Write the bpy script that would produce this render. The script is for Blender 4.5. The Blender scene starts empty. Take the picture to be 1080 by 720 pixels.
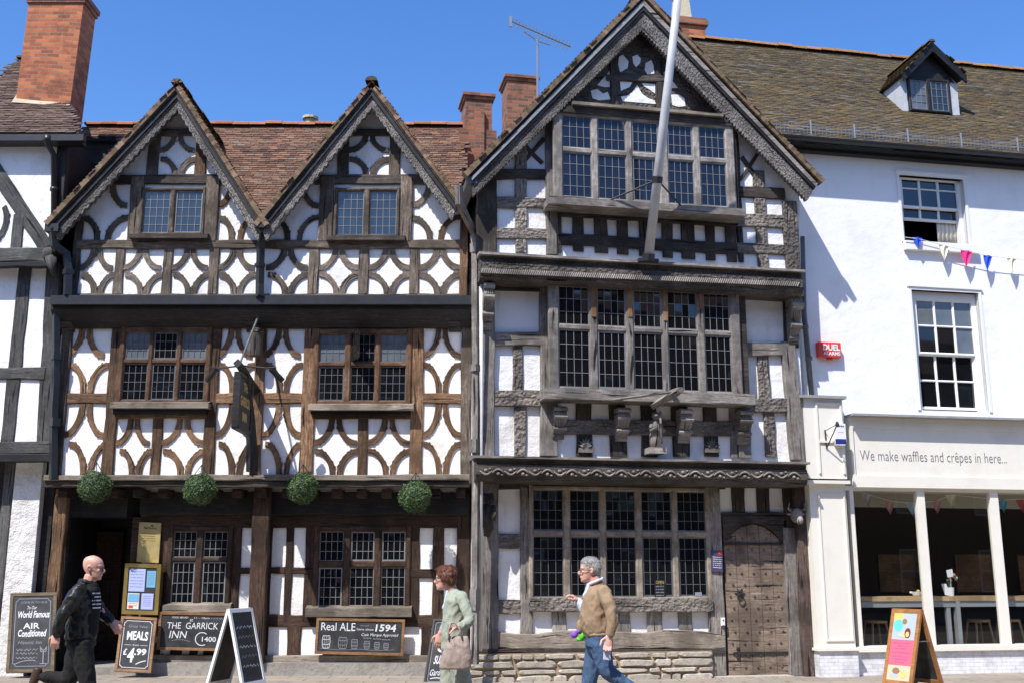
import bpy, bmesh, math, random
from mathutils import Vector, Matrix, noise
from mathutils.bvhtree import BVHTree
R=random.Random(7)
rad=math.radians
scene=bpy.context.scene
COL=scene.collection
# ------------------------------------------------------------ camera
FPX=1120.0; PITCH=rad(12.2); CAMH=1.58
cam=bpy.data.cameras.new('camera'); camo=bpy.data.objects.new('camera',cam); COL.objects.link(camo)
cam.sensor_width=36; cam.lens=36*FPX/1080; cam.clip_end=3000; cam.clip_start=.05
camo.location=(0,0,CAMH); camo.rotation_euler=(math.pi/2+PITCH,0,0)
scene.camera=camo
CP,SP=math.cos(PITCH),math.sin(PITCH)
def ray(px,py):
    a=(px-540)/FPX; b=(360-py)/FPX
    return Vector((a, CP-b*SP, SP+b*CP))
class Frame:
    """A vertical facade plane: x along it, y into it, z up."""
    def __init__(s,ox,oy,deg,oz=0.0):
        s.o=Vector((ox,oy,oz)); s.deg=deg; a=rad(deg); s.c,s.s=math.cos(a),math.sin(a)
        s.cam=s.loc(Vector((0,0,CAMH)))
    def loc(s,p):
        d=p-s.o; return Vector((d.x*s.c+d.y*s.s,-d.x*s.s+d.y*s.c,d.z))
    def dirl(s,d): return Vector((d.x*s.c+d.y*s.s,-d.x*s.s+d.y*s.c,d.z))
    def pt(s,px,py,w=0.0):
        d=s.dirl(ray(px,py)); t=(-w-s.cam.y)/d.y
        return s.cam+d*t
    def U(s,px,py,w=0.0): return s.pt(px,py,w).x
    def Z(s,px,py,w=0.0): return s.pt(px,py,w).z
    def on(s,px,py,p0,n):
        d=s.dirl(ray(px,py)); t=(p0-s.cam).dot(n)/d.dot(n); return s.cam+d*t
# ------------------------------------------------------------ object helpers
def root(name,label,cat,F=None,group=None,loc=None,rotz=0):
    o=bpy.data.objects.new(name,None); COL.objects.link(o)
    if F: o.location=F.o; o.rotation_euler=(0,0,rad(F.deg))
    else: o.location=loc or (0,0,0); o.rotation_euler=(0,0,rotz)
    o.empty_display_size=.2
    o['label']=label; o['category']=cat
    if group:o['group']=group
    return o
def tag(o,label=None,cat=None,group=None,kind=None):
    if label:o['label']=label
    if cat:o['category']=cat
    if group:o['group']=group
    if kind:o['kind']=kind
    return o
def copy_tree(o,parent=None):
    c=o.copy(); COL.objects.link(c)
    if parent: c.parent=parent
    for ch in list(o.children): copy_tree(ch,c)
    return c
class MB:
    def __init__(s): s.v=[];s.f=[];s.uv=[];s.mi=[];s.t=[]; s.sm=False
    def face(s,pts,uvs=None,mi=0,tone=.5):
        b=len(s.v); s.v+= [tuple(p) for p in pts]; s.f.append(tuple(range(b,b+len(pts))))
        if uvs is None: uvs=boxuv(pts)
        s.uv.append(uvs); s.mi.append(mi); s.t.append(tone)
    def box(s,a,b,mi=0,tone=.5,skip=''):
        x0,y0,z0=a;x1,y1,z1=b
        if x0>x1:x0,x1=x1,x0
        if y0>y1:y0,y1=y1,y0
        if z0>z1:z0,z1=z1,z0
        V=Vector
        Fs={'f':[(x0,y0,z0),(x1,y0,z0),(x1,y0,z1),(x0,y0,z1)],'b':[(x1,y1,z0),(x0,y1,z0),(x0,y1,z1),(x1,y1,z1)],
            'l':[(x0,y1,z0),(x0,y0,z0),(x0,y0,z1),(x0,y1,z1)],'r':[(x1,y0,z0),(x1,y1,z0),(x1,y1,z1),(x1,y0,z1)],
            't':[(x0,y0,z1),(x1,y0,z1),(x1,y1,z1),(x0,y1,z1)],'d':[(x0,y1,z0),(x1,y1,z0),(x1,y0,z0),(x0,y0,z0)]}
        for k,q in Fs.items():
            if k not in skip: s.face([V(p) for p in q],None,mi,tone)
    def prism(s,pts,d,mi=0,tone=.5,back=True):
        """front polygon pts (CCW seen from outside), extruded by vector d"""
        d=Vector(d); n=len(pts); pts=[Vector(p) for p in pts]
        s.face(pts,None,mi,tone)
        if back: s.face([p+d for p in reversed(pts)],None,mi,tone)
        for i in range(n):
            a,b=pts[i],pts[(i+1)%n]
            s.face([b,a,a+d,b+d],None,mi,tone)
    def strip(s,secs,closed=False,caps=True,mi=0,tone=.5,us=None):
        """loft through sections (lists of points, same count, each a closed ring)"""
        n=len(secs[0]); u=0
        ul=[0]
        for i in range(1,len(secs)):
            ca=sum((Vector(p) for p in secs[i-1]),Vector())/n; cb=sum((Vector(p) for p in secs[i]),Vector())/n
            ul.append(ul[-1]+(cb-ca).length)
        r0=R.random()*5
        pl=[0]
        for j in range(n): pl.append(pl[-1]+(Vector(secs[0][(j+1)%n])-Vector(secs[0][j])).length)
        base=len(s.v)
        for sec in secs: s.v+=[tuple(p) for p in sec]
        for i in range(len(secs)-1):
            for j in range(n):
                k=(j+1)%n
                s.f.append((base+i*n+j,base+i*n+k,base+(i+1)*n+k,base+(i+1)*n+j))
                s.uv.append([(ul[i]+r0,pl[j]),(ul[i]+r0,pl[j+1]),(ul[i+1]+r0,pl[j+1]),(ul[i+1]+r0,pl[j])]); s.mi.append(mi); s.t.append(tone)
        if caps:
            s.f.append(tuple(base+j for j in reversed(range(n)))); s.uv.append(boxuv([Vector(secs[0][j]) for j in reversed(range(n))])); s.mi.append(mi); s.t.append(tone)
            b=base+(len(secs)-1)*n
            s.f.append(tuple(b+j for j in range(n))); s.uv.append(boxuv([Vector(p) for p in secs[-1]])); s.mi.append(mi); s.t.append(tone)
    def tube(s,pts,r,n=8,mi=0,tone=.5,caps=True,flat=None):
        pts=[Vector(p) for p in pts]
        if not hasattr(r,'__len__'): r=[r]*len(pts)
        secs=[]
        up=None
        for i,p in enumerate(pts):
            d=(pts[min(i+1,len(pts)-1)]-pts[max(i-1,0)]).normalized()
            if up is None:
                up=Vector((0,0,1)) if abs(d.z)<.9 else Vector((0,1,0))
            a=d.cross(up)
            if a.length<1e-4: a=d.cross(Vector((1,0,0)))
            a.normalize(); b=a.cross(d).normalized(); up=b
            rr=r[i]; ra,rb=(rr if hasattr(rr,'__len__') else (rr,rr))
            secs.append([p+a*ra*math.cos(t)+b*rb*math.sin(t) for t in [2*math.pi*k/n for k in range(n)]])
        s.strip(secs,caps=caps,mi=mi,tone=tone)
    def ball(s,c,r,seg=8,rings=6,mi=0,tone=.5):
        c=Vector(c); rx,ry,rz=r if hasattr(r,'__len__') else (r,r,r)
        secs=[]
        for i in range(1,rings):
            a=math.pi*i/rings
            secs.append([c+Vector((rx*math.sin(a)*math.cos(2*math.pi*k/seg),ry*math.sin(a)*math.sin(2*math.pi*k/seg),-rz*math.cos(a))) for k in range(seg)])
        s.strip(secs,mi=mi,tone=tone)
    def build(s,name,mats,parent=None,smooth=False,merge=False):
        me=bpy.data.meshes.new(name); me.from_pydata(s.v,[],s.f)
        if not isinstance(mats,(list,tuple)): mats=[mats]
        for m in mats: me.materials.append(m)
        uvl=me.uv_layers.new(name='UVMap'); k=0
        flat=[]
        for q in s.uv:
            for a in q: flat+=[a[0],a[1]]
        uvl.data.foreach_set('uv',flat)
        at=me.attributes.new('tone','FLOAT','FACE'); at.data.foreach_set('value',s.t)
        me.polygons.foreach_set('material_index',s.mi)
        if smooth: me.polygons.foreach_set('use_smooth',[True]*len(me.polygons))
        me.update()
        if merge:
            bm=bmesh.new(); bm.from_mesh(me); bmesh.ops.remove_doubles(bm,verts=bm.verts,dist=1e-5); bm.to_mesh(me); bm.free()
        o=bpy.data.objects.new(name,me); COL.objects.link(o)
        if parent:o.parent=parent
        return o
def boxuv(pts):
    n=Vector((0,0,0))
    for i in range(len(pts)):
        a=Vector(pts[i]);b=Vector(pts[(i+1)%len(pts)])
        n+=a.cross(b)
    ax,ay,az=abs(n.x),abs(n.y),abs(n.z)
    if ay>=ax and ay>=az: return [(p[0],p[2]) for p in pts]
    if ax>=az: return [(p[1],p[2]) for p in pts]
    return [(p[0],p[1]) for p in pts]
# ------------------------------------------------------------ materials
def mat(name):
    m=bpy.data.materials.new(name); m.use_nodes=True
    nt=m.node_tree; b=nt.nodes['Principled BSDF']; return m,nt,b
def N(nt,t,**k):
    n=nt.nodes.new(t)
    for a,v in k.items(): setattr(n,a,v)
    return n
def ramp(nt,fac,stops):
    r=N(nt,'ShaderNodeValToRGB'); nt.links.new(fac,r.inputs[0])
    e=r.color_ramp.elements
    while len(e)<len(stops): e.new(.5)
    for i,(p,c) in enumerate(stops):
        e[i].position=p; e[i].color=(*c,1) if hasattr(c,'__len__') else (c,c,c,1)
    return r.outputs[0]
def mapping(nt,src,scale,loc=(0,0,0)):
    mp=N(nt,'ShaderNodeMapping'); mp.inputs['Scale'].default_value=scale; mp.inputs['Location'].default_value=loc
    nt.links.new(src,mp.inputs[0]); return mp.outputs[0]
def noiz(nt,src,scale,detail=4,rough=.6,dist=0):
    n=N(nt,'ShaderNodeTexNoise'); n.inputs['Scale'].default_value=scale; n.inputs['Detail'].default_value=detail
    n.inputs['Roughness'].default_value=rough; n.inputs['Distortion'].default_value=dist
    nt.links.new(src,n.inputs['Vector']); return n.outputs[0]
def mix(nt,a,b,fac,mode='MIX'):
    n=N(nt,'ShaderNodeMix',data_type='RGBA',blend_type=mode)
    for i,v in ((0,fac),(6,a),(7,b)):
        if hasattr(v,'is_linked') or isinstance(v,bpy.types.NodeSocket): nt.links.new(v,n.inputs[i])
        elif i==0: n.inputs[0].default_value=v
        else: n.inputs[i].default_value=(*v,1) if hasattr(v,'__len__') else (v,v,v,1)
    return n.outputs[2]
def bump(nt,b,h,strength,dist=.01):
    n=N(nt,'ShaderNodeBump'); n.inputs['Strength'].default_value=strength; n.inputs['Distance'].default_value=dist
    nt.links.new(h,n.inputs['Height']); nt.links.new(n.outputs[0],b.inputs['Normal']); return n
def math_(nt,op,a,b=0.0,c=None):
    n=N(nt,'ShaderNodeMath',operation=op)
    for i,v in enumerate((a,b,c)):
        if v is None: continue
        if isinstance(v,bpy.types.NodeSocket): nt.links.new(v,n.inputs[i])
        else: n.inputs[i].default_value=v
    return n.outputs[0]
def objrand(nt): return N(nt,'ShaderNodeObjectInfo').outputs['Random']
def uvs(nt): return N(nt,'ShaderNodeTexCoord').outputs['UV']
def objc(nt): return N(nt,'ShaderNodeTexCoord').outputs['Object']
def wood(name,dark,mid,light,carved=0.0,bmp=.6,rough=.85,crack=True,var=.5):
    m,nt,b=mat(name); uv=uvs(nt); ob=objc(nt)
    off=N(nt,'ShaderNodeVectorMath',operation='ADD'); nt.links.new(uv,off.inputs[0])
    rv=N(nt,'ShaderNodeCombineXYZ'); orr=objrand(nt)
    nt.links.new(math_(nt,'MULTIPLY',orr,37.0),rv.inputs[0]); nt.links.new(math_(nt,'MULTIPLY',orr,11.0),rv.inputs[1])
    nt.links.new(rv.outputs[0],off.inputs[1]); u=off.outputs[0]
    g=math_(nt,'ADD',math_(nt,'MULTIPLY',noiz(nt,mapping(nt,u,(3.2,46,1)),1,6,.65,.8),.62),math_(nt,'MULTIPLY',noiz(nt,mapping(nt,u,(13,26,1)),1,5,.7,.3),.38))
    g2=noiz(nt,mapping(nt,u,(1.1,9,1)),1,3,.6)
    bl=noiz(nt,ob,1.9,4,.6)
    c=ramp(nt,g,[(.34,dark),(.49,mid),(.66,light)])
    c=mix(nt,c,mid,ramp(nt,g2,[(.4,0.0),(.65,.6)]))
    c2=mix(nt,c,tuple(x*.42 for x in mid),ramp(nt,bl,[(.44,0.0),(.62,.8)]))
    cr=noiz(nt,mapping(nt,u,(1.3,24,1),(3,1,0)),1,3,.5,.3)
    crk=ramp(nt,cr,[(.33,0.0),(.38,1.0)])
    if crack: c2=mix(nt,tuple(x*.25 for x in dark),c2,crk)
    vv=math_(nt,'MULTIPLY_ADD',orr,var,1-var/2)
    cc=N(nt,'ShaderNodeCombineColor')
    for i in range(3): nt.links.new(vv,cc.inputs[i])
    c2=mix(nt,c2,cc.outputs[0],1.0,'MULTIPLY')
    h=math_(nt,'ADD',math_(nt,'MULTIPLY',g,.5),math_(nt,'MULTIPLY',crk,.6 if crack else 0))
    if carved:
        v=N(nt,'ShaderNodeTexVoronoi',feature='SMOOTH_F1'); v.inputs['Scale'].default_value=carved
        nt.links.new(uv,v.inputs['Vector'])
        w=noiz(nt,uv,carved*1.3,3,.6)
        hv=math_(nt,'ADD',math_(nt,'MULTIPLY',v.outputs['Distance'],1.6),math_(nt,'MULTIPLY',w,1.4))
        c2=mix(nt,c2,tuple(x*.25 for x in dark),ramp(nt,hv,[(1.0,0.0),(1.5,.5)]))
        h=math_(nt,'SUBTRACT',h,math_(nt,'MULTIPLY',hv,1.6))
    nt.links.new(c2,b.inputs['Base Color']); b.inputs['Roughness'].default_value=rough
    b.inputs['Specular IOR Level'].default_value=.3
    bump(nt,b,h,bmp,.012 if not carved else .02)
    return m
M={}
M['wood_mid']=wood('weathered_grey_oak',(.06,.052,.045),(.25,.222,.196),(.5,.46,.41))
M['wood_carved']=wood('carved_grey_oak',(.06,.05,.042),(.22,.192,.165),(.42,.38,.33),carved=20,bmp=1.0)
M['wood_carved2']=wood('chip_carved_oak',(.06,.054,.048),(.23,.208,.187),(.46,.43,.39),carved=34,bmp=1.0)
M['wood_darkgrey']=wood('dark_weathered_oak',(.015,.012,.010),(.062,.051,.042),(.16,.135,.115))
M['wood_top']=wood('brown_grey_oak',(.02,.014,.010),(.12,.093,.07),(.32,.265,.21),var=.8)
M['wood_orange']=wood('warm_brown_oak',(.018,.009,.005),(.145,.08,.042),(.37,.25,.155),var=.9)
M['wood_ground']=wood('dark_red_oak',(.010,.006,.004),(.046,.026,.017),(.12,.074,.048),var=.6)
M['wood_carved_mid']=wood('herringbone_carved_oak',(.025,.021,.018),(.105,.09,.076),(.22,.19,.165),carved=22,bmp=1.0)
M['wood_sill']=wood('pale_sill_oak',(.07,.055,.042),(.24,.2,.155),(.4,.35,.29))
M['wood_black']=wood('black_painted_oak',(.006,.006,.006),(.018,.018,.018),(.055,.052,.05),rough=.55,bmp=.4,crack=False)
M['wood_greyblack']=wood('grey_black_oak',(.022,.022,.022),(.085,.083,.08),(.19,.186,.18))
M['wood_door']=wood('oak_door_planks',(.05,.034,.025),(.215,.16,.12),(.4,.32,.25))
M['wood_honey']=wood('honey_pine',(.2,.085,.03),(.36,.16,.055),(.48,.25,.1),rough=.45,crack=False,bmp=.15,var=.1)
M['wood_boardframe']=wood('oak_board_frame',(.1,.045,.02),(.25,.13,.06),(.4,.25,.13),rough=.6,crack=False,bmp=.2,var=.3)
M['wood_oldframe']=wood('dark_olive_board_frame',(.04,.028,.014),(.12,.085,.045),(.2,.15,.09),rough=.6,crack=False,bmp=.2,var=.1)
M['wood_stool']=wood('pale_beech',(.35,.22,.1),(.5,.34,.18),(.6,.45,.27),rough=.5,crack=False,bmp=.1,var=.1)
def plaster(name,c,dirt=(.55,.52,.47),amt=.35,bs=.25,sc=1.0,strk=True):
    m,nt,b=mat(name); ob=objc(nt)
    a=noiz(nt,ob,1.6*sc,5,.6); s_=noiz(nt,mapping(nt,ob,(5,5,.6)),1.2,4,.6)
    col=mix(nt,c,dirt,ramp(nt,a,[(.5,0.0),(.78,amt)]))
    if strk: col=mix(nt,col,dirt,ramp(nt,s_,[(.58,0.0),(.8,amt*.8)]))
    nt.links.new(col,b.inputs['Base Color']); b.inputs['Roughness'].default_value=.85
    b.inputs['Specular IOR Level'].default_value=.25
    h1=noiz(nt,ob,5,4,.6); h2=noiz(nt,ob,40,3,.6)
    bump(nt,b,math_(nt,'ADD',math_(nt,'MULTIPLY',h1,3.0),math_(nt,'MULTIPLY',h2,.3)),bs,.02)
    return m
M['plaster']=plaster('white_limewash',(.86,.85,.83),(.55,.48,.4),.62,.45)
M['plaster_cream']=plaster('cream_limewash',(.76,.7,.58),(.5,.42,.32),.4,.3)
M['render']=plaster('smooth_white_render',(.85,.85,.85),(.62,.6,.57),.4,.18,.8)
M['rough_plaster']=plaster('rough_white_plaster',(.7,.69,.66),(.35,.33,.3),.7,1.0,3)
M['cream']=plaster('cream_paint',(.78,.75,.66),(.6,.55,.45),.4,.06,1.4)
M['whitepaint']=plaster('white_gloss_paint',(.8,.8,.78),(.62,.6,.55),.2,.04,1)
M['lead']=plaster('lead_flashing',(.3,.3,.3),(.16,.16,.15),.6,.3,3)
M['stone']=None
def simple(name,c,rough=.6,metal=0,spec=.5,noise_=.0,emit=None):
    m,nt,b=mat(name); b.inputs['Base Color'].default_value=(*c,1); b.inputs['Roughness'].default_value=rough
    b.inputs['Metallic'].default_value=metal; b.inputs['Specular IOR Level'].default_value=spec
    if noise_:
        a=noiz(nt,objc(nt),6,5,.6)
        nt.links.new(mix(nt,tuple(x*(1-noise_) for x in c),tuple(min(1,x*(1+noise_)) for x in c),ramp(nt,a,[(.3,0.0),(.7,1.0)])),b.inputs['Base Color'])
        bump(nt,b,a,.2,.01)
    return m
M['iron']=simple('black_iron',(.02,.02,.02),.55,noise_=.4)
M['gutter']=simple('black_gutter_paint',(.02,.021,.023),.4,noise_=.3)
M['pipe_grey']=simple('grey_metal_pipe',(.12,.12,.12),.5,noise_=.3)
M['pipe_white']=simple('pale_pipe',(.6,.6,.57),.5,noise_=.1)
M['leading']=simple('window_leading',(.2,.205,.21),.55,noise_=.2)
M['lead_dim']=simple('dark_window_leading',(.11,.115,.12),.6,noise_=.2)
M['brass']=simple('brass',(.75,.55,.18),.3,.9,noise_=.12)
M['brassdull']=simple('dull_brass_plate',(.5,.4,.17),.5,.6,noise_=.2)
M['gold']=simple('gold_paint',(.65,.48,.16),.4,.3)
M['chalkblack']=simple('chalkboard_black',(.026,.026,.028),.7,noise_=.65)
M['chalk']=simple('white_chalk',(.68,.69,.7),.9)
M['chalkdim']=simple('rubbed_chalk',(.25,.26,.3),.9)
M['black']=simple('black_paint',(.012,.012,.012),.5)
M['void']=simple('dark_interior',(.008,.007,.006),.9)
M['red']=simple('red_alarm_plastic',(.72,.06,.03),.4)
M['white']=simple('white_plastic',(.8,.8,.8),.4)
M['blue']=simple('navy_print',(.02,.025,.2),.5)
M['greytext']=simple('grey_lettering',(.15,.15,.165),.6)
M['pole']=simple('white_painted_pole',(.5,.5,.5),.4,noise_=.12)
M['alu']=simple('weathered_aluminium',(.35,.36,.37),.4,.7)
def glassm(name,c,ior=1.7,rough=.03):
    m,nt,b=mat(name); b.inputs['Base Color'].default_value=(*c,1); b.inputs['Roughness'].default_value=rough; b.inputs['IOR'].default_value=ior
    nz=noiz(nt,objc(nt),3.0,3,.5); nt.links.new(mix(nt,tuple(x*.5 for x in c),tuple(x*1.5 for x in c),nz),b.inputs['Base Color'])
    return m
M['glass']=glassm('dark_leaded_glass',(.006,.006,.007),1.75)
M['glass_sky']=glassm('upper_window_glass',(.02,.032,.045),1.75)
M['glass_navy']=glassm('dark_blue_window_glass',(.01,.014,.028),1.5)
M['glass_curt']=glassm('glass_before_net_curtain',(.13,.15,.17),1.6)
M['glass_clear']=None
def clearglass():
    m,nt,b=mat('clear_shop_glass')
    nt.nodes.remove(b); out=nt.nodes['Material Output']
    tr=N(nt,'ShaderNodeBsdfTransparent'); tr.inputs[0].default_value=(.9,.92,.92,1)
    gl=N(nt,'ShaderNodeBsdfGlossy'); gl.inputs['Roughness'].default_value=.01
    lw=N(nt,'ShaderNodeLayerWeight'); fr=N(nt,'ShaderNodeMath',operation='MULTIPLY_ADD'); pw=N(nt,'ShaderNodeMath',operation='POWER'); pw.inputs[1].default_value=4; nt.links.new(lw.outputs['Facing'],pw.inputs[0]); nt.links.new(pw.outputs[0],fr.inputs[0]); fr.inputs[1].default_value=.7; fr.inputs[2].default_value=.06
    mx=N(nt,'ShaderNodeMixShader'); nt.links.new(fr.outputs[0],mx.inputs[0]); nt.links.new(tr.outputs[0],mx.inputs[1]); nt.links.new(gl.outputs[0],mx.inputs[2])
    nt.links.new(mx.outputs[0],out.inputs[0]); return m
M['glass_clear']=clearglass()
def brickm(name,c1,c2,mortar,bw=.215,bh=.068,mw=.010,bs=.6,off=.5,rough=.85,tint=None):
    m,nt,b=mat(name); uv=uvs(nt)
    br=N(nt,'ShaderNodeTexBrick'); nt.links.new(uv,br.inputs['Vector'])
    br.inputs['Scale'].default_value=1; br.inputs['Brick Width'].default_value=bw; br.inputs['Row Height'].default_value=bh
    br.inputs['Mortar Size'].default_value=mw; br.inputs['Mortar Smooth'].default_value=.1; br.inputs['Bias'].default_value=-.1
    br.offset=off
    br.inputs['Color1'].default_value=(*c1,1); br.inputs['Color2'].default_value=(*c2,1); br.inputs['Mortar'].default_value=(*mortar,1)
    a=noiz(nt,objc(nt),3.2,5,.65); d=noiz(nt,uv,30,4,.6)
    col=mix(nt,br.outputs[0],tuple(x*.35 for x in c2),ramp(nt,a,[(.48,0.0),(.74,.7)]))
    col=mix(nt,col,tuple(min(1,x*1.5) for x in c1),ramp(nt,d,[(.55,0.0),(.8,.5)]))
    nt.links.new(col,b.inputs['Base Color']); b.inputs['Roughness'].default_value=rough
    bump(nt,b,math_(nt,'SUBTRACT',math_(nt,'MULTIPLY',d,.3),br.outputs[1]),bs,.008)
    return m
M['brick']=brickm('orange_red_brick',(.5,.15,.05),(.2,.05,.024),(.27,.18,.12),mw=.006,bs=.5)
M['brick_old']=brickm('old_sooty_brick',(.34,.12,.055),(.1,.05,.035),(.2,.155,.12),mw=.007)
M['tile_white']=brickm('white_glazed_tile',(.8,.8,.81),(.76,.76,.78),(.58,.58,.6),bw=.16,bh=.055,mw=.004,bs=.3,rough=.25)
def tilem(name,stops,lichen=None,lamt=.5,base=(.1,.06,.04)):
    m,nt,b=mat(name); at=N(nt,'ShaderNodeAttribute',attribute_name='tone')
    c=ramp(nt,at.outputs['Fac'],stops)
    ob=objc(nt); a=noiz(nt,ob,1.3,5,.65); f=noiz(nt,ob,22,4,.65)
    c=mix(nt,c,base,ramp(nt,a,[(.42,0.0),(.7,.6)]))
    if lichen: c=mix(nt,c,lichen,ramp(nt,math_(nt,'ADD',math_(nt,'MULTIPLY',f,.6),math_(nt,'MULTIPLY',a,.4)),[(.5,0.0),(.62,lamt)]))
    c=mix(nt,c,0.02,ramp(nt,f,[(.2,.7),(.45,0.0)]))
    nt.links.new(c,b.inputs['Base Color']); b.inputs['Roughness'].default_value=.9; b.inputs['Specular IOR Level'].default_value=.25
    bump(nt,b,f,.5,.01); return m
M['tile_red']=tilem('red_brown_clay_tile',[(0,(.06,.035,.026)),(.4,(.13,.068,.045)),(.7,(.22,.115,.07)),(1,(.2,.145,.115))],(.2,.17,.12),.35)
M['tile_moss']=tilem('mossy_clay_tile',[(0,(.045,.038,.03)),(.35,(.09,.074,.05)),(.62,(.125,.1,.062)),(.78,(.2,.13,.045)),(.86,(.15,.128,.09)),(1,(.17,.16,.14))],(.27,.15,.035),.4,(.062,.057,.038))
M['tile_verge']=tilem('brown_verge_tile',[(0,(.09,.055,.035)),(.5,(.19,.12,.08)),(1,(.3,.2,.135))],(.2,.17,.06),.5,(.1,.085,.05))
M['tile_dark']=tilem('dark_clay_tile',[(0,(.05,.032,.026)),(.5,(.12,.075,.055)),(1,(.19,.14,.12))],(.2,.18,.16),.3)
M['ridge']=tilem('orange_ridge_tile',[(0,(.28,.1,.05)),(1,(.42,.17,.09))],(.3,.2,.1),.3,(.2,.09,.05))
M['ridge_lichen']=tilem('lichened_ridge_tile',[(0,(.25,.12,.05)),(1,(.36,.18,.08))],(.5,.25,.04),.8,(.2,.15,.1))
def stonem(name,c1,c2,dark,sc=6):
    m,nt,b=mat(name); ob=objc(nt); at=N(nt,'ShaderNodeAttribute',attribute_name='tone')
    c=ramp(nt,at.outputs['Fac'],[(0,c1),(1,c2)]); f=noiz(nt,ob,sc*3,6,.7); a=noiz(nt,ob,sc*.5,4,.6)
    c=mix(nt,c,dark,ramp(nt,f,[(.48,0.0),(.75,.6)])); c=mix(nt,c,dark,ramp(nt,a,[(.5,0.0),(.72,.5)]))
    nt.links.new(c,b.inputs['Base Color']); b.inputs['Roughness'].default_value=.9
    bump(nt,b,f,.8,.02); return m
M['stone']=stonem('plinth_sandstone',(.36,.32,.26),(.56,.51,.43),(.13,.115,.09))
M['stone_grey']=stonem('grey_stone',(.28,.26,.23),(.35,.32,.28),(.1,.095,.09))
M['mortar']=simple('lime_mortar',(.33,.25,.16),.95,noise_=.4)

M['wood_ground2']=wood('brown_window_oak',(.022,.011,.006),(.12,.062,.034),(.25,.16,.1),var=.5)
M['pot']=plaster('buff_stone_pot',(.5,.44,.3),(.3,.25,.16),.6,.3,3)

M['stud_iron']=simple('worn_stud_iron',(.13,.11,.1),.5,.4)
M['wood_purple']=wood('peeling_dark_oak',(.03,.02,.018),(.095,.065,.055),(.25,.2,.175),var=.1)

M['brick_dark']=brickm('dark_shaded_brick',(.07,.045,.035),(.045,.03,.025),(.06,.05,.04))
# ------------------------------------------------------------ timber-frame builders
def jit(a): return R.uniform(-a,a)
def timber(P,name,p0,p1,w0,w1,out,deep,m,wob=.006,carve=None,label=None,seg=None):
    """squared timber from p0 to p1 (local x,z), half widths w0,w1; front face at y=-out, running `deep` inward"""
    p0=Vector((p0[0],p0[1]));p1=Vector((p1[0],p1[1])); L=(p1-p0).length
    if L<1e-3: return None
    d=(p1-p0)/L; n=Vector((-d.y,d.x)); k=seg or max(2,int(L/.35)+1)
    b=MB(); r0=R.random()*7; secs=[]
    for i in range(k+1):
        t=i/k; c=p0+(p1-p0)*t; hw=w0+(w1-w0)*t
        a=hw+(jit(wob*1.6)); e=hw+(jit(wob*1.6)); o=out+jit(wob*.6)
        ch=min(.012,hw*.25)
        q=[(c-n*a,0),(c-n*(a),-(o-ch)),(c-n*(a-ch),-o),(c+n*(e-ch),-o),(c+n*e,-(o-ch)),(c+n*e,0)]
        secs.append([Vector((x.x,y if y else -out+deep,x.y)) for x,y in q])
    N_=len(secs[0]); cr=[0,deep,deep+.015,deep+.015+2*w0,deep+.03+2*w0,2*deep+2*w0]
    for i in range(k):
        ua=r0+L*i/k; ub=r0+L*(i+1)/k
        for j in range(N_-1):
            b.face([secs[i][j],secs[i+1][j],secs[i+1][j+1],secs[i][j+1]],[(ua,cr[j]),(ub,cr[j]),(ub,cr[j+1]),(ua,cr[j+1])])
    b.face(list(reversed(secs[0]))); b.face(secs[-1])
    if d.x*0+1<0: pass
    o=b.build(name,m,P); fixn(o)
    if label:o['label']=label
    return o
def fixn(o):
    bm=bmesh.new(); bm.from_mesh(o.data); bmesh.ops.remove_doubles(bm,verts=bm.verts,dist=1e-5)
    bmesh.ops.recalc_face_normals(bm,faces=bm.faces); bm.to_mesh(bm_me:=o.data); bm.free()
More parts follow.
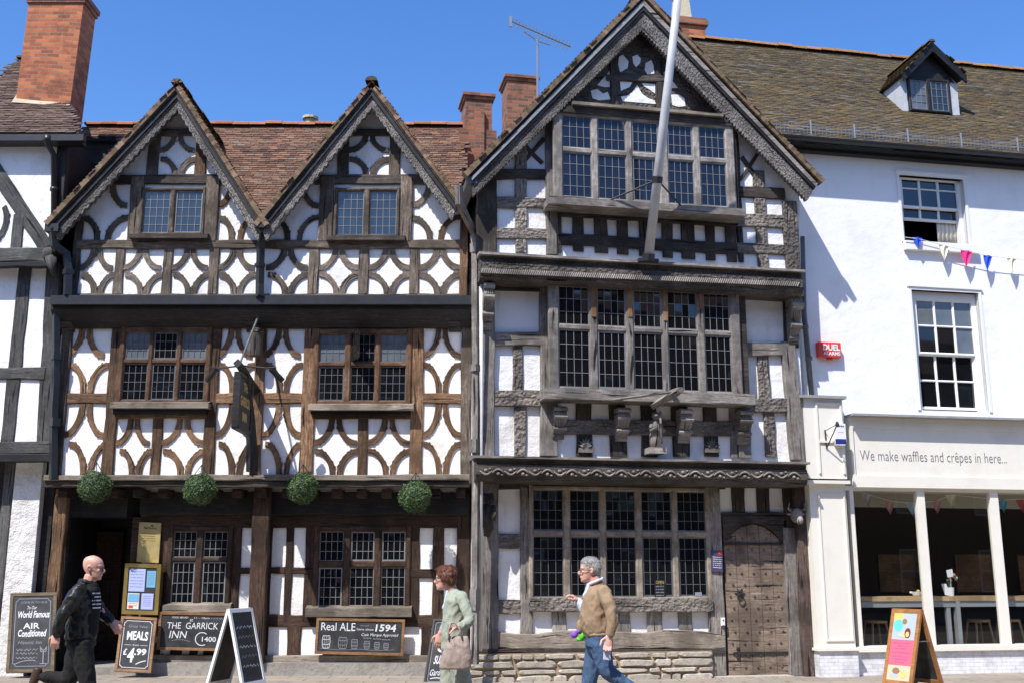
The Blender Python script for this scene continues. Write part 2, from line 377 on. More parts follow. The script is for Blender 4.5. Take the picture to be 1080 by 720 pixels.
class Fac:
    """facade storey: frame F, root P, wall offset w, default wood, proud distance"""
    def __init__(s,F,P,w,m,proud=.035,deep=.12): s.F=F;s.P=P;s.w=w;s.m=m;s.pr=proud;s.dp=deep
    def stud(s,x0,x1,y0,y1,m=None,name='stud',pr=None,lean=0,wob=.006,label=None):
        w=s.w+(s.pr if pr is None else pr); ym=(y0+y1)/2
        u0=s.F.U(x0,ym,w);u1=s.F.U(x1,ym,w);xm=(x0+x1)/2
        z0=s.F.Z(xm,y0,w);z1=s.F.Z(xm,y1,w); c=(u0+u1)/2
        return timber(s.P,name,(c-lean,z1),(c+lean,z0),(u1-u0)/2,(u1-u0)/2,w,s.dp,m or s.m,wob,label=label)
    def rail(s,x0,x1,y0,y1,m=None,name='rail',pr=None,wob=.006,y0b=None,y1b=None,label=None):
        w=s.w+(s.pr*1.25 if pr is None else pr)
        y0b=y0 if y0b is None else y0b; y1b=y1 if y1b is None else y1b
        u0=s.F.U(x0,(y0+y1)/2,w);u1=s.F.U(x1,(y0b+y1b)/2,w)
        za=s.F.Z(x0,y0,w);zb=s.F.Z(x0,y1,w);zc=s.F.Z(x1,y0b,w);zd=s.F.Z(x1,y1b,w)
        return timber(s.P,name,(u0,(za+zb)/2),(u1,(zc+zd)/2),abs(za-zb)/2,abs(zc-zd)/2,w,s.dp,m or s.m,wob,label=label)
    def beam(s,xa,ya,xb,yb,wd,m=None,name='brace',pr=None):
        w=s.w+(s.pr*.8 if pr is None else pr); a=s.F.pt(xa,ya,w);b=s.F.pt(xb,yb,w)
        h=wd*(s.F.pt(xa+1,ya,w)-s.F.pt(xa,ya,w)).length/2
        return timber(s.P,name,(a.x,a.z),(b.x,b.z),h,h,w,s.dp,m or s.m)
    def wallbox(s,x0,x1,y0,y1,deep,m,name='wall',dw=0):
        w=s.w+dw; ym=(y0+y1)/2; a=s.F.U(x0,ym,w);c=s.F.U(x1,ym,w); z0=s.F.Z((x0+x1)/2,y0,w);z1=s.F.Z((x0+x1)/2,y1,w)
        b=MB(); b.box((a,-w,z1),(c,-w+deep,z0)); return b.build(name,m,s.P)
    def arcs(s,list_,m=None,name='curved_brace',th=.088):
        """list of (cx,cy,rx,ry,a0,a1) in px; drawn as cusped quarter rings in one object"""
        w=s.w+s.pr*.75; b=MB(); F=s.F
        for (cx,cy,rx,ry,a0,a1) in list_:
            c=F.pt(cx,cy,w); mx=(F.pt(cx+1,cy,w)-c).length; 
            k=28; outer=[];inner=[]; ru=rx*mx; rz=ry*mx; u=R.random()*5
            t0=th*R.uniform(.92,1.1)
            for i in range(k+1):
                t=rad(a0+(a1-a0)*i/k); q=(i/k)
                e=0
                for cc,hh in ((.22,.024),(.34,.014),(.66,.014),(.78,.024)):
                    e=max(e,hh*max(0,1-abs(q-cc)/.05))
                e+=R.uniform(-.003,.003)
                outer.append(Vector((c.x+(ru+e)*math.cos(t),-w,c.z+(rz+e)*math.sin(t))))
                inner.append(Vector((c.x+(ru-t0)*math.cos(t),-w,c.z+(rz-t0)*math.sin(t))))
            D=Vector((0,s.pr+.02,0)); L=0
            for i in range(k):
                l2=L+(outer[i+1]-outer[i]).length
                b.face([inner[i],inner[i+1],outer[i+1],outer[i]],[(u+L,0),(u+l2,0),(u+l2,t0),(u+L,t0)])
                b.face([outer[i],outer[i+1],outer[i+1]+D,outer[i]+D],[(u+L,t0),(u+l2,t0),(u+l2,t0+.05),(u+L,t0+.05)])
                b.face([inner[i+1],inner[i],inner[i]+D,inner[i+1]+D],[(u+l2,0),(u+L,0),(u+L,-.05),(u+l2,-.05)])
                L=l2
        o=b.build(name,m or s.m,s.P); fixfront(o); return o
    def quatre(s,x0,y0,x1,y1,m=None,fx=.965,fy=.955,skip=''):
        rx=(x1-x0)/2*fx; ry=(y1-y0)/2*fy
        A=[]
        if 'a' not in skip: A.append((x0,y0,rx,ry,-90,0))
        if 'b' not in skip: A.append((x1,y0,rx,ry,180,270))
        if 'c' not in skip: A.append((x0,y1,rx,ry,0,90))
        if 'd' not in skip: A.append((x1,y1,rx,ry,90,180))
        return s.arcs(A,m)
def fixfront(o):
    me=o.data
    bm=bmesh.new(); bm.from_mesh(me)
    for f in bm.faces:
        f.normal_update()
        if abs(f.normal.y)>.9 and f.normal.y>0: f.normal_flip()
    bm.to_mesh(me); bm.free()
def window(P,F,w,cols,rows,grid,frame_m,out=.06,fr=8,glass='glass',leadm='leading',sill=None,sill_m=None,rec=.05,lead=True,glassover=None,name='window',mull=None,deep=.1,lw=.008,label=None):
    """leaded window: cols/rows are px spans of its lights; members fill between, frame `fr` px around"""
    ym=(rows[0][0]+rows[-1][1])/2; xm=(cols[0][0]+cols[-1][1])/2; wf=w+out; xr=cols[0][0]
    cu=[(F.U(a,ym,wf),F.U(b_,ym,wf)) for a,b_ in cols]; rz=[(F.Z(xr,a,wf),F.Z(xr,b_,wf)) for a,b_ in rows]
    pxm=(F.pt(xm+1,ym,wf)-F.pt(xm,ym,wf)).length; fw=fr*pxm
    u0=cu[0][0]-fw;u1=cu[-1][1]+fw; z1=rz[0][0]+fw; z0=rz[-1][1]-fw*.8
    o=bpy.data.objects.new(name,None)
    b=MB(); deepv=deep
    def member(a,c,o_,vert):
        # bevelled member
        x0,za=a;x1,zb=c; ch=min(.02,abs((x1-x0) if vert else (za-zb))*.3)
        y=-wf-o_; yb=y+deepv
        r=R.random()*5
        if vert:
            xs=[(x0,yb),(x0,y+ch),(x0+ch,y),(x1-ch,y),(x1,y+ch),(x1,yb)]
            for i in range(5):
                (p,q),(p2,q2)=xs[i],xs[i+1]; l=.02*i
                b.face([Vector((p,q,zb)),Vector((p2,q2,zb)),Vector((p2,q2,za)),Vector((p,q,za))],[(zb+r,l),(zb+r,l+.03),(za+r,l+.03),(za+r,l)])
            b.face([Vector((p,q,za)) for p,q in xs]); b.face([Vector((p,q,zb)) for p,q in reversed(xs)])
        else:
            zs=[(zb,yb),(zb,y+ch),(zb+ch,y),(za-ch,y),(za,y+ch),(za,yb)]
            for i in range(5):
                (p,q),(p2,q2)=zs[i],zs[i+1]; l=.02*i
                b.face([Vector((x1,q,p)),Vector((x1,q2,p2)),Vector((x0,q2,p2)),Vector((x0,q,p))],[(x1+r,l),(x1+r,l+.03),(x0+r,l+.03),(x0+r,l)])
            b.face([Vector((x0,q,p)) for p,q in zs]); b.face([Vector((x1,q,p)) for p,q in reversed(zs)])
    member((u0,z1),(cu[0][0],z0),0,True); member((cu[-1][1],z1),(u1,z0),0,True)
    for i in range(len(cu)-1): member((cu[i][1],z1-fw*.5),(cu[i+1][0],z0+fw*.3),-.004,True)
    member((cu[0][0]-.002,z1),(cu[-1][1]+.002,rz[0][0]),-.002,False); member((cu[0][0]-.002,rz[-1][1]),(cu[-1][1]+.002,z0),-.002,False)
    for j in range(len(rz)-1):
        for (a,c) in cu: member((a-.001,rz[j][1]),(c+.001,rz[j+1][0]),-.008,False)
    fo=b.build(name,frame_m,P); fixn(fo)
    if label: fo['label']=label
    g=MB(); ld=MB(); yg=-w-out+rec
    gg={}
    for ci,(a,c) in enumerate(cu):
        for ri,(zt,zb) in enumerate(rz):
            nx,nz=grid if not isinstance(grid,dict) else grid[ri]
            key=glass
            if glassover and (ci,ri) in glassover: key=glassover[(ci,ri)]
            gm=gg.setdefault(key,MB())
            casw=R.random()<.35
            for i in range(nx):
                for j in range(nz):
                    x0=a+(c-a)*i/nx;x1=a+(c-a)*(i+1)/nx;q0=zb+(zt-zb)*j/nz;q1=zb+(zt-zb)*(j+1)/nz
                    tx,tz=R.gauss(0,.014),R.gauss(0,.014); hx,hz=(x1-x0)/2,(q1-q0)/2
                    gm.face([Vector((x0,yg-tx*hx-tz*hz,q0)),Vector((x1,yg+tx*hx-tz*hz,q0)),Vector((x1,yg+tx*hx+tz*hz,q1)),Vector((x0,yg-tx*hx+tz*hz,q1))],None,0,R.random())
            if lead:
                for i in range(1,nx):
                    x=a+(c-a)*i/nx+jit(.004); x2=x+jit(.006); ld.prism([(x-lw/2,yg-.009,zb),(x+lw/2,yg-.009,zb),(x2+lw/2,yg-.009,zt),(x2-lw/2,yg-.009,zt)],(0,.008,0),back=False)
                for j in range(1,nz):
                    q=zb+(zt-zb)*j/nz+jit(.004); ld.box((a,yg-.008,q-lw/2),(c,yg,q+lw/2),skip='b')
                e=.011 if not casw else .022
                for bx in (((a,zb),(a+e,zt)),((c-e,zb),(c,zt)),((a+e,zb),(c-e,zb+e)),((a+e,zt-e),(c-e,zt))):
                    ld.box((bx[0][0],yg-.012,bx[0][1]),(bx[1][0],yg,bx[1][1]),skip='b')
    for key,gm in gg.items():
        gm.build('glass',M[key],fo)
    if lead: ld.build('leading',M[leadm],fo)
    if sill:
        x0,x1,ya,yb,proj=sill; ws=w+proj; s_=MB()
        a=F.U(x0,ya,ws);c=F.U(x1,ya,ws);zt=F.Z(xr,ya,ws);zb=F.Z(xr,yb,ws)
        s_.prism([(a,-ws,zb),(c,-ws,zb),(c,-ws,zt-.015),(a,-ws,zt-.015)],(0,proj,0))
        s_.face([Vector((a,-ws,zt-.015)),Vector((c,-ws,zt-.015)),Vector((c,-w-out*.3,zt+.03)),Vector((a,-w-out*.3,zt+.03))])
        so=s_.build('sill',sill_m or frame_m,fo)
    return fo
def tiles(P,name,o,u,s,ulen,slen,m,gauge=.1,tw=.165,inside=None,th=.011,jt=.6,tonefn=None):
    """clay tiles laid in courses over a slope: o corner at the eave, u along, s up the slope"""
    u=Vector(u).normalized(); s=Vector(s).normalized(); n=u.cross(s).normalized()
    if n.z<0: n=-n
    b=MB(); rows=int(slen/gauge)+1; cols=int(ulen/tw)+1
    for r in range(rows):
        off=(r%2)*.5*tw+R.uniform(-.03,.03)*(jt>0); rt=R.gauss(0,.13)
        rj=R.uniform(-.006,.006)
        for c in range(-1,cols+1):
            uu=c*tw+off; ss=r*gauge+rj+R.uniform(-.006,.006)*jt
            if uu<-tw*.6 or uu+tw>ulen+tw*.6: continue
            if inside and not inside(uu+tw/2,ss+gauge/2): continue
            lf=th*2.0+R.uniform(-.003,.007)*jt; ln=gauge*1.7; g=.004
            tl=R.uniform(-.006,.006)*jt
            A=o+u*(uu+g)+s*ss; B=o+u*(uu+tw-g)+s*ss
            p=[A+n*(lf+tl),B+n*(lf-tl),B+s*ln+n*(.006),A+s*ln+n*(.006)]
            tone=min(1,max(0,R.gauss(.5,.22)+rt))
            if tonefn: tone=tonefn(uu/ulen,ss/slen,tone)
            b.face(p,None,0,tone)
            b.face([A+n*(lf+tl-th),B+n*(lf-tl-th),p[1],p[0]],None,0,tone*.8)
            b.face([A+n*(lf+tl-th),p[0],p[3]],None,0,tone); b.face([p[1],B+n*(lf-tl-th),p[2]],None,0,tone)
    ob=b.build(name,m,P); return ob
def slab(P,name,pts,th,m,up=None):
    """thin roof deck/solid from polygon pts, thickened downwards"""
    pts=[Vector(p) for p in pts]; n=(pts[1]-pts[0]).cross(pts[2]-pts[0]).normalized()
    if n.z<0: n=-n; 
    b=MB(); b.prism(pts,-n*th); o=b.build(name,m,P); fixn(o); return o
def ridge_line(P,name,a,b_,m,r=.13,step=.3):
    a=Vector(a);b_=Vector(b_); d=(b_-a); L=d.length; d/=L; side=d.cross(Vector((0,0,1))).normalized(); b=MB(); k=int(L/step)+1
    for i in range(k):
        p=a+d*(i*step); q=a+d*min(L,(i*step+step*.98)); rr=r*R.uniform(.93,1.07); z=R.uniform(-.01,.015); t=R.random()
        A=[p+side*rr*math.cos(x)+Vector((0,0,rr*.75*math.sin(x)+z-.05)) for x in [math.pi*j/6 for j in range(7)]]
        B=[q+side*rr*math.cos(x)*.96+Vector((0,0,rr*.75*math.sin(x)*.96+z-.05)) for x in [math.pi*j/6 for j in range(7)]]
        for j in range(6): b.face([A[j],A[j+1],B[j+1],B[j]],None,0,t)
        b.face(A,None,0,t); b.face(list(reversed(B)),None,0,t)
    o=b.build(name,m,P); fixn(o); return o
def text_mesh(txt,shear=0,bold=0):
    cu=bpy.data.curves.new('lettering','FONT'); cu.body=txt; cu.shear=shear; cu.offset=bold; cu.resolution_u=3
    o=bpy.data.objects.new('lettering',cu); COL.objects.link(o)
    dg=bpy.context.evaluated_depsgraph_get(); me=bpy.data.meshes.new_from_object(o.evaluated_get(dg))
    bpy.data.objects.remove(o); vs=[Vector(v.co) for v in me.vertices]; fs=[tuple(p.vertices) for p in me.polygons]
    bpy.data.meshes.remove(me); return vs,fs
class Plane2:
    """a flat panel: corner o (top left), vectors r (right), d (down), n outward"""
    def __init__(s,o,r,d): s.o=Vector(o);s.r=Vector(r);s.d=Vector(d); s.n=s.d.cross(s.r).normalized()
    def P(s,a,b,h=0): return s.o+s.r*a+s.d*b+s.n*h
def write(b,pl,txt,x0,y0,x1,y1,shear=0,bold=0,mi=0,h=.004):
    vs,fs=text_mesh(txt,shear,bold)
    if not vs: return
    ax=min(v.x for v in vs);bx=max(v.x for v in vs);ay=min(v.y for v in vs);by=max(v.y for v in vs)
    base=len(b.v)
    if h==.004: vs=[Vector((v.x+.018*(by-ay)*noise.noise(Vector((v.x*2.1,v.y*2.1,len(b.v)*.1))),v.y+.07*(by-ay)*noise.noise(Vector((v.x*.9,v.y*1.3+5,len(b.v)*.1))),0)) for v in vs]
    for v in vs:
        b.v.append(tuple(pl.P(x0+(x1-x0)*(v.x-ax)/(bx-ax),y1+(y0-y1)*(v.y-ay)/(by-ay),h)))
    for f in fs:
        b.f.append(tuple(base+i for i in f)); b.uv.append([(0,0)]*len(f)); b.mi.append(mi); b.t.append(.5)
def squig(b,pl,x0,y,x1,amp=.02,th=.008,waves=6,mi=0,h=.004,seed=None):
    rr=random.Random(seed) if seed is not None else R; k=waves*6; pr=None; ph=rr.random()*6
    for i in range(k+1):
        t=i/k; x=x0+(x1-x0)*t; yy=y+amp*(math.sin(t*waves*6.28+ph)*.7+math.sin(t*waves*15.1+ph*2)*.4)
        if i%7==5 and rr.random()<.55: pr=None; continue
        if pr: b.face([pl.P(pr[0],pr[1]-th,h),pl.P(pr[0],pr[1]+th,h),pl.P(x,yy+th,h),pl.P(x,yy-th,h)],[(0,0)]*4,mi)
        pr=(x,yy)
def stroke(b,pl,pts,th=.01,mi=0,h=.004):
    """chalk stroke through pts in panel coords"""
    asp=pl.r.length/pl.d.length
    for (p,q) in zip(pts,pts[1:]):
        dx=(q[0]-p[0])*asp; dy=q[1]-p[1]; L=math.hypot(dx,dy) or 1; nx=-dy/L*th/asp; ny=dx/L*th
        b.face([pl.P(p[0]+nx,p[1]+ny,h),pl.P(p[0]-nx,p[1]-ny,h),pl.P(q[0]-nx,q[1]-ny,h),pl.P(q[0]+nx,q[1]+ny,h)],[(0,0)]*4,mi)
def curve(p,q,r,k=8): # quadratic
    return [((1-t)**2*p[0]+2*t*(1-t)*q[0]+t*t*r[0],(1-t)**2*p[1]+2*t*(1-t)*q[1]+t*t*r[1]) for t in [i/k for i in range(k+1)]]
def barge(P,F,w,outer,inner,m,deep=.09,name='bargeboard',saw=0,sawd=.03,band=None,bm_=None):
    """outer/inner: px endpoints of the two long edges, apex first. saw = number of teeth on the inner edge"""
    o0,o1=F.pt(*outer[0],w),F.pt(*outer[1],w); i0,i1=F.pt(*inner[0],w),F.pt(*inner[1],w)
    b=MB(); k=saw or 8; top=[o0+(o1-o0)*t for t in [j/k for j in range(k+1)]]
    L=(o1-o0).length; across=((i0-o0)+(i1-o1))/2; aw=across.length; an=across.normalized()
    D=Vector((0,deep,0)); u=R.random()*4
    for j in range(k):
        a,c=top[j],top[j+1]; t0,t1=j/k,(j+1)/k
        p=i0+(i1-i0)*t0; q=i0+(i1-i0)*t1; mmid=(p+q)/2+an*(sawd if saw else 0)
        fr=[a,p,mmid,q,c]
        b.face(fr,[(u+L*t0,0),(u+L*t0,aw),(u+L*(t0+t1)/2,aw),(u+L*t1,aw),(u+L*t1,0)])
        b.face([p,p+D,mmid+D,mmid]); b.face([mmid,mmid+D,q+D,q]); b.face([c,c+D,a+D,a]); b.face([c+D,q+D,mmid+D,p+D,a+D])
    b.face([o0,o0+D,i0+D,i0]); b.face([o1,i1,i1+D,o1+D])
    o=b.build(name,m,P); fixn(o)
    if band:
        for (t0,t1,pr,mm) in band:
            q=MB(); A=o0+(i0-o0)*t0;B=o0+(i0-o0)*t1;C=o1+(i1-o1)*t1;E=o1+(i1-o1)*t0; f=Vector((0,-pr,0))
            q.prism([A+f,B+f,C+f,E+f],(0,pr+.01,0)); mo=q.build('moulding',mm,o); 
            for fc in mo.data.polygons: pass
            fixn(mo)
    return o
def pipe(P,F,pts,r,m,name='downpipe',collars=(),n=10,square=False):
    b=MB(); P3=[F.pt(x,y,w) for x,y,w in pts]
    # smooth the vertical runs
    if square: b.tube(P3,r*1.25,4)
    else: b.tube(P3,r,n)
    for (x,y,w,h) in collars:
        c=F.pt(x,y,w); b.tube([c+Vector((0,0,h/2)),c-Vector((0,0,h/2))],r*(1.6 if square else 1.3),4 if square else n)
    o=b.build(name,m,P,smooth=not square); return o
def scroll(P,F,w,x0,x1,yc0,yc1,amp,per,m,name='carved_scroll',r=.014):
    """running vine carved in relief on a beam"""
    b=MB(); n=int((x1-x0)/per); 
    for i in range(n):
        xa=x0+per*i; up=1 if i%2 else -1
        pts=[]
        for k in range(9):
            t=k/8; x=xa+per*t; y=yc0+(yc1-yc0)*(x-x0)/(x1-x0)-up*amp*math.sin(math.pi*t)*1.0+amp*.3*up
            pts.append(F.pt(x,y,w+.012))
        b.tube(pts,[r*.6+r*.6*math.sin(math.pi*k/8) for k in range(9)],5)
        c=F.pt(xa+per*.5,yc0+(yc1-yc0)*(xa+per*.5-x0)/(x1-x0)+up*amp*.45,w)
        b.ball(c,(r*2.2,r*1.6,r*2.0),6,4)
        c=F.pt(xa+per*.82,yc0+(yc1-yc0)*(xa+per*.5-x0)/(x1-x0)+up*amp*.8,w)
        b.ball(c,(r*1.5,r*1.3,r*1.2),6,4)
    return b.build(name,m,P,smooth=True)
def corbel(P,F,w,xc,wd,y0,y1,proj,m,name='corbel'):
    """carved scroll bracket: S profile with rolls, leafy grooves"""
    b=MB(); p0=F.pt(xc,y0,w+.02);p1=F.pt(xc,y1,w+.02); H=p0.z-p1.z; s=(F.pt(xc+1,y0,w)-F.pt(xc,y0,w)).length*wd/2
    prof=[(0,1),(.85,1),(1,.97),(1,.88),(.86,.84),(.95,.74),(.9,.6),(.7,.47),(.5,.4),(.6,.33),(.62,.27),(.45,.2),(.3,.17),(.3,.08),(.18,0),(0,0)]
    for i in range(len(prof)-1):
        a,c=prof[i],prof[i+1]
        pa=(-(w)-proj*a[0],p1.z+H*a[1]);pc=(-(w)-proj*c[0],p1.z+H*c[1])
        b.face([Vector((p0.x-s,pc[0],pc[1])),Vector((p0.x+s,pc[0],pc[1])),Vector((p0.x+s,pa[0],pa[1])),Vector((p0.x-s,pa[0],pa[1]))])
    for sg in (-1,1):
        poly=[Vector((p0.x+sg*s,-w-proj*a[0],p1.z+H*a[1])) for a in prof]
        c0=Vector((p0.x+sg*s,-w,p1.z+H*.5))
        for a,c in zip(poly,poly[1:]): b.face([c0,a,c] if sg>0 else [c0,c,a])
    for (hh,pp,rr) in ((.9,.98,.055),(.66,.9,.06),(.3,.6,.045)):
        z=p1.z+H*hh; y=-w-proj*pp; q=rr*H*1.1
        b.tube([Vector((p0.x-s*1.12,y,z)),Vector((p0.x+s*1.12,y,z))],q,8)
    for k in (-.6,-.2,.2,.6):
        b.tube([Vector((p0.x+k*s,-w-proj*.9,p1.z+H*.84)),Vector((p0.x+k*s,-w-proj*.99,p1.z+H*.74)),Vector((p0.x+k*s,-w-proj*.76,p1.z+H*.48)),Vector((p0.x+k*s*.6,-w-proj*.55,p1.z+H*.38))],.012,5)
    return b.build(name,m,P)
# ================================================================= FRAMES
FA=Frame(0,17.4,0)
FB=Frame(-.65,16.29,10.9)
# ================================================================= INN (between the two neighbours)
inn=root('timber_framed_inn','black and white timber framed inn with two small tiled gables and curved braces','inn',FA)
W1,W2,WB=.5,.72,1.1
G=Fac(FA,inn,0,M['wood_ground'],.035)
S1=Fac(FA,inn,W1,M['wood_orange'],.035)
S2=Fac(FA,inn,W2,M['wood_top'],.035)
# walls ---------------------------------------------------------------
G.wallbox(147,494,505,712,5.5,M['plaster'])
G.wallbox(30,70,505,712,5.5,M['wood_black'])
def wb(P,F,w,x0,x1,y0,y1,deep,m,name='wall',ym=None):
    ym=ym or (y0+y1)/2; b=MB(); b.box((F.U(x0,ym,w),-w,F.Z((x0+x1)/2,y1,w)),(F.U(x1,ym,w),-w+deep,F.Z((x0+x1)/2,y0,w))); return b.build(name,m,P)
# doorway: recess with plank door
wb(inn,FA,-1.3,62,150,500,712,.3,M['wood_black'],'passage_wall')
wb(inn,FA,0.0,134,147.5,545,712,1.6,M['wood_ground'],'door_jamb')
wb(inn,FA,.02,68,135,505,545,1.6,M['wood_black'],'door_lintel')
d=wb(inn,FA,-1.15,78,125,560,705,.08,M['wood_ground'],'door')
b=MB(); 
for k in range(5):
    b.box((FA.U(80+k*9,600,-1.1),1.13,.25),(FA.U(81+k*9,600,-1.1),1.155,2.1))
b.build('door_battens',M['wood_black'],d)
wb(inn,FA,.1,66,150,703,714,1.6,M['stone_grey'],'door_step')
# first floor and gables
wb(inn,FA,W1,60,496,318,508,5.5,M['plaster'])
b=MB(); 
P=lambda x,y:FA.pt(x,y,W2)
b.prism([P(80,318),P(489,318),P(489,213),P(392,107),P(279,232),P(275,232),P(187,110),P(80,222)],(0,3.0,0))
o=b.build('gable_wall',M['plaster'],inn)
bm=bmesh.new(); bm.from_mesh(o.data); bmesh.ops.triangulate(bm,faces=[f for f in bm.faces if len(f.verts)>4]); bm.to_mesh(o.data); bm.free()
# ---- ground floor timbers
for (a,c) in ((240,252),(264.5,285),):
    G.stud(a,c,545,692)
for a,c in ((300.5,308),(321,333),(428,442),(456,468)): G.stud(a,c,545,655)
G.stud(481,495,508,712,name='post',pr=.06)
G.stud(166,176,545,645); G.stud(302.5,317,660,692); G.stud(444,455,660,692)
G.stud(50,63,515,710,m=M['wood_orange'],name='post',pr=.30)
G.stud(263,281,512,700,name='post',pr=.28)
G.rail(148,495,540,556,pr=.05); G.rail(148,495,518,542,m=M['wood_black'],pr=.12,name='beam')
G.rail(252,300,597.5,605); G.rail(308,333,597.5,605); G.rail(428,492,600,609.5)
G.rail(148,495,648,661,pr=.03)
G.rail(148,495,690.5,699,m=M['wood_sill'],pr=.10,name='sill_beam')
b=MB(); b.box((FA.U(148,700,.2),-.2,-.05),(FA.U(489,700,.2),0,FA.Z(300,698.5,.2))); b.build('plinth',M['stone_grey'],inn)
for x in (160,200,236): G.stud(x,x+9,660,692)
for x in (180,215,340,372,404): G.stud(x,x+12,661,692)
window(inn,FA,0,[(181,205),(213,238)],[(560,587),(592,637)],{0:(4,3),1:(4,4)},M['wood_ground'],out=.07,fr=6,leadm='leading',sill=(171,243,637,645,.17),sill_m=M['wood_sill'])
window(inn,FA,0,[(336,361),(369,394),(402,427)],[(560,591),(598,640)],{0:(4,3),1:(4,4)},M['wood_ground'],out=.07,fr=6,sill=(322,434,640,650,.17),sill_m=M['wood_sill'])
# ---- jetty 1
S1.rail(46,495,500,506,m=M['wood_sill'],pr=.10,name='jetty_board')
S1.rail(46,495,506.5,513,m=M['wood_darkgrey'],pr=.05,name='bressumer')
# little joist ends under the jetty
for k in range(17):
    b=MB(); x=FA.U(70+k*26,514,.3); z=FA.Z(300,514,.5); b.box((x-.07,-.42,z-.14),(x+.07,.0,z-.005)); b.build('joist_end',M['wood_ground'],inn)
# ---- first floor timbers
S1.stud(58,70,336,502,m=M['wood_top'],name='post',pr=.06)
for a,c in ((112,124.5),(217,229),(267,278),(318,332),(433,446)): S1.stud(a,c,338,502,name='post',pr=.045)
S1.stud(486,497,330,502,m=M['wood_top'],name='post',pr=.05)
for a,c in ((159,170),(377,387)): S1.stud(a,c,438,502)
for a,c in ((69,112),(228,267),(278,318),(446,486)): S1.rail(a,c,414,425)
S1.rail(123,218,432,441); S1.rail(331,434,433,441)
for a,c in ((69.5,112),(228.5,267),(278,318),(446,486)):
    S1.quatre(a,345,c,414); S1.quatre(a,425,c,501)
S1.quatre(124,441,159,501);S1.quatre(170,441,217,501);S1.quatre(331,441,377,501);S1.quatre(387,441,433,501)
S1.rail(64,493,336,346,m=M['wood_darkgrey'],pr=.05)
window(inn,FA,W1,[(130,155),(160,185),(190,216)],[(350,378),(383,421)],{0:(4,3),1:(4,4)},M['wood_ground2'],out=.08,fr=6,glassover={(0,0):'glass_curt',(2,0):'glass_curt'},sill=(116,220,423,430,.22),sill_m=M['wood_sill'],leadm='lead_dim')
window(inn,FA,W1,[(336,363),(370,395),(401,428)],[(352,381),(386,422)],{0:(4,3),1:(4,4)},M['wood_ground2'],out=.08,fr=6,glassover={(0,0):'glass_curt',(2,0):'glass_curt'},sill=(325,436,425,432,.22),sill_m=M['wood_sill'],leadm='lead_dim')
for a,c in ((119,217),(328,433)): wb(inn,FA,W1+.13,a,c,431,436,.12,M['wood_black'],'sill_shadow_strip')  # black strips standing in for the thick shadow below each sill
# open casement in the second window
e=FA.pt(371,352,W1+.05); f=FA.pt(371,381,W1+.05); b=MB(); wdt=.36; dv=Vector((math.cos(rad(-62)),math.sin(rad(-62)),0))
for q in ((0,.03),(wdt-.03,wdt)):
    b.prism([e+dv*q[0],e+dv*q[1],f+dv*q[1],f+dv*q[0]],(.0,.02,0))
for t0,t1 in ((0,.07),(.93,1)):
    A=e.lerp(f,t0);B=e.lerp(f,t1); b.prism([A,A+dv*wdt,B+dv*wdt,B],(0,.02,0))
for t in (.27,.5,.73): A=e.lerp(f,t); b.tube([A,A+dv*wdt],.005,4)
for t in (.25,.5,.75): b.tube([e+dv*wdt*t,f+dv*wdt*t],.005,4)
o=b.build('open_casement',M['iron'],inn)
b=MB(); b.face([e+dv*.02,e+dv*(wdt-.02),f+dv*(wdt-.02),f+dv*.02]); b.build('glass',M['glass'],o)
# ---- jetty 2 : coved black boards and gutter
b=MB(); zt=FA.Z(300,318,.9); zb=FA.Z(300,346,.55); x0=FA.U(60,330,.6);x1=FA.U(496,330,.6)
b.prism([Vector((x0,-.84,zt)),Vector((x0,-.84,zt-.12)),Vector((x0,-.7,zb+.1)),Vector((x0,-.57,zb)),Vector((x0,-.5,zb)),Vector((x0,-.5,zt))],(x1-x0,0,0)); o=b.build('coved_jetty',M['wood_black'],inn); fixn(o)
b=MB(); zg=FA.Z(300,311.5,.93); z2=FA.Z(300,321,.93); b.box((FA.U(53,316,.93),-.93,z2),(FA.U(497,316,.93),-.70,zg)); b.build('gutter',M['gutter'],inn)
for k,x in enumerate((75,268,480)):
    corb=corbel(inn,FA,W1,x,12,324,350,.28,M['wood_darkgrey'],'carved_corbel')
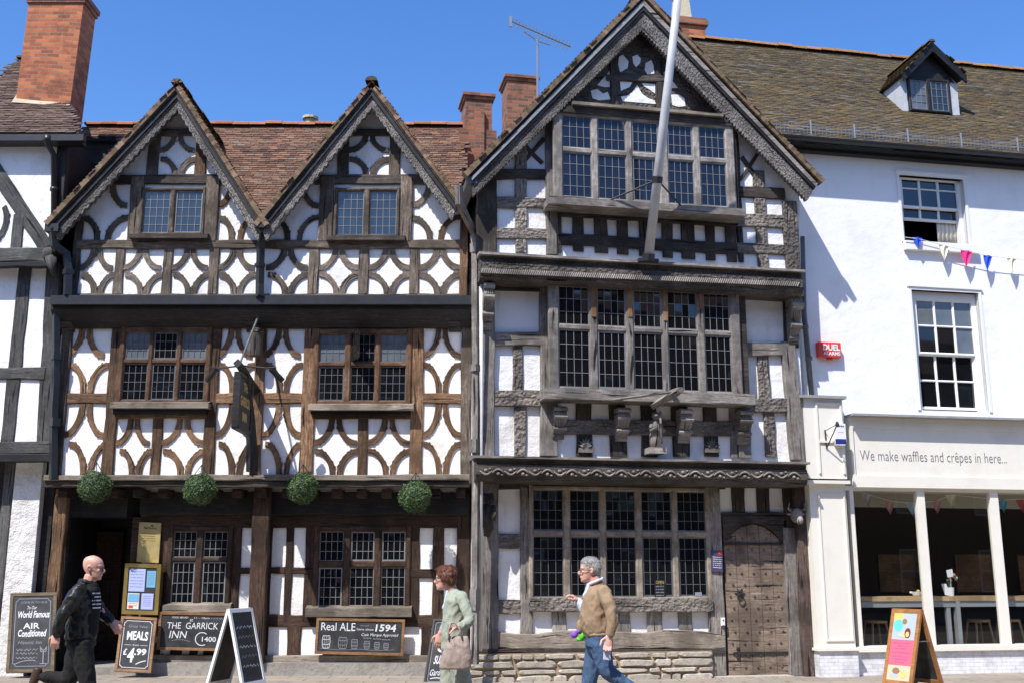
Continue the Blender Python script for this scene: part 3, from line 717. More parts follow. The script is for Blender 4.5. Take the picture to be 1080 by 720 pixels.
# ---- second floor timbers
S2.rail(81,489,253,262,pr=.05); S2.rail(81,489,309.5,315,pr=.03)
S2.stud(76,84,225,314,m=M['wood_darkgrey'],name='post',pr=.05); S2.stud(485,493,215,314,m=M['wood_orange'],name='post',pr=.05)
for a,c in ((120,130),(171,181),(220,230),(325,336),(378,388.5),(432,442)): S2.stud(a,c,262,310)
for a,c in ((84,120),(130,171),(181,220),(230,269),(281.5,325),(336,378),(388.5,432),(442,486)): S2.quatre(a,261,c,311,fx=.985,fy=1.0)
for dx,g in ((0,0),(205,1)):
    j1=(136,149.5) if not g else (336,351); j2=(216,230) if not g else (422,434.5)
    S2.stud(j1[0],j1[1],186,254,name='window_post',pr=.06); S2.stud(j2[0],j2[1],186,254,name='window_post',pr=.06)
    S2.rail(118+dx,246+dx,184,194,pr=.05,m=M['wood_darkgrey'])
    u=(155.5,168,206,218) if not g else (356,368,410.5,422)
    S2.stud(u[0],u[1],136,186,name='stud'); S2.stud(u[2],u[3],136,186,name='stud',m=M['wood_orange'] if not g else M['wood_top'])
    S2.rail(u[0]+8,u[3]-8,136,143)
    S2.quatre(u[1],142,u[2],184)
    if not g:
        S2.arcs([(136,194,20,27,180,270),(136,253,26,28,90,180)]); S2.arcs([(84,253,21,27,0,90)],m=M['wood_darkgrey'])
        S2.arcs([(230,194,17,26,270,360)],m=M['wood_orange']); S2.arcs([(230,253,17,27,0,90)]); S2.arcs([(270,253,20,28,90,180)],m=M['wood_orange'])
        window(inn,FA,W2,[(150.5,178),(184,212.5)],[(201,245)],(4,5),M['wood_top'],out=.075,fr=3.5,glass='glass_sky',sill=(136,219,246,251,.16),sill_m=M['wood_darkgrey'])
    else:
        S2.arcs([(337,194,20,27,180,270),(337,253,24,28,90,180)]); S2.arcs([(286,253,20,27,0,90)],m=M['wood_darkgrey'])
        S2.arcs([(434,194,21,26,270,360)]); S2.arcs([(434,253,22,27,0,90)]); S2.arcs([(486,253,24,28,90,180)],m=M['wood_orange'])
        window(inn,FA,W2,[(355.5,383),(390,418)],[(201,247)],(4,5),M['wood_top'],out=.075,fr=3.5,glass='glass_sky',sill=(344,427,248,253,.16),sill_m=M['wood_darkgrey'])
# ---- gable roofs, bargeboards
def gable(P,F,ap,lf,rf,wB,back,tm,deckm,th=.06,vm=None):
    A=F.pt(*ap,wB);L=F.pt(*lf,wB);Rr=F.pt(*rf,wB)
    for foot,sg in ((L,-1),(Rr,1)):
        sd=(A-foot); sl=sd.length
        slab(P,'roof_deck',[foot,A,A+Vector((0,back,0)),foot+Vector((0,back,0))],th,deckm)
        up=Vector((0,0,.075)); tiles(P,'roof_tiles',foot+up-sd.normalized()*.05,(0,1,0),sd,back,sl+.05,tm,gauge=.085,tw=.16,th=.014,jt=.01)
        vb=MB(); k=int(sl/.075); dn_=sd.normalized(); nn=Vector((-dn_.z*(1 if dn_.x>0 else -1),0,abs(dn_.x)))
        for i in range(-1,k):
            p=foot+dn_*(i*.075); t=min(1,max(0,R.gauss(.5,.3))); h=.092+R.uniform(-.004,.005); yo=-.055-R.uniform(0,.008); q0=Vector((0,yo,0))
            vb.prism([p+q0+nn*.0,p+q0+dn_*.09+nn*.0,p+q0+dn_*.10+nn*(h-.03),p+q0+nn*h],(0,.16,0),tone=t)
        vo=vb.build('verge_tiles',M['tile_verge'],P); fixn(vo)
    ridge_line(P,'ridge_tiles',A+Vector((0,-.07,.15)),A+Vector((0,back,.15)),M['tile_moss'],.10)
    return A,L,Rr
for (ap,lf,rf,oi) in (((187,95),(55,235),(277,236),0),((392,93),(275,236),(482,214),1)):
    A,L,Rr=gable(inn,FA,ap,lf,rf,WB,2.6,M['tile_red'],M['wood_black'])
    for sgn,foot in ((-1,lf),(1,rf)):
        outer=[(ap[0],ap[1]+1),(foot[0],foot[1]+1)]
        inner=[(ap[0],ap[1]+20),(foot[0]-sgn*5,foot[1]+17)]
        barge(inn,FA,WB-.02,outer,inner,M['wood_carved2'],saw=22,sawd=.035,band=[(0.0,.42,.035,M['wood_black']),(.0,.1,.06,M['wood_darkgrey'])])
# ---- main roof
V=FA.pt(275,232,W2-.2); pn=Vector((0,-math.sin(rad(48)),math.cos(rad(48)))); sd=Vector((0,math.cos(rad(48)),math.sin(rad(48))))
Rg=FA.on(300,134,V,pn); sl=(Rg-V).dot(sd); uL=FA.on(90,135,V,pn).x; uR=FA.on(491,150,V,pn).x
o0=Vector((uL,V.y,V.z)); cut=FA.on(110,146,V,pn); cs=(cut-V).dot(sd); cu=FA.on(125,150,V,pn).x-uL
tiles(inn,'roof_tiles',o0,(1,0,0),sd,uR-uL,sl,M['tile_red'],gauge=.082,tw=.165,inside=lambda a,s_:(a>cu or s_>cs),jt=.7)
tp=o0+sd*sl
slab(inn,'roof_deck',[Vector((uL+cu,V.y,V.z)),Vector((uR,V.y,V.z)),Vector((uR,tp.y,tp.z)),Vector((uL+cu,tp.y,tp.z))],.06,M['wood_black'])
slab(inn,'roof_deck',[o0+sd*cs,Vector((uL+cu,0,0))+Vector((0,(o0+sd*cs).y,(o0+sd*cs).z)),Vector((uL+cu,tp.y,tp.z)),tp],.06,M['wood_black'])
slab(inn,'rear_roof_slope',[tp,Vector((uR,tp.y,tp.z)),Vector((uR,tp.y+3,tp.z-3.3)),Vector((uL,tp.y+3,tp.z-3.3))],.08,M['tile_red'])
ridge_line(inn,'ridge_tiles',tp+Vector((0,0,.06)),Vector((uR,tp.y,tp.z+.06)),M['ridge'],.12,.32)
b=MB(); c_=o0+sd*cs; b.box((FA.U(55,200,0)-1.6,c_.y+.15,3.0),(FA.U(120,200,0),c_.y+2.5,c_.z+.10)); b.build('recessed_side_wall',M['wood_black'],inn)
b=MB(); vx=FA.pt(333,130,-3).x; b.tube([Vector((vx,tp.y+.5,tp.z-.2)),Vector((vx,tp.y+.5,tp.z+.36))],.11,12); b.tube([Vector((vx,tp.y+.5,tp.z+.37)),Vector((vx,tp.y+.5,tp.z+.42))],.16,12); b.build('flue_pot',M['pot'],inn,smooth=False)
# ---- downpipes
pipe(inn,FA,[(275,238,.95),(275,262,.86),(274,300,.86),(274,313,.95)],.055,M['gutter'],collars=((275,247,.9,.14),(274,280,.86,.06)),square=True)
pipe(inn,FA,[(56,240,1.1),(57,258,1.0),(70,268,.85),(72,285,.85),(71,312,.9)],.06,M['gutter'],collars=((72,287,.85,.08),),square=True)
b=MB(); 
for (x,y) in ((276,234),(55,238)):
    c=FA.pt(x,y,1.12); b.box((c.x-.11,c.y-.02,c.z-.1),(c.x+.11,c.y+.25,c.z+.03))
b.build('gutter_hopper',M['gutter'],inn)
pipe(inn,FA,[(59,322,.75),(59,400,.66),(57,430,.64),(56,505,.62)],.055,M['gutter'],collars=((59,376,.7,.1),(58,445,.66,.14)),square=True)
# ---- hook brackets under the jetty for the topiary
# ================================================================= NEIGHBOUR ON THE LEFT
lh=root('timber_framed_house','white house with black timbers and a tall brick chimney at the left edge','house',FA)
LA=Fac(FA,lh,.72,M['wood_greyblack'],.03); LB=Fac(FA,lh,.5,M['wood_greyblack'],.03)
wb(lh,FA,.72,-60,57,138,268,5,M['plaster'],ym=200); wb(lh,FA,.5,-60,52,262,480,5,M['plaster'])
wb(lh,FA,-.1,-60,46,475,712,5,M['wood_black'])
LA.beam(-20,157,48,261,15); LA.stud(12,24,226,263); LA.arcs([(-10,232,19,26,-80,40)]); LA.rail(-60,56,261,276,pr=.05); LA.rail(-60,58,276,281,m=M['wood_black'],pr=.08)
LA.stud(57,66,150,275,m=M['wood_black'],name='post',pr=.04); LA.rail(-60,60,141,147,m=M['wood_black'],name='wall_plate')
b=MB(); c=FA.pt(52,268,.8); b.ball(c,(.12,.1,.12)); b.tube([c+Vector((.02,0,-.05)),c+Vector((.12,0,-.35))],[.1,.05],6); b.build('carved_bracket',M['wood_greyblack'],lh,smooth=True)
LB.beam(26.5,278,7,468,14,name='stud'); LB.beam(56,278,45,470,14,name='post'); LB.beam(-18,278,-30,468,14,name='stud'); LB.rail(-60,47,387,400)
LB.rail(-60,57,465,478,m=M['wood_greyblack'],pr=.08); LB.rail(-60,58,478,487,m=M['wood_black'],pr=.11,name='beam')
o=wb(lh,FA,.25,6,35,486,714,.5,M['rough_plaster'],'render_pier'); o.modifiers.new('b','BEVEL').width=.04
G2=Fac(FA,lh,-.1,M['wood_greyblack'],.3); G2.stud(-6,5,486,712); wb(lh,FA,.1,38,50,486,712,.4,M['wood_black'],'gap_shade_strip')  # black strip paints in the shaded gap right of the pier
b=MB(); xs_=FA.U(57,200,.72); b.box((xs_-.01,-.73,FA.Z(57,268,.72)),(xs_+.05,4.2,FA.Z(57,139,.72))); b.box((FA.U(52,370,.5)-.01,-.51,FA.Z(50,480,.5)),(FA.U(52,370,.5)+.05,4.2,FA.Z(50,266,.5))); b.build('recess_shade_sheet',M['wood_black'],lh)  # black sheets over the side walls paint in the recess's darkness
# roof
e0=FA.pt(0,141,1.0); sdl=Vector((0,math.cos(rad(46)),math.sin(rad(46)))); pnl=Vector((0,-math.sin(rad(46)),math.cos(rad(46))))
rl=FA.on(5,63,e0,pnl); sll=(rl-e0).dot(sdl); x0=FA.U(-70,141,1.0); x1=FA.U(90,141,1.0)
xt=FA.on(60,63,e0,pnl).x
tiles(lh,'roof_tiles',Vector((x0,e0.y,e0.z)),(1,0,0),sdl,x1-x0,sll,M['tile_dark'],gauge=.08,tw=.165,jt=.9,inside=lambda a,s_: a+x0 < x1-.08+(xt-x1)*s_/sll)
slab(lh,'roof_deck',[Vector((x0,e0.y,e0.z)),Vector((x1-.1,e0.y,e0.z)),Vector((xt,rl.y,rl.z)),Vector((x0,rl.y,rl.z))],.06,M['wood_black'])
slab(lh,'rear_roof_slope',[Vector((x0,rl.y,rl.z)),Vector((xt,rl.y,rl.z)),Vector((xt,rl.y+3,rl.z-3)),Vector((x0,rl.y+3,rl.z-3))],.08,M['tile_dark'])
ridge_line(lh,'ridge_tiles',Vector((x0,rl.y,rl.z+.05)),Vector((xt,rl.y,rl.z+.05)),M['tile_dark'],.12,.32)
b=MB(); b.box((x0,e0.y-.02,e0.z-.13),(x1-.02,e0.y+.1,e0.z-.02)); b.box((x0,e0.y+.1,e0.z-.12),(x1-.1,-.7,e0.z-.05)); b.build('gutter',M['gutter'],lh)
pipe(lh,FA,[(50,146,1.0),(50,152,1.0),(57,164,.84),(57,262,.8)],.05,M['gutter'],collars=((50,147,1.0,.12),(57,200,.82,.06)))
def leaning_stack(P,F,bl,br,tr,tl,w,depth,m,capm,name='chimney',sink=.6):
    a,b1,c,d=[F.pt(*p,w) for p in (bl,br,tr,tl)]
    dn=Vector((0,0,-sink)); b=MB(); Dv=Vector((0,depth,0)); 
    a2=a+(a-d).normalized()*sink; b2=b1+(b1-c).normalized()*sink
    q=[a2,b2,c,d]; H=(d-a2).length; Wd=(b2-a2).length
    b.face(q,[(0,0),(Wd,0),(Wd,H),(0,H)]); b.face([q[1],q[1]+Dv,q[2]+Dv,q[2]],[(0,0),(depth,0),(depth,H),(0,H)])
    b.face([q[0]+Dv,q[0],q[3],q[3]+Dv],[(0,0),(depth,0),(depth,H),(0,H)]); b.face([q[1]+Dv,q[0]+Dv,q[3]+Dv,q[2]+Dv],[(0,0),(Wd,0),(Wd,H),(0,H)]); b.face([q[3],q[2],q[2]+Dv,q[3]+Dv])
    o=b.build(name,m,P); fixn(o)
    up=(d-a).normalized(); ex=(c-d).normalized(); k=MB()
    for (h0,h1,p) in ((-.12,-.05,.03),(-.05,.04,.055)):
        B0=d+up*h0-ex*p+Vector((0,-p,0)); B1=c+up*h0+ex*p+Vector((0,-p,0)); T1=c+up*h1+ex*p+Vector((0,-p,0)); T0=d+up*h1-ex*p+Vector((0,-p,0))
        k.prism([B0,B1,T1,T0],(0,depth+2*p,0))
    ko=k.build('chimney_cap',capm,o); fixn(ko)
    return o
pc=FA.on(45,110,e0,pnl); wch=-pc.y
st=leaning_stack(lh,FA,(17,104),(74,110),(89,-3),(31,-3),wch,.55,M['brick'],M['brick_old'],sink=.5)
b=MB(); a_=FA.pt(12,108,wch+.05); c_=FA.pt(73,112,wch+.05); b.prism([a_,c_,c_+Vector((-.02,.1,.16)),a_+Vector((.03,.1,.2))],(0,.2,0)); o=b.build('lead_apron',M['pot'],lh); fixn(o)
# ================================================================= MIDDLE HOUSE (carved gable)
mh=root('carved_timber_house','tall grey oak framed house with one large carved gable and long leaded windows','house',FB)
V1,V2,VB=.42,.72,1.06
B0=Fac(FB,mh,0,M['wood_mid'],.035); B1=Fac(FB,mh,V1,M['wood_mid'],.04); B2=Fac(FB,mh,V2,M['wood_mid'],.04)
wb(mh,FB,0,508,846,500,712,5.0,M['plaster']); wb(mh,FB,V1,508,845,290,490,5.2,M['plaster'],ym=400)
b=MB(); Pm=lambda x,y:FB.pt(x,y,V2)
b.prism([Pm(513,280),Pm(845,300),Pm(843,205),Pm(678,28),Pm(518,180)],(0,4.5,0)); o=b.build('gable_wall',M['plaster'],mh)
# ---- ground floor
B0.stud(501,526,508,712,name='post',pr=.10); B0.stud(549,562,510,670,pr=.06,name='post'); 
B0.rail(524,562,508,514); B0.rail(525,550,562,578,m=M['wood_carved'],pr=.055); B0.rail(525,550,632,647,m=M['wood_carved'],pr=.055)
b0=B0
ws=[563,582.5,597.5,614,632,648,665,683,698.5,716,730.5,748.5]
for i in range(1,len(ws)-1,2): B0.stud(ws[i],ws[i+1],644,669)
B0.stud(747.5,763,508,712,name='post',pr=.09)
for a,c in ((772.5,786),(799,812)): B0.stud(a,c,509,541,m=M['wood_darkgrey'])
B0.rail(757,832,539.5,549,m=M['wood_darkgrey'],pr=.06)
B0.rail(500,765,666,684,m=M['wood_sill'],pr=.10,wob=.02,name='sill_beam')
B0.rail(500,765,683,688,m=M['wood_darkgrey'],pr=.12,wob=.012,name='sill_beam')
B0.rail(526,765,508,515,m=M['wood_darkgrey'],pr=.06)
window(mh,FB,0,[(563,594.5),(602,633),(640,671),(678,709.5),(716,745.5)],[(516,558),(565,629)],{0:(4,4),1:(4,5)},M['wood_sill'],out=.10,fr=5,leadm='lead_dim')
B0.rail(559,752,630,645,m=M['wood_carved'],pr=.14)
# window stickers: parts of that window
st=MB(); c=FB.pt(690,612,.06)
pl=Plane2(FB.pt(690,611,.09),Vector((.17,0,0)),Vector((0,0,-.28)))
o=bpy.data.objects.new('x',None)
b=MB(); b.face([pl.P(0,.0),pl.P(0,1),pl.P(1,1),pl.P(1,0)],None,0); 
for k in range(4): squig(b,pl,.12,.35+.16*k,.88,.02,.02,4,mi=1)
write(b,pl,'OPEN',.15,.05,.9,.22,mi=2)
b.build('window_sticker',[M['black'],M['chalkdim'],M['gold']],mh)
pl=Plane2(FB.pt(733,624,.09),Vector((.11,0,0)),Vector((0,0,-.06))); b=MB(); b.face([pl.P(0,.0),pl.P(0,1),pl.P(1,1),pl.P(1,0)]); b.build('window_sticker',[M['chalkdim']],mh)
# door --------------------------------------------------------
zt=FB.Z(795,552,.0); zb=FB.Z(795,711,.0); xl=FB.U(765,640,.0); xr=FB.U(828,640,.0)
wb(mh,FB,.012,762,831,549,713,.05,M['wood_darkgrey'],'door_surround')
b=MB(); n=5; 
for i in range(n):
    a=xl+(xr-xl)*i/n+.004; c=xl+(xr-xl)*(i+1)/n-.004; h=lambda x: zt-.02-.32*abs((x-(xl+xr)/2)/((xr-xl)/2))**2.2
    y=-.035-R.uniform(0,.008)
    b.prism([Vector((a,y,zb)),Vector((c,y,zb)),Vector((c,y,h(c))),Vector(((a+c)/2,y,h((a+c)/2)+.01)),Vector((a,y,h(a)))],(0,.04,0))
door=b.build('door',M['wood_door'],mh)
b=MB()
for r in range(12):
    for k in range(5):
        x=xl+(xr-xl)*(k+.5+(.12 if r%2 else -.12))/n; z=zb+.12+(zt-zb-.35)*r/11; b.ball((x,-.045,z),(.021,.016,.021),6,4)
b.build('door_studs',M['stud_iron'],door)
def strap(z):
    b=MB(); b.box((xl+.12,-.058,z-.022),(xr,-.04,z+.022)); 
    for dx,dz in ((.1,0),(.16,.07),(.16,-.07)): b.ball((xl+dx,-.05,z+dz),(.035,.012,.03),6,4)
    return b.build('strap_hinge',M['iron'],door)
strap(FB.Z(795,688,.0)); b=MB(); z=FB.Z(795,573,0); b.box((xl,-.06,z-.02),(xr,-.03,z+.02)); b.build('strap_hinge',M['iron'],door)
b=MB(); z=FB.Z(779,625,0); xk=FB.U(779,625,0)
for k in range(6):
    a=math.pi*k/3; b.prism([Vector((xk+.03*math.cos(a-.5),-.06,z+.03*math.sin(a-.5))),Vector((xk+.09*math.cos(a),-.05,z+.09*math.sin(a))),Vector((xk+.03*math.cos(a+.5),-.06,z+.03*math.sin(a+.5)))],(0,.02,0))
b.tube([Vector((xk+.05*math.cos(t),-.08,z-.06+.06*math.sin(t))) for t in [2*math.pi*k/12 for k in range(13)]],.01,6)
b.build('ring_handle',M['iron'],door)
# carved arch head over the door
b=MB(); 
k=12
for i in range(k):
    def q(t):
        x=xl-.02+(xr-xl+.04)*t; return x, zt-.0-.36*abs(2*t-1)**2.4
    x0,z0=q(i/k); x1,z1=q((i+1)/k); T=zt+.12
    b.prism([Vector((x0,-.09,z0)),Vector((x1,-.09,z1)),Vector((x1,-.09,T)),Vector((x0,-.09,T))],(0,.07,0))
b.build('door_arch',M['wood_darkgrey'],mh)
wb(mh,FB,.30,757,838,713,722,.5,M['stone'],'door_step')
# right hand bowed post with carved bull head, dark end post
B0.beam(833,556,841,712,13,m=M['wood_mid'],name='post',pr=.12); B0.stud(844,863,508,716,m=M['wood_purple'],name='post',pr=.24)
B0.stud(829,846,512,560,m=M['wood_darkgrey'],name='post',pr=.10)
b=MB(); c=FB.pt(840,543,.28); b.ball(c,(.09,.13,.12),10,8); b.ball(c+Vector((0,-.1,-.08)),(.06,.07,.07),8,6)
for s in (-1,1):
    b.tube([c+Vector((s*.07,0,.07)),c+Vector((s*.14,-.03,.1)),c+Vector((s*.13,-.05,.2))],[.028,.022,.006],6); b.ball(c+Vector((s*.11,0,.02)),(.05,.02,.025),6,4)
    b.ball(c+Vector((s*.05,-.11,.02)),.016,6,4)
b.build('carved_bull_head',M['wood_mid'],mh,smooth=True)
# carved lion on the left post
b=MB(); c=FB.pt(514,535,.26)
b.tube([c+Vector((0,.03,-.42)),c+Vector((.02,0,-.3)),c+Vector((-.03,-.02,-.12)),c+Vector((.0,-.03,.05))],[.05,.08,.1,.09],8); b.ball(c+Vector((.01,-.08,.13)),(.085,.1,.09),8,6); b.ball(c+Vector((.03,-.17,.1)),(.05,.05,.045),8,6)
for s in (-1,1): b.tube([c+Vector((s*.07,-.05,.02)),c+Vector((s*.09,-.14,-.08)),c+Vector((s*.07,-.12,-.2))],[.04,.035,.03],6); b.ball(c+Vector((s*.06,-.04,.2)),.03,6,4)
b.tube([c+Vector((-.08,0,-.3)),c+Vector((-.13,-.02,-.15)),c+Vector((-.12,-.02,-.02))],[.02,.018,.03],6)
b.build('carved_lion',M['wood_darkgrey'],mh,smooth=True)
# stone plinth ------------------------------------------------
b=MB(); yy=-.16; x0=FB.U(495,700,.16); x1=FB.U(752,700,.16); zT=FB.Z(600,688,.16)
z=-.04; rows=4; hh=(zT-z)/rows; HS=[.30,.20,.29,.21]
for r in range(rows):
    x=x0+jit(.05); h=(zT+.04)*HS[r] if r<rows-1 else (zT-z)
    zz0=z; z+=h
    while x<x1-.04:
        w_=R.choice((R.uniform(.14,.28),R.uniform(.35,.75))); xe=min(x+w_,x1)
        if x1-xe<.12: xe=x1
        g=.012; n_=9; pts=[]; cx=(x+xe)/2; cz=(zz0+z)/2; a_=(xe-x)/2-g; b_=h/2-g
        for t in range(12):
            th=2*math.pi*t/12; e=.35; px_=abs(math.cos(th))**e*(1 if math.cos(th)>0 else -1); pz_=abs(math.sin(th))**e*(1 if math.sin(th)>0 else -1)
            pts.append(Vector((cx+a_*px_*R.uniform(.9,1.05),0,cz+b_*pz_*R.uniform(.74,1.16))))
        o1=R.uniform(.02,.055); tn=R.random()
        rings=[[Vector((p.x,-.10,p.z)) for p in pts],[Vector((p.x,yy-o1*.4,p.z)) for p in pts],[Vector((cx+(p.x-cx)*.86,yy-o1,cz+(p.z-cz)*.8)) for p in pts]]
        b.strip(rings,tone=tn)
        x=xe
o=b.build('stone_plinth',M['stone'],mh,smooth=False); fixn(o)
b=MB(); b.box((x0-.02,-.15,-.05),(x1,0,zT)); b.build('plinth_mortar',M['mortar'],mh)
# ---- bressumer 1 at first floor
wB1=.70
def bress(x0,x1,yt0,yt1,yb0,yb1,w,m,topm,name,th=.12,topd=.05,dp=.6):
    A=FB.pt(x0,yt0,w);Bq=FB.pt(x1,yt1,w);C=FB.pt(x1,yb1,w);Dq=FB.pt(x0,yb0,w)
    zt_=(A.z+Bq.z)/2;zb_=(C.z+Dq.z)/2; xa=A.x; xb=Bq.x; H=zt_-zb_
    b=MB(); 
    prof=[(0,.0,1),(.05,.02,.86),(.02,.0,.84),(-.02,0,.80),(-.05,0,.55),(-.02,0,.25),(-.03,0,.18),(-.10,0,.1),(-.12,0,0)]
    ys=[(-w+.03,zt_-H*.12),(-w+.05,zt_-H*.16),(-w+.05,zt_-H*.3),(-w+.01,zt_-H*.36),(-w+.0,zt_-H*.75),(-w+.03,zt_-H*.8),(-w+.05,zt_-H*.95),(-w+.1,zb_)]
    k=int((xb-xa)/.5)+1; secs=[]
    for i in range(k+1):
        x=xa+.03+(xb-xa-.06)*i/k; j=jit(.006)
        secs.append([Vector((x,y+j,z)) for y,z in ys]+[Vector((x,-w+dp,zb_)),Vector((x,-w+dp,zt_-H*.12))])
    b.strip(secs); o=b.build(name,m,mh); fixn(o)
    b=MB(); b.prism([Vector((xa,-w-topd,zt_-H*.12)),Vector((xb,-w-topd,zt_-H*.12)),Vector((xb,-w-topd,zt_-H*.03)),Vector((xa,-w-topd,zt_-H*.03))],(0,.01,0))
    b.prism([Vector((xa,-w-topd,zt_-H*.12)),Vector((xa,-w-topd,zt_-H*.03)),Vector((xa,-w+dp-.05,zt_+.05)),Vector((xa,-w+dp-.05,zt_-H*.12))],(xb-xa,0,0))
    q=b.build('weather_board',topm,mh); fixn(q)
    return o
bress(500,853,478,487.5,507,511,wB1,M['wood_darkgrey'],M['wood_mid'],'carved_bressumer')
scroll(mh,FB,wB1-.0,506,850,497,501,4,13,M['wood_mid'])
bress(505,848,262,288,297,307,.92,M['wood_carved_mid'],M['wood_mid'],'carved_bressumer',dp=.5)
b=MB()   # rope moulding
for k in range(150):
    x=508+k*(843-508)/150; y=288+(x-508)*.043; p=FB.pt(x,y,.93); q=FB.pt(x+2.2,y-4.5,.93); b.tube([p,q],.014,5)
b.build('rope_moulding',M['wood_mid'],mh)
# ---- first floor timbers
B1.stud(508,522,303,480,name='post',pr=.10); B1.stud(570,588,300,480,name='post',pr=.08,m=M['wood_mid']); B1.stud(776,789,306,482,name='post',pr=.06)
B1.rail(520,572,350,364,pr=.08); B1.rail(520,572,411,428,m=M['wood_carved'],pr=.08)
B1.stud(541,551.5,364,412,m=M['wood_carved']); B1.stud(543,555,428,480,m=M['wood_carved'])
B1.rail(788,828,361,375,pr=.08); B1.rail(788,838,419.5,434.5,m=M['wood_carved'],pr=.08); B1.stud(800,812,374,420,m=M['wood_carved']); B1.stud(807,818,434,481,m=M['wood_carved'])
B1.beam(832,360,842,484,14,name='post',pr=.09)
B1.stud(827,841,308,366,name='post',m=M['wood_darkgrey'])
B1.rail(520,848,298,306,m=M['wood_darkgrey'],pr=.06,y0b=303,y1b=317)
corbel(mh,FB,V1+.05,833,10,308,362,.3,M['wood_mid'],'carved_bracket'); corbel(mh,FB,V1+.08,513,10,302,348,.3,M['wood_mid'],'carved_bracket')
# oriel
def obox(xa,xb,ya,yb,w0,w1,m,name,parent=None,refx=None):
    refx=refx or xa; b=MB(); b.box((FB.U(xa,(ya+yb)/2,w1),-w1,FB.Z(refx,yb,w1)),(FB.U(xb,(ya+yb)/2,w1),-w0,FB.Z(refx,ya,w1))); return b.build(name,m,parent or mh)
cols1=[(590,622),(631,660.5),(669,699),(705.5,736),(744,771)]
obox(580,788,299,412,V1,V1+.22,M['wood_darkgrey'],'oriel_box',refx=590)
window(mh,FB,V1+.22,cols1,[(301,341),(347,407)],{0:(4,3),1:(4,4)},M['wood_mid'],out=.07,fr=11,leadm='leading',rec=.045,deep=.06)
obox(574,796,408.5,420,V1,V1+.42,M['wood_mid'],'oriel_sill',refx=590)
for x_ in (626.5,664.5,702,740): B1.stud(x_-2.6,x_+2.6,302,R.choice((326,334,338)),m=M['wood_boardframe'],name='new_oak_patch',pr=.305)
# below the oriel
uw=[592,608,624.5,643,661,676.5,693,709,727,742.5,757,770]
for i in range(1,len(uw)-1,2): B1.stud(uw[i]+.0,uw[i+1],420,481,m=M['wood_darkgrey'] if i%4 else M['wood_mid'])
B1.stud(770,777,420,482)
B1.rail(588,778,441.5,457.5,m=M['wood_carved'],pr=.05,y0b=444,y1b=460)
for x in (588,654,719,781): corbel(mh,FB,V1+.04,x,12,430+ (x-588)*.02,463+(x-588)*.03,.26,M['wood_mid'],'carved_corbel')
for x in (618,751):
    b=MB(); c=FB.pt(x,472,V1+.06)
    for k in range(-3,4):
        a=math.pi/2+k*.42; b.tube([c,c+Vector((.06*math.cos(a),-.02,.07*math.sin(a))),c+Vector((.13*math.cos(a),0,.16*math.sin(a)))],[.014,.026,.006],5)
    b.box((c.x-.12,c.y-.02,c.z-.07),(c.x+.12,c.y+.05,c.z)); b.build('carved_fleuron',M['wood_mid'],mh)
# carved bear with ragged staff
b=MB(); c=FB.pt(691,455,V1+.2)
b.tube([c+Vector((0,.05,-.25)),c+Vector((0,0,-.1)),c+Vector((.01,-.02,.08)),c+Vector((0,-.02,.18))],[.08,.1,.08,.06],8); b.ball(c+Vector((0,-.05,.24)),(.065,.08,.07),8,6); b.ball(c+Vector((-.02,-.13,.23)),(.03,.05,.03),6,5)
for s in (-1,1): b.tube([c+Vector((s*.07,-.03,.1)),c+Vector((s*.1,-.1,.0)),c+Vector((s*.03,-.14,.05))],[.035,.03,.025],6)
b.tube([c+Vector((.05,-.15,-.2)),c+Vector((.04,-.15,.3))],.018,5)
b.box((c.x-.14,c.y-.1,c.z-.34),(c.x+.14,c.y+.15,c.z-.25))
b.build('carved_bear',M['wood_mid'],mh,smooth=True)
b=MB(); e=FB.pt(716,412,V1+.72); b.tube([FB.pt(634,423,V1+.35),e],.022,6); b.tube([FB.pt(688,428,V1+.35),FB.pt(716,412,V1+.78)],.06,4); b.tube([e+Vector((0,-.1,0)),e+Vector((0,.25,.02))],.05,6); b.build('projecting_bracket',M['wood_mid'],mh)
# ---- second floor timbers
sl=lambda x:.067*(x-592)
B2.stud(503,524,178,266,name='post',pr=.06,m=M['wood_darkgrey']); B2.stud(543.5,556,150,266,m=M['wood_carved']); B2.stud(576,588,120,268,name='post',pr=.06)
B2.rail(522,578,207,218.5,m=M['wood_carved'],y0b=209,y1b=219.5); B2.rail(522,578,240,252,m=M['wood_carved'],y0b=241,y1b=252); B2.rail(522,578,178,189,m=M['wood_darkgrey'])
B2.stud(797,809,180,282,m=M['wood_carved']); B2.rail(778,830,225,238,m=M['wood_carved'],y0b=227,y1b=241); B2.rail(778,830,256,267,m=M['wood_carved'],y0b=258,y1b=269); B2.rail(778,828,196,207,m=M['wood_darkgrey'],y0b=198,y1b=210)
B2.stud(828,843,212,284,name='post',pr=.07,m=M['wood_carved']); B2.stud(776,782,140,276,name='post',m=M['wood_darkgrey'])
# cross braces in the two upper corner panels
B2.beam(548,176,574,146,4,m=M['wood_darkgrey']);B2.beam(551,150,572,172,4,m=M['wood_darkgrey'])
B2.beam(781,190,800,162,4,m=M['wood_darkgrey']);B2.beam(783,165,803,194,4,m=M['wood_darkgrey'])
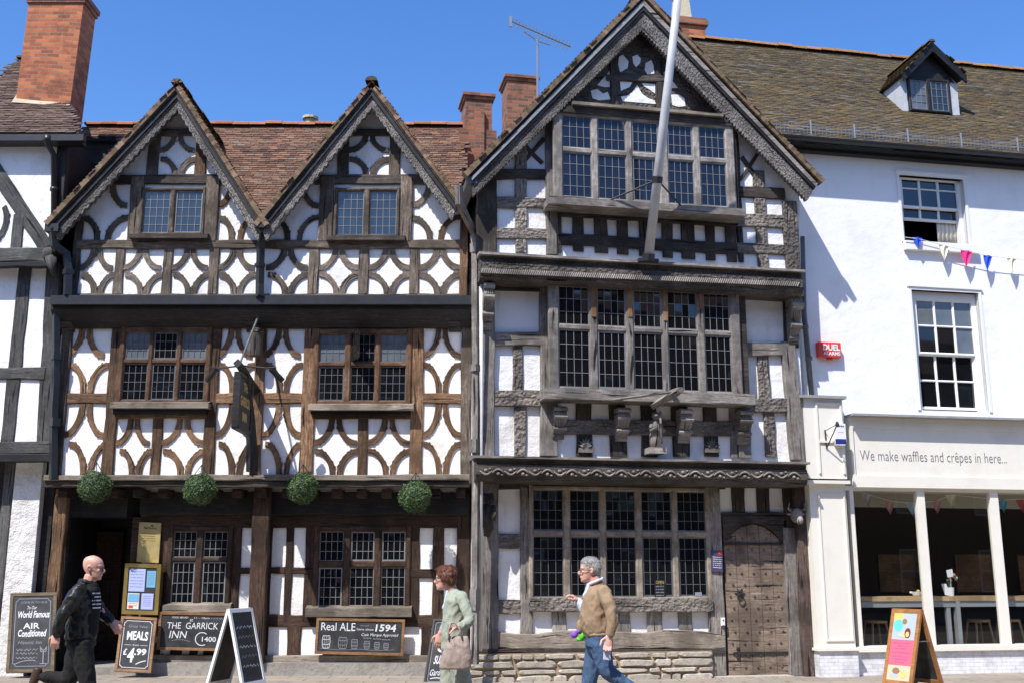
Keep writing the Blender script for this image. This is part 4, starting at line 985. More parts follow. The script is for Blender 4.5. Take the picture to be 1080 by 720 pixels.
# oriel 2
cols2=[(594,624),(631.5,660.5),(667.5,695.5),(705,731.5),(739,765.5)]
obox(585,777,116,212,V2,V2+.2,M['wood_darkgrey'],'oriel_box',refx=594)
window(mh,FB,V2+.2,cols2,[(121,154),(160,206)],{0:(4,3),1:(4,4)},M['wood_mid'],out=.07,fr=10,glass='glass_navy',leadm='leading',rec=.045,deep=.06)
obox(579,786,207.5,215,V2,V2+.42,M['wood_mid'],'oriel_sill',refx=590)
uw=[592,604.5,616,627.5,641,651.5,663,674.5,691,698.5,710,719.5,734,744.5,754.5,766]
uw=[592,604.5,616,627.5,641,651.5,663,674.5,686,698.5,710,719.5,733,744.5,754.5,766]
for i in range(1,len(uw)-1,2):
    x=uw[i]; B2.stud(uw[i],uw[i+1],226+sl(x),264+sl(x),m=M['wood_darkgrey'])
B2.stud(766,777,226,276,m=M['wood_darkgrey']); B2.stud(586,592.5,224,266,m=M['wood_darkgrey'])
B2.rail(586,778,245.5,257.5,m=M['wood_darkgrey'],pr=.05,y0b=256,y1b=268)
B2.rail(586,778,217,228,m=M['wood_darkgrey'],pr=.05,y0b=226,y1b=239)
# gable head
b=MB(); w_=V2+.36
A=FB.pt(604,107,w_);C=FB.pt(763,122,w_); zz=(A.z+C.z)/2; b.box((A.x,-w_,zz-.03),(C.x,-V2,zz+.02)); b.build('ledge_board',M['wood_sill'],mh)
obox(590,772,111,118,V2,V2+.3,M['wood_darkgrey'],'window_head',refx=594)
# pierced dark boarding with white infill shapes
def gpoly(pts,w,dep,m,name):
    b=MB(); P3=[FB.pt(x,y,w) for x,y in pts]; P3.reverse(); b.prism(P3,(0,dep,0)); o=b.build(name,m,mh); fixn(o)
    bm=bmesh.new(); bm.from_mesh(o.data); bmesh.ops.triangulate(bm,faces=[f for f in bm.faces if len(f.verts)>4]); bm.to_mesh(o.data); bm.free(); return o
gpoly([(678,30),(770,122),(596,110)],V2+.03,.03,M['wood_carved_mid'],'gable_boarding')
for pts in ([(653,60),(657,58),(663,65),(662,72),(654,76.5),(652,68)],[(667,60),(672,58),(676,62),(675,67),(671,71),(668,67)],[(681,67),(687,63.5),(689.5,70),(690,78),(683,79),(680,74)],
  [(630,90),(643,75),(643,92),(637,92)],[(623,96),(630,94),(636,99),(641,97),(644,105),(632,106),(625,104)],[(654,86),(667,87),(664,92),(655,96)],[(677,88),(691,89),(691,99),(684,94),(679,91)],
  [(672,90),(677,99),(684,104),(690,106),(692,110),(657,107),(655,102),(662,101),(668,96)],[(700,76),(703,76),(708,84),(715,93),(708,93),(701,90)],[(708,100),(716,100),(722,104),(723,112),(716,113),(709,111)]):
    gpoly(pts,V2+.038,.01,M['plaster'],'plaster_infill')
B2.stud(644.5,652,64,110,m=M['wood_darkgrey'],pr=.07); B2.stud(692.5,700,66,114,m=M['wood_darkgrey'],pr=.07); B2.rail(640,704,78,84.5,m=M['wood_darkgrey'],pr=.075,y0b=80,y1b=86.5)
# roof
apx=(678,-2); lfp=(496,184); rfp=(862,191)
A=FB.pt(*apx,VB); 
gable(mh,FB,apx,lfp,rfp,VB,6.0,M['tile_red'],M['wood_black'],.07)
barge(mh,FB,VB-.02,[(678,2),(497,188)],[(677,31),(499,206)],M['wood_carved2'],saw=60,sawd=.03,band=[(0.0,.2,.05,M['lead']),(.2,.36,.035,M['wood_black'])])
barge(mh,FB,VB-.02,[(678,2),(861,195)],[(677,31),(852,211)],M['wood_carved2'],saw=60,sawd=.03,band=[(0.0,.2,.05,M['wood_mid']),(.2,.34,.035,M['wood_black'])])
b=MB(); c=FB.pt(500,188,VB-.1); b.box((c.x-.12,c.y-.1,c.z-.12),(c.x+.03,c.y+1.2,c.z-.02)); b.build('gutter',M['pipe_grey'],mh)
# pipes at the party line
pipe(mh,FB,[(484,196,1.15),(484,214,1.1),(500,246,.62),(501,262,.60),(502,440,.50),(501,700,.42)],.05,M['wood_mid'],collars=((501,262,.6,.14),(501,388,.54,.1),(501,470,.5,.2),(501,632,.44,.3)),square=True)
pipe(mh,FB,[(508,300,.64),(508,440,.58),(507,686,.3)],.022,M['pipe_white'])
pipe(mh,FB,[(846,250,.35),(848,330,.35),(856,416,.33)],.045,M['pipe_grey'],collars=((849,345,.35,.06),(853,378,.35,.06)))
# chimneys
def stack(P,F,x0,x1,y0,y1,w,depth,m,caps=True,rib=False,name='chimney'):
    b=MB(); ym=y0; a=F.U(x0,(y0+y1)/2,w);c=F.U(x1,(y0+y1)/2,w);zt=F.Z(x0,y0,w);zb=F.Z(x0,y1,w)-1.5
    b.box((a,-w,zb),(c,-w+depth,zt-.12)); 
    if rib:
        b.box((a-.12,-w-.05,zb),(c+.08,-w+depth+.1,zt-.75)); mmid=(a+c)/2; b.box((mmid-.09,-w-.1,zb),(mmid+.09,-w,zt-.35))
    o=b.build(name,m,P)
    k=MB(); k.box((a-.03,-w-.03,zt-.12),(c+.03,-w+depth+.03,zt-.06)); k.box((a-.06,-w-.06,zt-.06),(c+.06,-w+depth+.06,zt)); k.build('chimney_cap',M['brick_old'],o)
    return o
stack(mh,FB,491,519,98,170,-2.6,.6,M['brick_old'],rib=True); stack(mh,FB,535,566,79,130,-3.2,.6,M['brick_old'])
M['pipe_grey2']=simple('galvanised_steel',(.33,.34,.35),.5,.3)
M['dormer_white']=plaster('grey_white_dormer_paint',(.5,.51,.53),(.3,.3,.3),.5,.2,2)
# ================================================================= WHITE SHOP BUILDING
sh=root('white_shop_building','white rendered building with sash windows, a cream cafe front and a small roof dormer','building',FB)
W0=.22
def Ux(px,py,w): return FB.U(px,py,w)
def Zx(px,py,w): return FB.Z(px,py,w)
XR=16.5   # the house runs on past the frame
def wall_holes(u0,u1,z0,z1,holes,w,th,m,name='wall'):
    us=sorted({u0,u1,*[h[0] for h in holes],*[h[1] for h in holes]}); zs=sorted({z0,z1,*[h[2] for h in holes],*[h[3] for h in holes]})
    b=MB()
    for i in range(len(us)-1):
        for j in range(len(zs)-1):
            a,c,p,q=us[i],us[i+1],zs[j],zs[j+1]; cx,cz=(a+c)/2,(p+q)/2
            if any(h[0]<cx<h[1] and h[2]<cz<h[3] for h in holes): continue
            b.face([Vector((a,-w,p)),Vector((c,-w,p)),Vector((c,-w,q)),Vector((a,-w,q))])
            b.face([Vector((c,-w+th,p)),Vector((a,-w+th,p)),Vector((a,-w+th,q)),Vector((c,-w+th,q))])
    for h in holes:
        a,c,p,q=h
        for pts in (((a,p),(a,q)),((a,q),(c,q)),((c,q),(c,p)),((c,p),(a,p))):
            (x,z),(x2,z2)=pts
            b.face([Vector((x,-w,z)),Vector((x2,-w,z2)),Vector((x2,-w+th,z2)),Vector((x,-w+th,z))])
    b.face([Vector((u0,-w+th,z0)),Vector((u0,-w,z0)),Vector((u0,-w,z1)),Vector((u0,-w+th,z1))])
    return b.build(name,m,sh)
uL=Ux(842,300,W0)
zTop=Zx(960,166,W0); zMid=Zx(960,440,W0)
h1=(Ux(950.5,220,W0),Ux(1018,220,W0),Zx(952,255,W0),Zx(952,185,W0))
h2=(Ux(966,373,W0),Ux(1037.5,373,W0),Zx(968,432,W0),Zx(968,306,W0))
wall_holes(uL,XR,zMid-.05,zTop+.3,[h1,h2],W0,.3,M['render'])
# upper left part of wall continuing behind the carved gable
wr=W0-.10
def blk(a,c,p,q,w,dep,m,name,parent=None):
    b=MB(); b.box((a,-w,p),(c,-w+dep,q)); return b.build(name,m,parent or sh)
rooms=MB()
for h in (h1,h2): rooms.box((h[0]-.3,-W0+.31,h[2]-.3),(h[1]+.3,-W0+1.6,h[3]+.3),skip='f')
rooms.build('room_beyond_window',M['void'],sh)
# sash windows
s1=window(sh,FB,wr,[(952.5,969),(971.5,988.5),(991,1008.5)],[(189,197.5),(198.8,216)],(1,1),M['whitepaint'],out=.0,fr=3,lead=False,rec=.03,deep=.05,glass='glass_sky',label='sash window with its lower sash raised open')
s1b=window(sh,FB,wr-.06,[(953.5,969.5),(972,989),(991.5,1009)],[(219.5,229)],(1,1),M['whitepaint'],out=.0,fr=3.5,lead=False,rec=.03,deep=.04,glass='glass',name='raised_sash')
cw=MB(); 
for k in range(10):
    t=k/9; a=Ux(990+t*19,240,wr-.12); cw.tube([Vector((a,-wr+.14+.02*(k%2),Zx(955,254,wr))),Vector((a,-wr+.14+.02*(k%2),Zx(955,218,wr)))],.028,6)
cw.build('curtain',M['plaster_cream'],sh,smooth=True)
blk(h1[0]-.02,h1[1]+.12,Zx(952,264,W0),Zx(952,255,W0),W0+.09,.3,M['whitepaint'],'window_sill')
def arch(h,w):
    b=MB(); t=.05
    b.box((h[0]-t,-w-.02,h[2]),(h[0],-w+.1,h[3]+t)); b.box((h[1],-w-.02,h[2]),(h[1]+t,-w+.1,h[3]+t)); b.box((h[0],-w-.02,h[3]),(h[1],-w+.1,h[3]+t)); b.box((h[0]-t-.02,-w-.04,h[3]+t),(h[1]+t+.02,-w+.1,h[3]+t+.03))
    b.build('architrave',M['whitepaint'],sh)
arch(h1,W0); arch(h2,W0)
def sash_box(h,l,r,t):
    b=MB(); y=-wr-.01
    b.box((h[0],y,h[2]),(l,y+.12,h[3])); b.box((r,y,h[2]),(h[1],y+.12,h[3])); b.box((l,y,t),(r,y+.12,h[3])); b.build('sash_box',M['whitepaint'],sh)
sash_box(h1,Ux(951.5,220,wr),Ux(1010.5,220,wr),Zx(952,188,wr)); sash_box(h2,Ux(968,373,wr),Ux(1028.5,373,wr),Zx(968,316,wr))
window(sh,FB,wr,[(969,986),(988.5,1006),(1008.5,1026)],[(317,342),(344,370.5)],(1,1),M['whitepaint'],out=.0,fr=3,lead=False,rec=.03,deep=.05,glass='glass',glassover={(0,0):'glass_curt',(1,0):'glass_curt',(2,0):'glass_curt',(2,1):'glass_curt'},label='tall sash window above the shop fascia')
window(sh,FB,wr-.05,[(970.5,987.5),(990,1007.5),(1010,1027.5)],[(374.5,399.5),(401.5,428)],(1,1),M['whitepaint'],out=.0,fr=3,lead=False,rec=.03,deep=.05,glass='glass')
# fascia --------------------------------------------------------
zF0=Zx(960,514,W0+.12); zF1=Zx(960,441,W0+.12); uF=Ux(898,480,W0+.12)
blk(uF,XR,zF0,zF1,W0+.10,.4,M['cream'],'fascia')
zp0=Zx(960,502,W0+.12); zp1=Zx(960,452,W0+.12)
b=MB(); 
b.box((uF,-W0-.13,zF0),(XR,-W0-.10,zp0)); b.box((uF,-W0-.13,zp1),(XR,-W0-.10,zF1)); b.box((uF,-W0-.13,zp0),(uF+.05,-W0-.10,zp1)); b.build('fascia_moulding',M['cream'],sh)
b=MB(); b.prism([Vector((uF-.02,-W0-.30,zF1-.0)),Vector((XR,-W0-.30,zF1-.0)),Vector((XR,-W0-.30,zF1+.035)),Vector((uF-.02,-W0-.30,zF1+.035))],(0,.32,.0)); b.build('cornice',M['lead'],sh)
b=MB(); pl=Plane2(Vector((uF+.06,-W0-.104,zp1)),Vector((4,0,0)),Vector((0,0,-(zp1-zp0))))
# lettering placed by its real position on the board
ta=Ux(907,481,W0+.1); tb=Ux(1062,487,W0+.1); za=Zx(907,474,W0+.1); zb_=Zx(907,488.5,W0+.1)
pl=Plane2(Vector((ta,-W0-.101,za)),Vector((tb-ta,0,0)),Vector((0,0,zb_-za)))
write(b,pl,'We make waffles and crêpes in here...',0,0,1,1,h=.003,bold=-.012); b.build('shop_lettering',M['greytext'],sh)
# pilaster ------------------------------------------------------
pa=Ux(858,560,W0+.3); pb=Ux(898.5,600,W0+.22)
zc=Zx(875,420,W0+.3)
blk(pa-.02,pb+.0,Zx(875,504,W0+.3),zc,W0+.26,.5,M['cream'],'pilaster_block')
b=MB(); z0=Zx(875,503,W0+.26); z1=zc
b.box((pa+.17,-W0-.285,z0+.06),(pa+.2,-W0-.26,z1-.06)); b.box((pb-.06,-W0-.285,z0+.06),(pb-.03,-W0-.26,z1-.06)); b.box((pa+.2,-W0-.285,z1-.10),(pb-.06,-W0-.26,z1-.06)); b.box((pa+.2,-W0-.285,z0+.55),(pb-.06,-W0-.26,z0+.58)); b.build('panel_moulding',M['cream'],sh)
blk(pa-.1,pb+.04,zc,zc+.045,W0+.34,.6,M['lead'],'pilaster_cap')
zn=Zx(875,506,W0+.3); blk(pa-.05,pb+.03,zn-.05,zn+.0,W0+.30,.5,M['cream'],'pilaster_moulding')
zs=Zx(880,683,W0+.22); blk(pa+.03,pb,zs,zn-.05,W0+.18,.45,M['cream'],'pilaster_shaft')
b=MB(); b.box((pa+.16,-W0-.2,zs+.1),(pa+.185,-W0-.18,zn-.2)); b.box((pb-.05,-W0-.2,zs+.1),(pb-.03,-W0-.18,zn-.2)); b.box((pa+.185,-W0-.2,zn-.225),(pb-.05,-W0-.18,zn-.2)); b.box((pa+.185,-W0-.2,zs+.1),(pb-.05,-W0-.18,zs+.125)); b.build('panel_moulding',M['cream'],sh)
blk(pa-.0,pb+.05,zs-.04,zs,W0+.24,.5,M['cream'],'plinth_moulding')
blk(pa+.03,pb+.02,-.1,zs-.04,W0+.2,.5,M['tile_white'],'tiled_base')
wb(sh,FB,.17,840,860,412,484,.3,M['cream'],'side_strip'); wb(sh,FB,.30,862,867,508,716,.3,M['cream'],'side_strip')
# stall riser and shop window
zr=Zx(960,684,W0+.05)
blk(pb+.02,XR,-.1,zr-.03,W0+.06,.3,M['tile_white'],'stall_riser')
blk(pb+.0,XR,zr-.03,zr+.05,W0+.12,.3,M['cream'],'shop_sill')
b=MB(); zt=zF0
for (x0,x1) in ((901,905),(973,981),(1051,1059.5),(1135,1143)):
    a=Ux(x0,600,W0+.05); c=Ux(x1,600,W0+.05); b.box((a,-W0-.06,zr+.05),(c,-W0+.04,zt+.0))
b.box((pb,-W0-.055,zt-.05),(XR,-W0+.04,zt+.02))
shf=b.build('shop_window',M['cream'],sh)
b=MB(); b.face([Vector((pb,-W0-.0,zr)),Vector((XR,-W0-.0,zr)),Vector((XR,-W0-.0,zt)),Vector((pb,-W0-.0,zt))]); b.build('glass',M['glass_clear'],shf)
# interior shell
sm,nt,bb=mat('cafe_interior_paint'); bb.inputs['Base Color'].default_value=(.13,.10,.075,1); bb.inputs['Roughness'].default_value=.8
b=MB(); b.box((pb-.3,-W0+.35,-.02),(XR,-W0+6,zt+.35),skip='f'); b.build('cafe_room',sm,sh)
sm2,nt,bb=mat('cafe_ceiling_paint'); bb.inputs['Base Color'].default_value=(.6,.55,.45,1)
b=MB(); b.box((pb-.2,-W0+.30,zt-.02),(XR,-W0+1.6,zt+.02)); b.build('cafe_ceiling',sm2,sh)
b=MB(); b.box((pb-.3,-W0+.36,0),(XR,-W0+5.9,.06)); b.build('cafe_floor',M['wood_door'],sh)
b=MB(); b.box((pb,-W0+.75,zt-.26),(XR,-W0+.80,zt)); blm,nt,bb=mat('beige_bulkhead_paint'); bb.inputs['Base Color'].default_value=(.36,.34,.27,1); b.build('beige_bulkhead',blm,shf)  # beige bulkhead strip added to carry the pale gradient at the window head
b=MB()
for k in range(5):
    x=pb+.9+k*1.5; b.box((x,-W0+3.0+.2*(k%2),1.2),(x+.75,-W0+3.04+.2*(k%2),1.9))
b.build('wall_picture',M['wood_boardframe'],sh)
# roof ----------------------------------------------------------
ez=Zx(950,153,W0+.33); ey=-(W0+.33); pr_=rad(46)
e0=Vector((0,ey,ez)); sd=Vector((0,math.cos(pr_),math.sin(pr_))); pn=Vector((0,-math.sin(pr_),math.cos(pr_)))
rp=FB.on(960,65,e0,pn); sl_=(rp-e0).dot(sd); u0=FB.on(728,45,e0,pn).x
base=Vector((u0,ey,ez))
dorm_c=FB.on(981,121,e0,pn); ds=(dorm_c-e0).dot(sd); dhw=.55
def tone_mo(a,s_,t): return t
uD0=FB.U(952,118,-dorm_c.y); uD1=FB.U(1012,118,-dorm_c.y)
uE=Ux(829,150,W0+.33)-.3
tiles(sh,'roof_tiles',base,(1,0,0),sd,XR-u0,sl_,M['tile_moss'],gauge=.072,tw=.165,jt=.6,inside=lambda a,s_:(a+u0>uE-s_*.9))
def sp(a,s_,off=0): return Vector((a,ey,ez))+sd*s_+pn*off
slab(sh,'roof_deck',[sp(uE,0,-.01),sp(XR,0,-.01),sp(XR,sl_,-.01),sp(u0,sl_,-.01),sp(u0,1.5,-.01)],.08,M['wood_black'])
tp=sp(u0,sl_); slab(sh,'rear_roof_slope',[tp,Vector((XR,tp.y,tp.z)),Vector((XR,tp.y+3.5,tp.z-3.6)),Vector((u0,tp.y+3.5,tp.z-3.6))],.08,M['tile_moss'])
ridge_line(sh,'ridge_tiles',tp+Vector((0,0,.05)),Vector((XR,tp.y,tp.z+.05)),M['ridge_lichen'],.13,.32)
# gutter and soffit
b=MB(); n=8; gy=ey-.03; gz=ez-.03
prof=[Vector((0,gy+.07*math.cos(t)-.03,gz+.07*math.sin(t))) for t in [math.pi+math.pi*k/n for k in range(n+1)]]+[Vector((0,gy+.03,gz-.01)),Vector((0,gy-.09,gz-.01))]
b.strip([[p+Vector((uE,0,0)) for p in prof],[p+Vector((XR,0,0)) for p in prof]]); o=b.build('gutter',M['gutter'],sh); fixn(o)
zs_=Zx(950,169,W0+.05)
b=MB(); b.box((uE+.05,-W0-.14,zs_),(XR,-W0+.02,ez-.1)); b.box((uE+.05,ey+.04,ez-.10),(XR,-W0+.05,ez-.06)); b.build('eaves_board',M['wood_black'],sh)
# snow guard
b=MB(); 
for k in range(5): q=sp(0,.03+.045*0,.02)+Vector((0,.05,.02+.05*k)); b.box((uE+.1,q.y,q.z),(XR,q.y+.006,q.z+.006))
x=uE+.1
while x<XR-3: q=sp(x,.03,.02)+Vector((0,.05,.0)); b.box((x,q.y,q.z),(x+.006,q.y+.006,q.z+.225)); x+=.07
b.build('snow_guard',M['alu'],sh)
for px in (856,902,958,1014,1073):
    b=MB(); a=Ux(px,145,W0+.3); q=sp(a,.03,.0)+Vector((0,.04,0)); b.box((a,q.y-.01,q.z),(a+.022,q.y+.01,q.z+.32)); b.build('snow_guard_bracket',M['pipe_grey2'],sh)
# dormer
wd=-dorm_c.y
class _D: pass
A_=FB.pt(977,49,wd); Lf=FB.pt(947,82,wd); Rf=FB.pt(1013,84,wd)
zb0=FB.Z(981,122,wd)
b=MB(); b.prism([Vector((uD0,-wd,zb0-.1)),Vector((uD1,-wd,zb0-.1)),Vector((uD1,-wd,(Lf.z+Rf.z)/2-.06)),Vector((A_.x,-wd,A_.z-.16)),Vector((uD0,-wd,(Lf.z+Rf.z)/2-.06))],(0,1.3,0)); dw=b.build('dormer_wall',M['dormer_white'],sh)
b=MB(); y=-wd-.015; b.prism([Vector((uD0+.08,y,(Lf.z+Rf.z)/2-.05)),Vector((uD1-.05,y,(Lf.z+Rf.z)/2-.05)),Vector((A_.x,y,A_.z-.1))],(0,.01,0)); b.build('dormer_gable_board',M['wood_black'],sh)
window(sh,FB,wd+.0,[(961.5,977.5),(983,1000)],[(84,114)],(3,4),M['wood_black'],out=.05,fr=3,glass='glass_sky',rec=.03,deep=.06,glassover={(0,0):'glass_curt'},name='dormer_window')
A_.y-=.18;Lf.y-=.18;Rf.y-=.18
for foot in (Lf,Rf):
    s2=A_-foot
    slab(sh,'dormer_roof',[foot,A_,A_+Vector((0,1.9,0)),foot+Vector((0,1.3,0))],.05,M['wood_black'])
    tiles(sh,'dormer_tiles',foot-s2.normalized()*.03,(0,1,0),s2,1.5,s2.length-.03,M['tile_moss'],gauge=.075,tw=.15,jt=.05,inside=lambda a,s_:a<.95+s_*.55)
ridge_line(sh,'dormer_ridge',A_+Vector((0,-.02,.05)),A_+Vector((0,1.7,.05)),M['tile_moss'],.07,.25)
zz=(Lf.z+Rf.z)/2; y=A_.y-.01
b=MB(); 
for foot in (Lf,Rf):
    q=[A_+Vector((0,-.01,.0)),foot+Vector((0,-.01,0)),foot+Vector((0.0,-.01,-.16)),A_+Vector((0,-.01,-.2))]; b.prism(q,(0,.04,0))
o=b.build('dormer_bargeboard',M['wood_black'],sh); fixn(o)
# chimney with square pot
cy=tp.y+.1
a=FB.U(714,40,-cy); c=FB.U(744.5,40,-cy); z1=FB.Z(730,20,-cy); 
b=MB(); b.box((a,cy,z1-2.2),(c,cy+.6,z1-.14)); cst=b.build('chimney',M['brick'],sh)
b=MB(); b.box((a-.05,cy-.05,z1-.14),(c+.05,cy+.65,z1-.02)); b.box((a-.02,cy-.02,z1-.02),(c+.02,cy+.62,z1+.03)); b.build('chimney_cap',M['brick_old'],cst)
p0=FB.U(716,10,-cy);p1=FB.U(731,10,-cy); b=MB(); m_=(p0+p1)/2; hw=.16
b.strip([[Vector((m_+s*h_,cy+.3+t*h_,z)) for s,t in ((-1,-1),(1,-1),(1,1),(-1,1))] for h_,z in ((.21,z1+.03),(.21,z1+.09),(.17,z1+.12),(.13,z1+.62),(.18,z1+.66),(.18,z1+.74))]); b.build('chimney_pot',M['pot'],cst)
# ================================================================= PROPS
FW=Frame(0,0,0)
def framed_board(name,label,cat,corners,frame_m,fw=.045,th=.05,face_m=None,back=True,group=None,F=None,body=None):
    """corners: world TL,TR,BR,BL of the outer frame. returns root, Plane2 of the inner face (panel coords 0..1)"""
    TL,TR,BR,BL=[Vector(c) for c in corners]; base=(BL+BR)/2
    r=root(name,label,cat,None,group,loc=base)
    TL,TR,BR,BL=[c-base for c in (TL,TR,BR,BL)]
    pl=Plane2(TL,TR-TL,BL-TL); n=pl.n; Wd=pl.r.length; H=pl.d.length; fx=fw/Wd; fy=fw/H
    b=MB()
    def pr(a0,b0,a1,b1): b.prism([pl.P(a0,b1),pl.P(a1,b1),pl.P(a1,b0),pl.P(a0,b0)],-n*th)
    pr(0,0,fx,1);pr(1-fx,0,1,1);pr(fx,0,1-fx,fy);pr(fx,1-fy,1-fx,1)
    o=b.build('board_frame',frame_m,r); fixn(o)
    b=MB(); b.prism([pl.P(fx,1-fy,-.012),pl.P(1-fx,1-fy,-.012),pl.P(1-fx,fy,-.012),pl.P(fx,fy,-.012)],-n*.012); o=b.build('writing_panel',face_m or M['chalkblack'],r); fixn(o)
    ip=Plane2(pl.P(fx,fy,-.012),pl.r*(1-2*fx),pl.d*(1-2*fy)); return r,ip
def border(b,pl,ins=.04,th=.006,mi=0,insy=None):
    a=ins; c=insy or ins*pl.r.length/pl.d.length; k=.07; kc=k*pl.r.length/pl.d.length
    stroke(b,pl,[(a+k,c),(1-a-k,c)],th,mi); stroke(b,pl,[(a+k,1-c),(1-a-k,1-c)],th,mi); stroke(b,pl,[(a,c+kc),(a,1-c-kc)],th,mi); stroke(b,pl,[(1-a,c+kc),(1-a,1-c-kc)],th,mi)
    for sx in (0,1):
        for sy in (0,1):
            X=lambda t:(1-t) if sx else t; Y=lambda t:(1-t) if sy else t
            stroke(b,pl,curve((X(a),Y(c+kc)),(X(a+k*.75),Y(c+kc*.75)),(X(a+k),Y(c))),th,mi)
# left air-conditioning board
A=FA
r,pl=framed_board('chalkboard','tall chalkboard in a dark frame about air conditioning, leaning left of the inn door','chalkboard',[A.pt(11,625,.30)+A.o,A.pt(60,624,.30)+A.o,A.pt(55,708,.62)+A.o,A.pt(6,709,.62)+A.o],M['wood_oldframe'],.05)
b=MB(); border(b,pl,.07,.004,1)
write(b,pl,'COME IN TO OUR',.2,.075,.85,.105,mi=1); write(b,pl,'To Our',.36,.14,.6,.185,shear=.3)
write(b,pl,'World Famous',.14,.21,.92,.305,shear=.25,bold=.02); write(b,pl,'AIR',.28,.375,.68,.455,bold=.01); write(b,pl,'Conditioned',.16,.465,.86,.565,shear=.25,bold=.02)
write(b,pl,'Historic Inn',.17,.62,.75,.665,shear=.3,mi=1)
for y in (.74,.79,.85): squig(b,pl,.14,y,.66,.014,.005,6,mi=1)
stroke(b,pl,curve((.12,.93),(.4,.86),(.62,.89)),.005,1)
stroke(b,pl,[(.8,.75),(.8,.93)],.006,1); stroke(b,pl,curve((.72,.7),(.8,.8),(.88,.7)),.006,1); stroke(b,pl,[(.72,.7),(.74,.77),(.86,.77),(.88,.7)],.005,1); stroke(b,pl,[(.72,.93),(.88,.93)],.005,1)
b.build('chalk_writing',[M['chalk'],M['chalkdim']],r)
# meals board
r,pl=framed_board('chalkboard','small upright chalkboard offering meals for 4.99, standing below the brass menu case','chalkboard',[A.pt(128,649,.32)+A.o,A.pt(165.5,651,.32)+A.o,A.pt(160.5,708.5,.55)+A.o,A.pt(120.5,707,.55)+A.o],M['wood_boardframe'],.04)
b=MB(); border(b,pl,.05,.005); write(b,pl,'Great Value',.2,.11,.82,.165,shear=.1,mi=1); write(b,pl,'MEALS',.18,.24,.86,.42,bold=.03); write(b,pl,'from',.4,.5,.6,.535,shear=.3); stroke(b,pl,[(.12,.52),(.36,.52)],.003);stroke(b,pl,[(.64,.52),(.88,.52)],.003)
write(b,pl,'£',.12,.6,.24,.72,bold=.02); write(b,pl,'4',.26,.58,.48,.86,bold=.03,shear=.1); write(b,pl,'.99',.48,.58,.86,.72,bold=.03); stroke(b,pl,curve((.56,.9),(.7,.84),(.88,.82)),.008)
b.build('chalk_writing',[M['chalk'],M['chalkdim']],r)
# house-name board
r,pl=framed_board('chalkboard','wide chalkboard with the inn name in chalk, fixed below the small window','chalkboard',[A.pt(168,644.5,.2)+A.o,A.pt(240,646,.2)+A.o,A.pt(238,687,.2)+A.o,A.pt(165,684.5,.2)+A.o],M['wood_boardframe'],.04)
b=MB(); write(b,pl,'FOOD SERVED',.17,.06,.42,.11,mi=0); write(b,pl,'11 - 10pm',.52,.06,.76,.13); squig(b,pl,.78,.1,.97,.02,.01,5,mi=1); write(b,pl,'at',.45,.12,.5,.2)
write(b,pl,'THE  GARRICK',.1,.23,.9,.43,shear=.08); write(b,pl,'INN',.14,.5,.42,.72,shear=.15); stroke(b,pl,curve((.18,.8),(.35,.72),(.47,.82)),.006,1)
pts=[(.66+.105*math.cos(t),.73+.2*math.sin(t)) for t in [rad(-50-28*k) for k in range(10)]]; stroke(b,pl,pts,.013); write(b,pl,'1400',.66,.66,.88,.81,bold=.01)
b.build('chalk_writing',[M['chalk'],M['chalkdim']],r)
# ale board
r,pl=framed_board('chalkboard','widest chalkboard with ale barrels drawn in chalk, fixed below the three-light inn window','chalkboard',[A.pt(334,651,.22)+A.o,A.pt(427,653,.22)+A.o,A.pt(425,691,.22)+A.o,A.pt(331.5,689,.22)+A.o],M['wood_boardframe'],.04)
b=MB(); write(b,pl,'Real ALE',.03,.06,.44,.32,bold=.0); write(b,pl,'served',.5,.1,.6,.16,mi=1); write(b,pl,'here since',.46,.22,.66,.29,mi=0); write(b,pl,'1594',.68,.08,.93,.32,bold=.02,shear=.1); write(b,pl,'Cask Marque Approved',.52,.38,.96,.5,shear=.2)
for i,(x,w_,h_) in enumerate(((.1,.09,.4),(.3,.1,.36),(.44,.07,.3),(.59,.065,.24),(.71,.06,.22),(.82,.055,.2))):
    y1=.88; y0=y1-h_; mm=0 if i in(0,) else 1
    for s in (-1,1): stroke(b,pl,curve((x+s*w_*.42,y0),(x+s*w_*.62,(y0+y1)/2),(x+s*w_*.42,y1)),.008,mm)
    for yy in (y0,y0+h_*.3,y0+h_*.7,y1): stroke(b,pl,curve((x-w_*.45,yy),(x,yy+.03),(x+w_*.45,yy)),.009,mm)
    for q in (-.25,0,.25): stroke(b,pl,[(x+w_*q,y0+.02),(x+w_*q,y1)],.004,mm)
    if i>2: write(b,pl,('Local','Guest','Best')[i-3] if False else '~~~',x-.05,y0-.12,x+.05,y0-.08,mi=1)
stroke(b,pl,curve((.04,.9),(.3,.97),(.5,.9)),.006,1); stroke(b,pl,curve((.5,.9),(.7,.96),(.92,.9)),.006,1)
b.build('chalk_writing',[M['chalk'],M['chalkdim']],r)
# board behind the woman
r,pl=framed_board('chalkboard','narrow black chalkboard with slanting chalk script, leaning behind the woman in green','chalkboard',[A.pt(457,652,.8)+A.o,A.pt(482,652,.8)+A.o,A.pt(474,722,1.15)+A.o,A.pt(446,722,1.15)+A.o],M['black'],.03)
b=MB(); border(b,pl,.08,.004,1); 
stroke(b,pl,curve((.35,.3),(.9,.22),(.6,.36)),.016); stroke(b,pl,curve((.6,.36),(.2,.46),(.55,.5)),.016); stroke(b,pl,curve((.5,.16),(.75,.1),(.8,.2)),.01); 
write(b,pl,'SUN',.25,.56,.75,.7,shear=.3,bold=.02); write(b,pl,'Garden',.15,.78,.9,.88,shear=.3); stroke(b,pl,curve((.2,.93),(.5,.9),(.8,.93)),.006)
b.build('chalk_writing',[M['chalk'],M['chalkdim']],r)
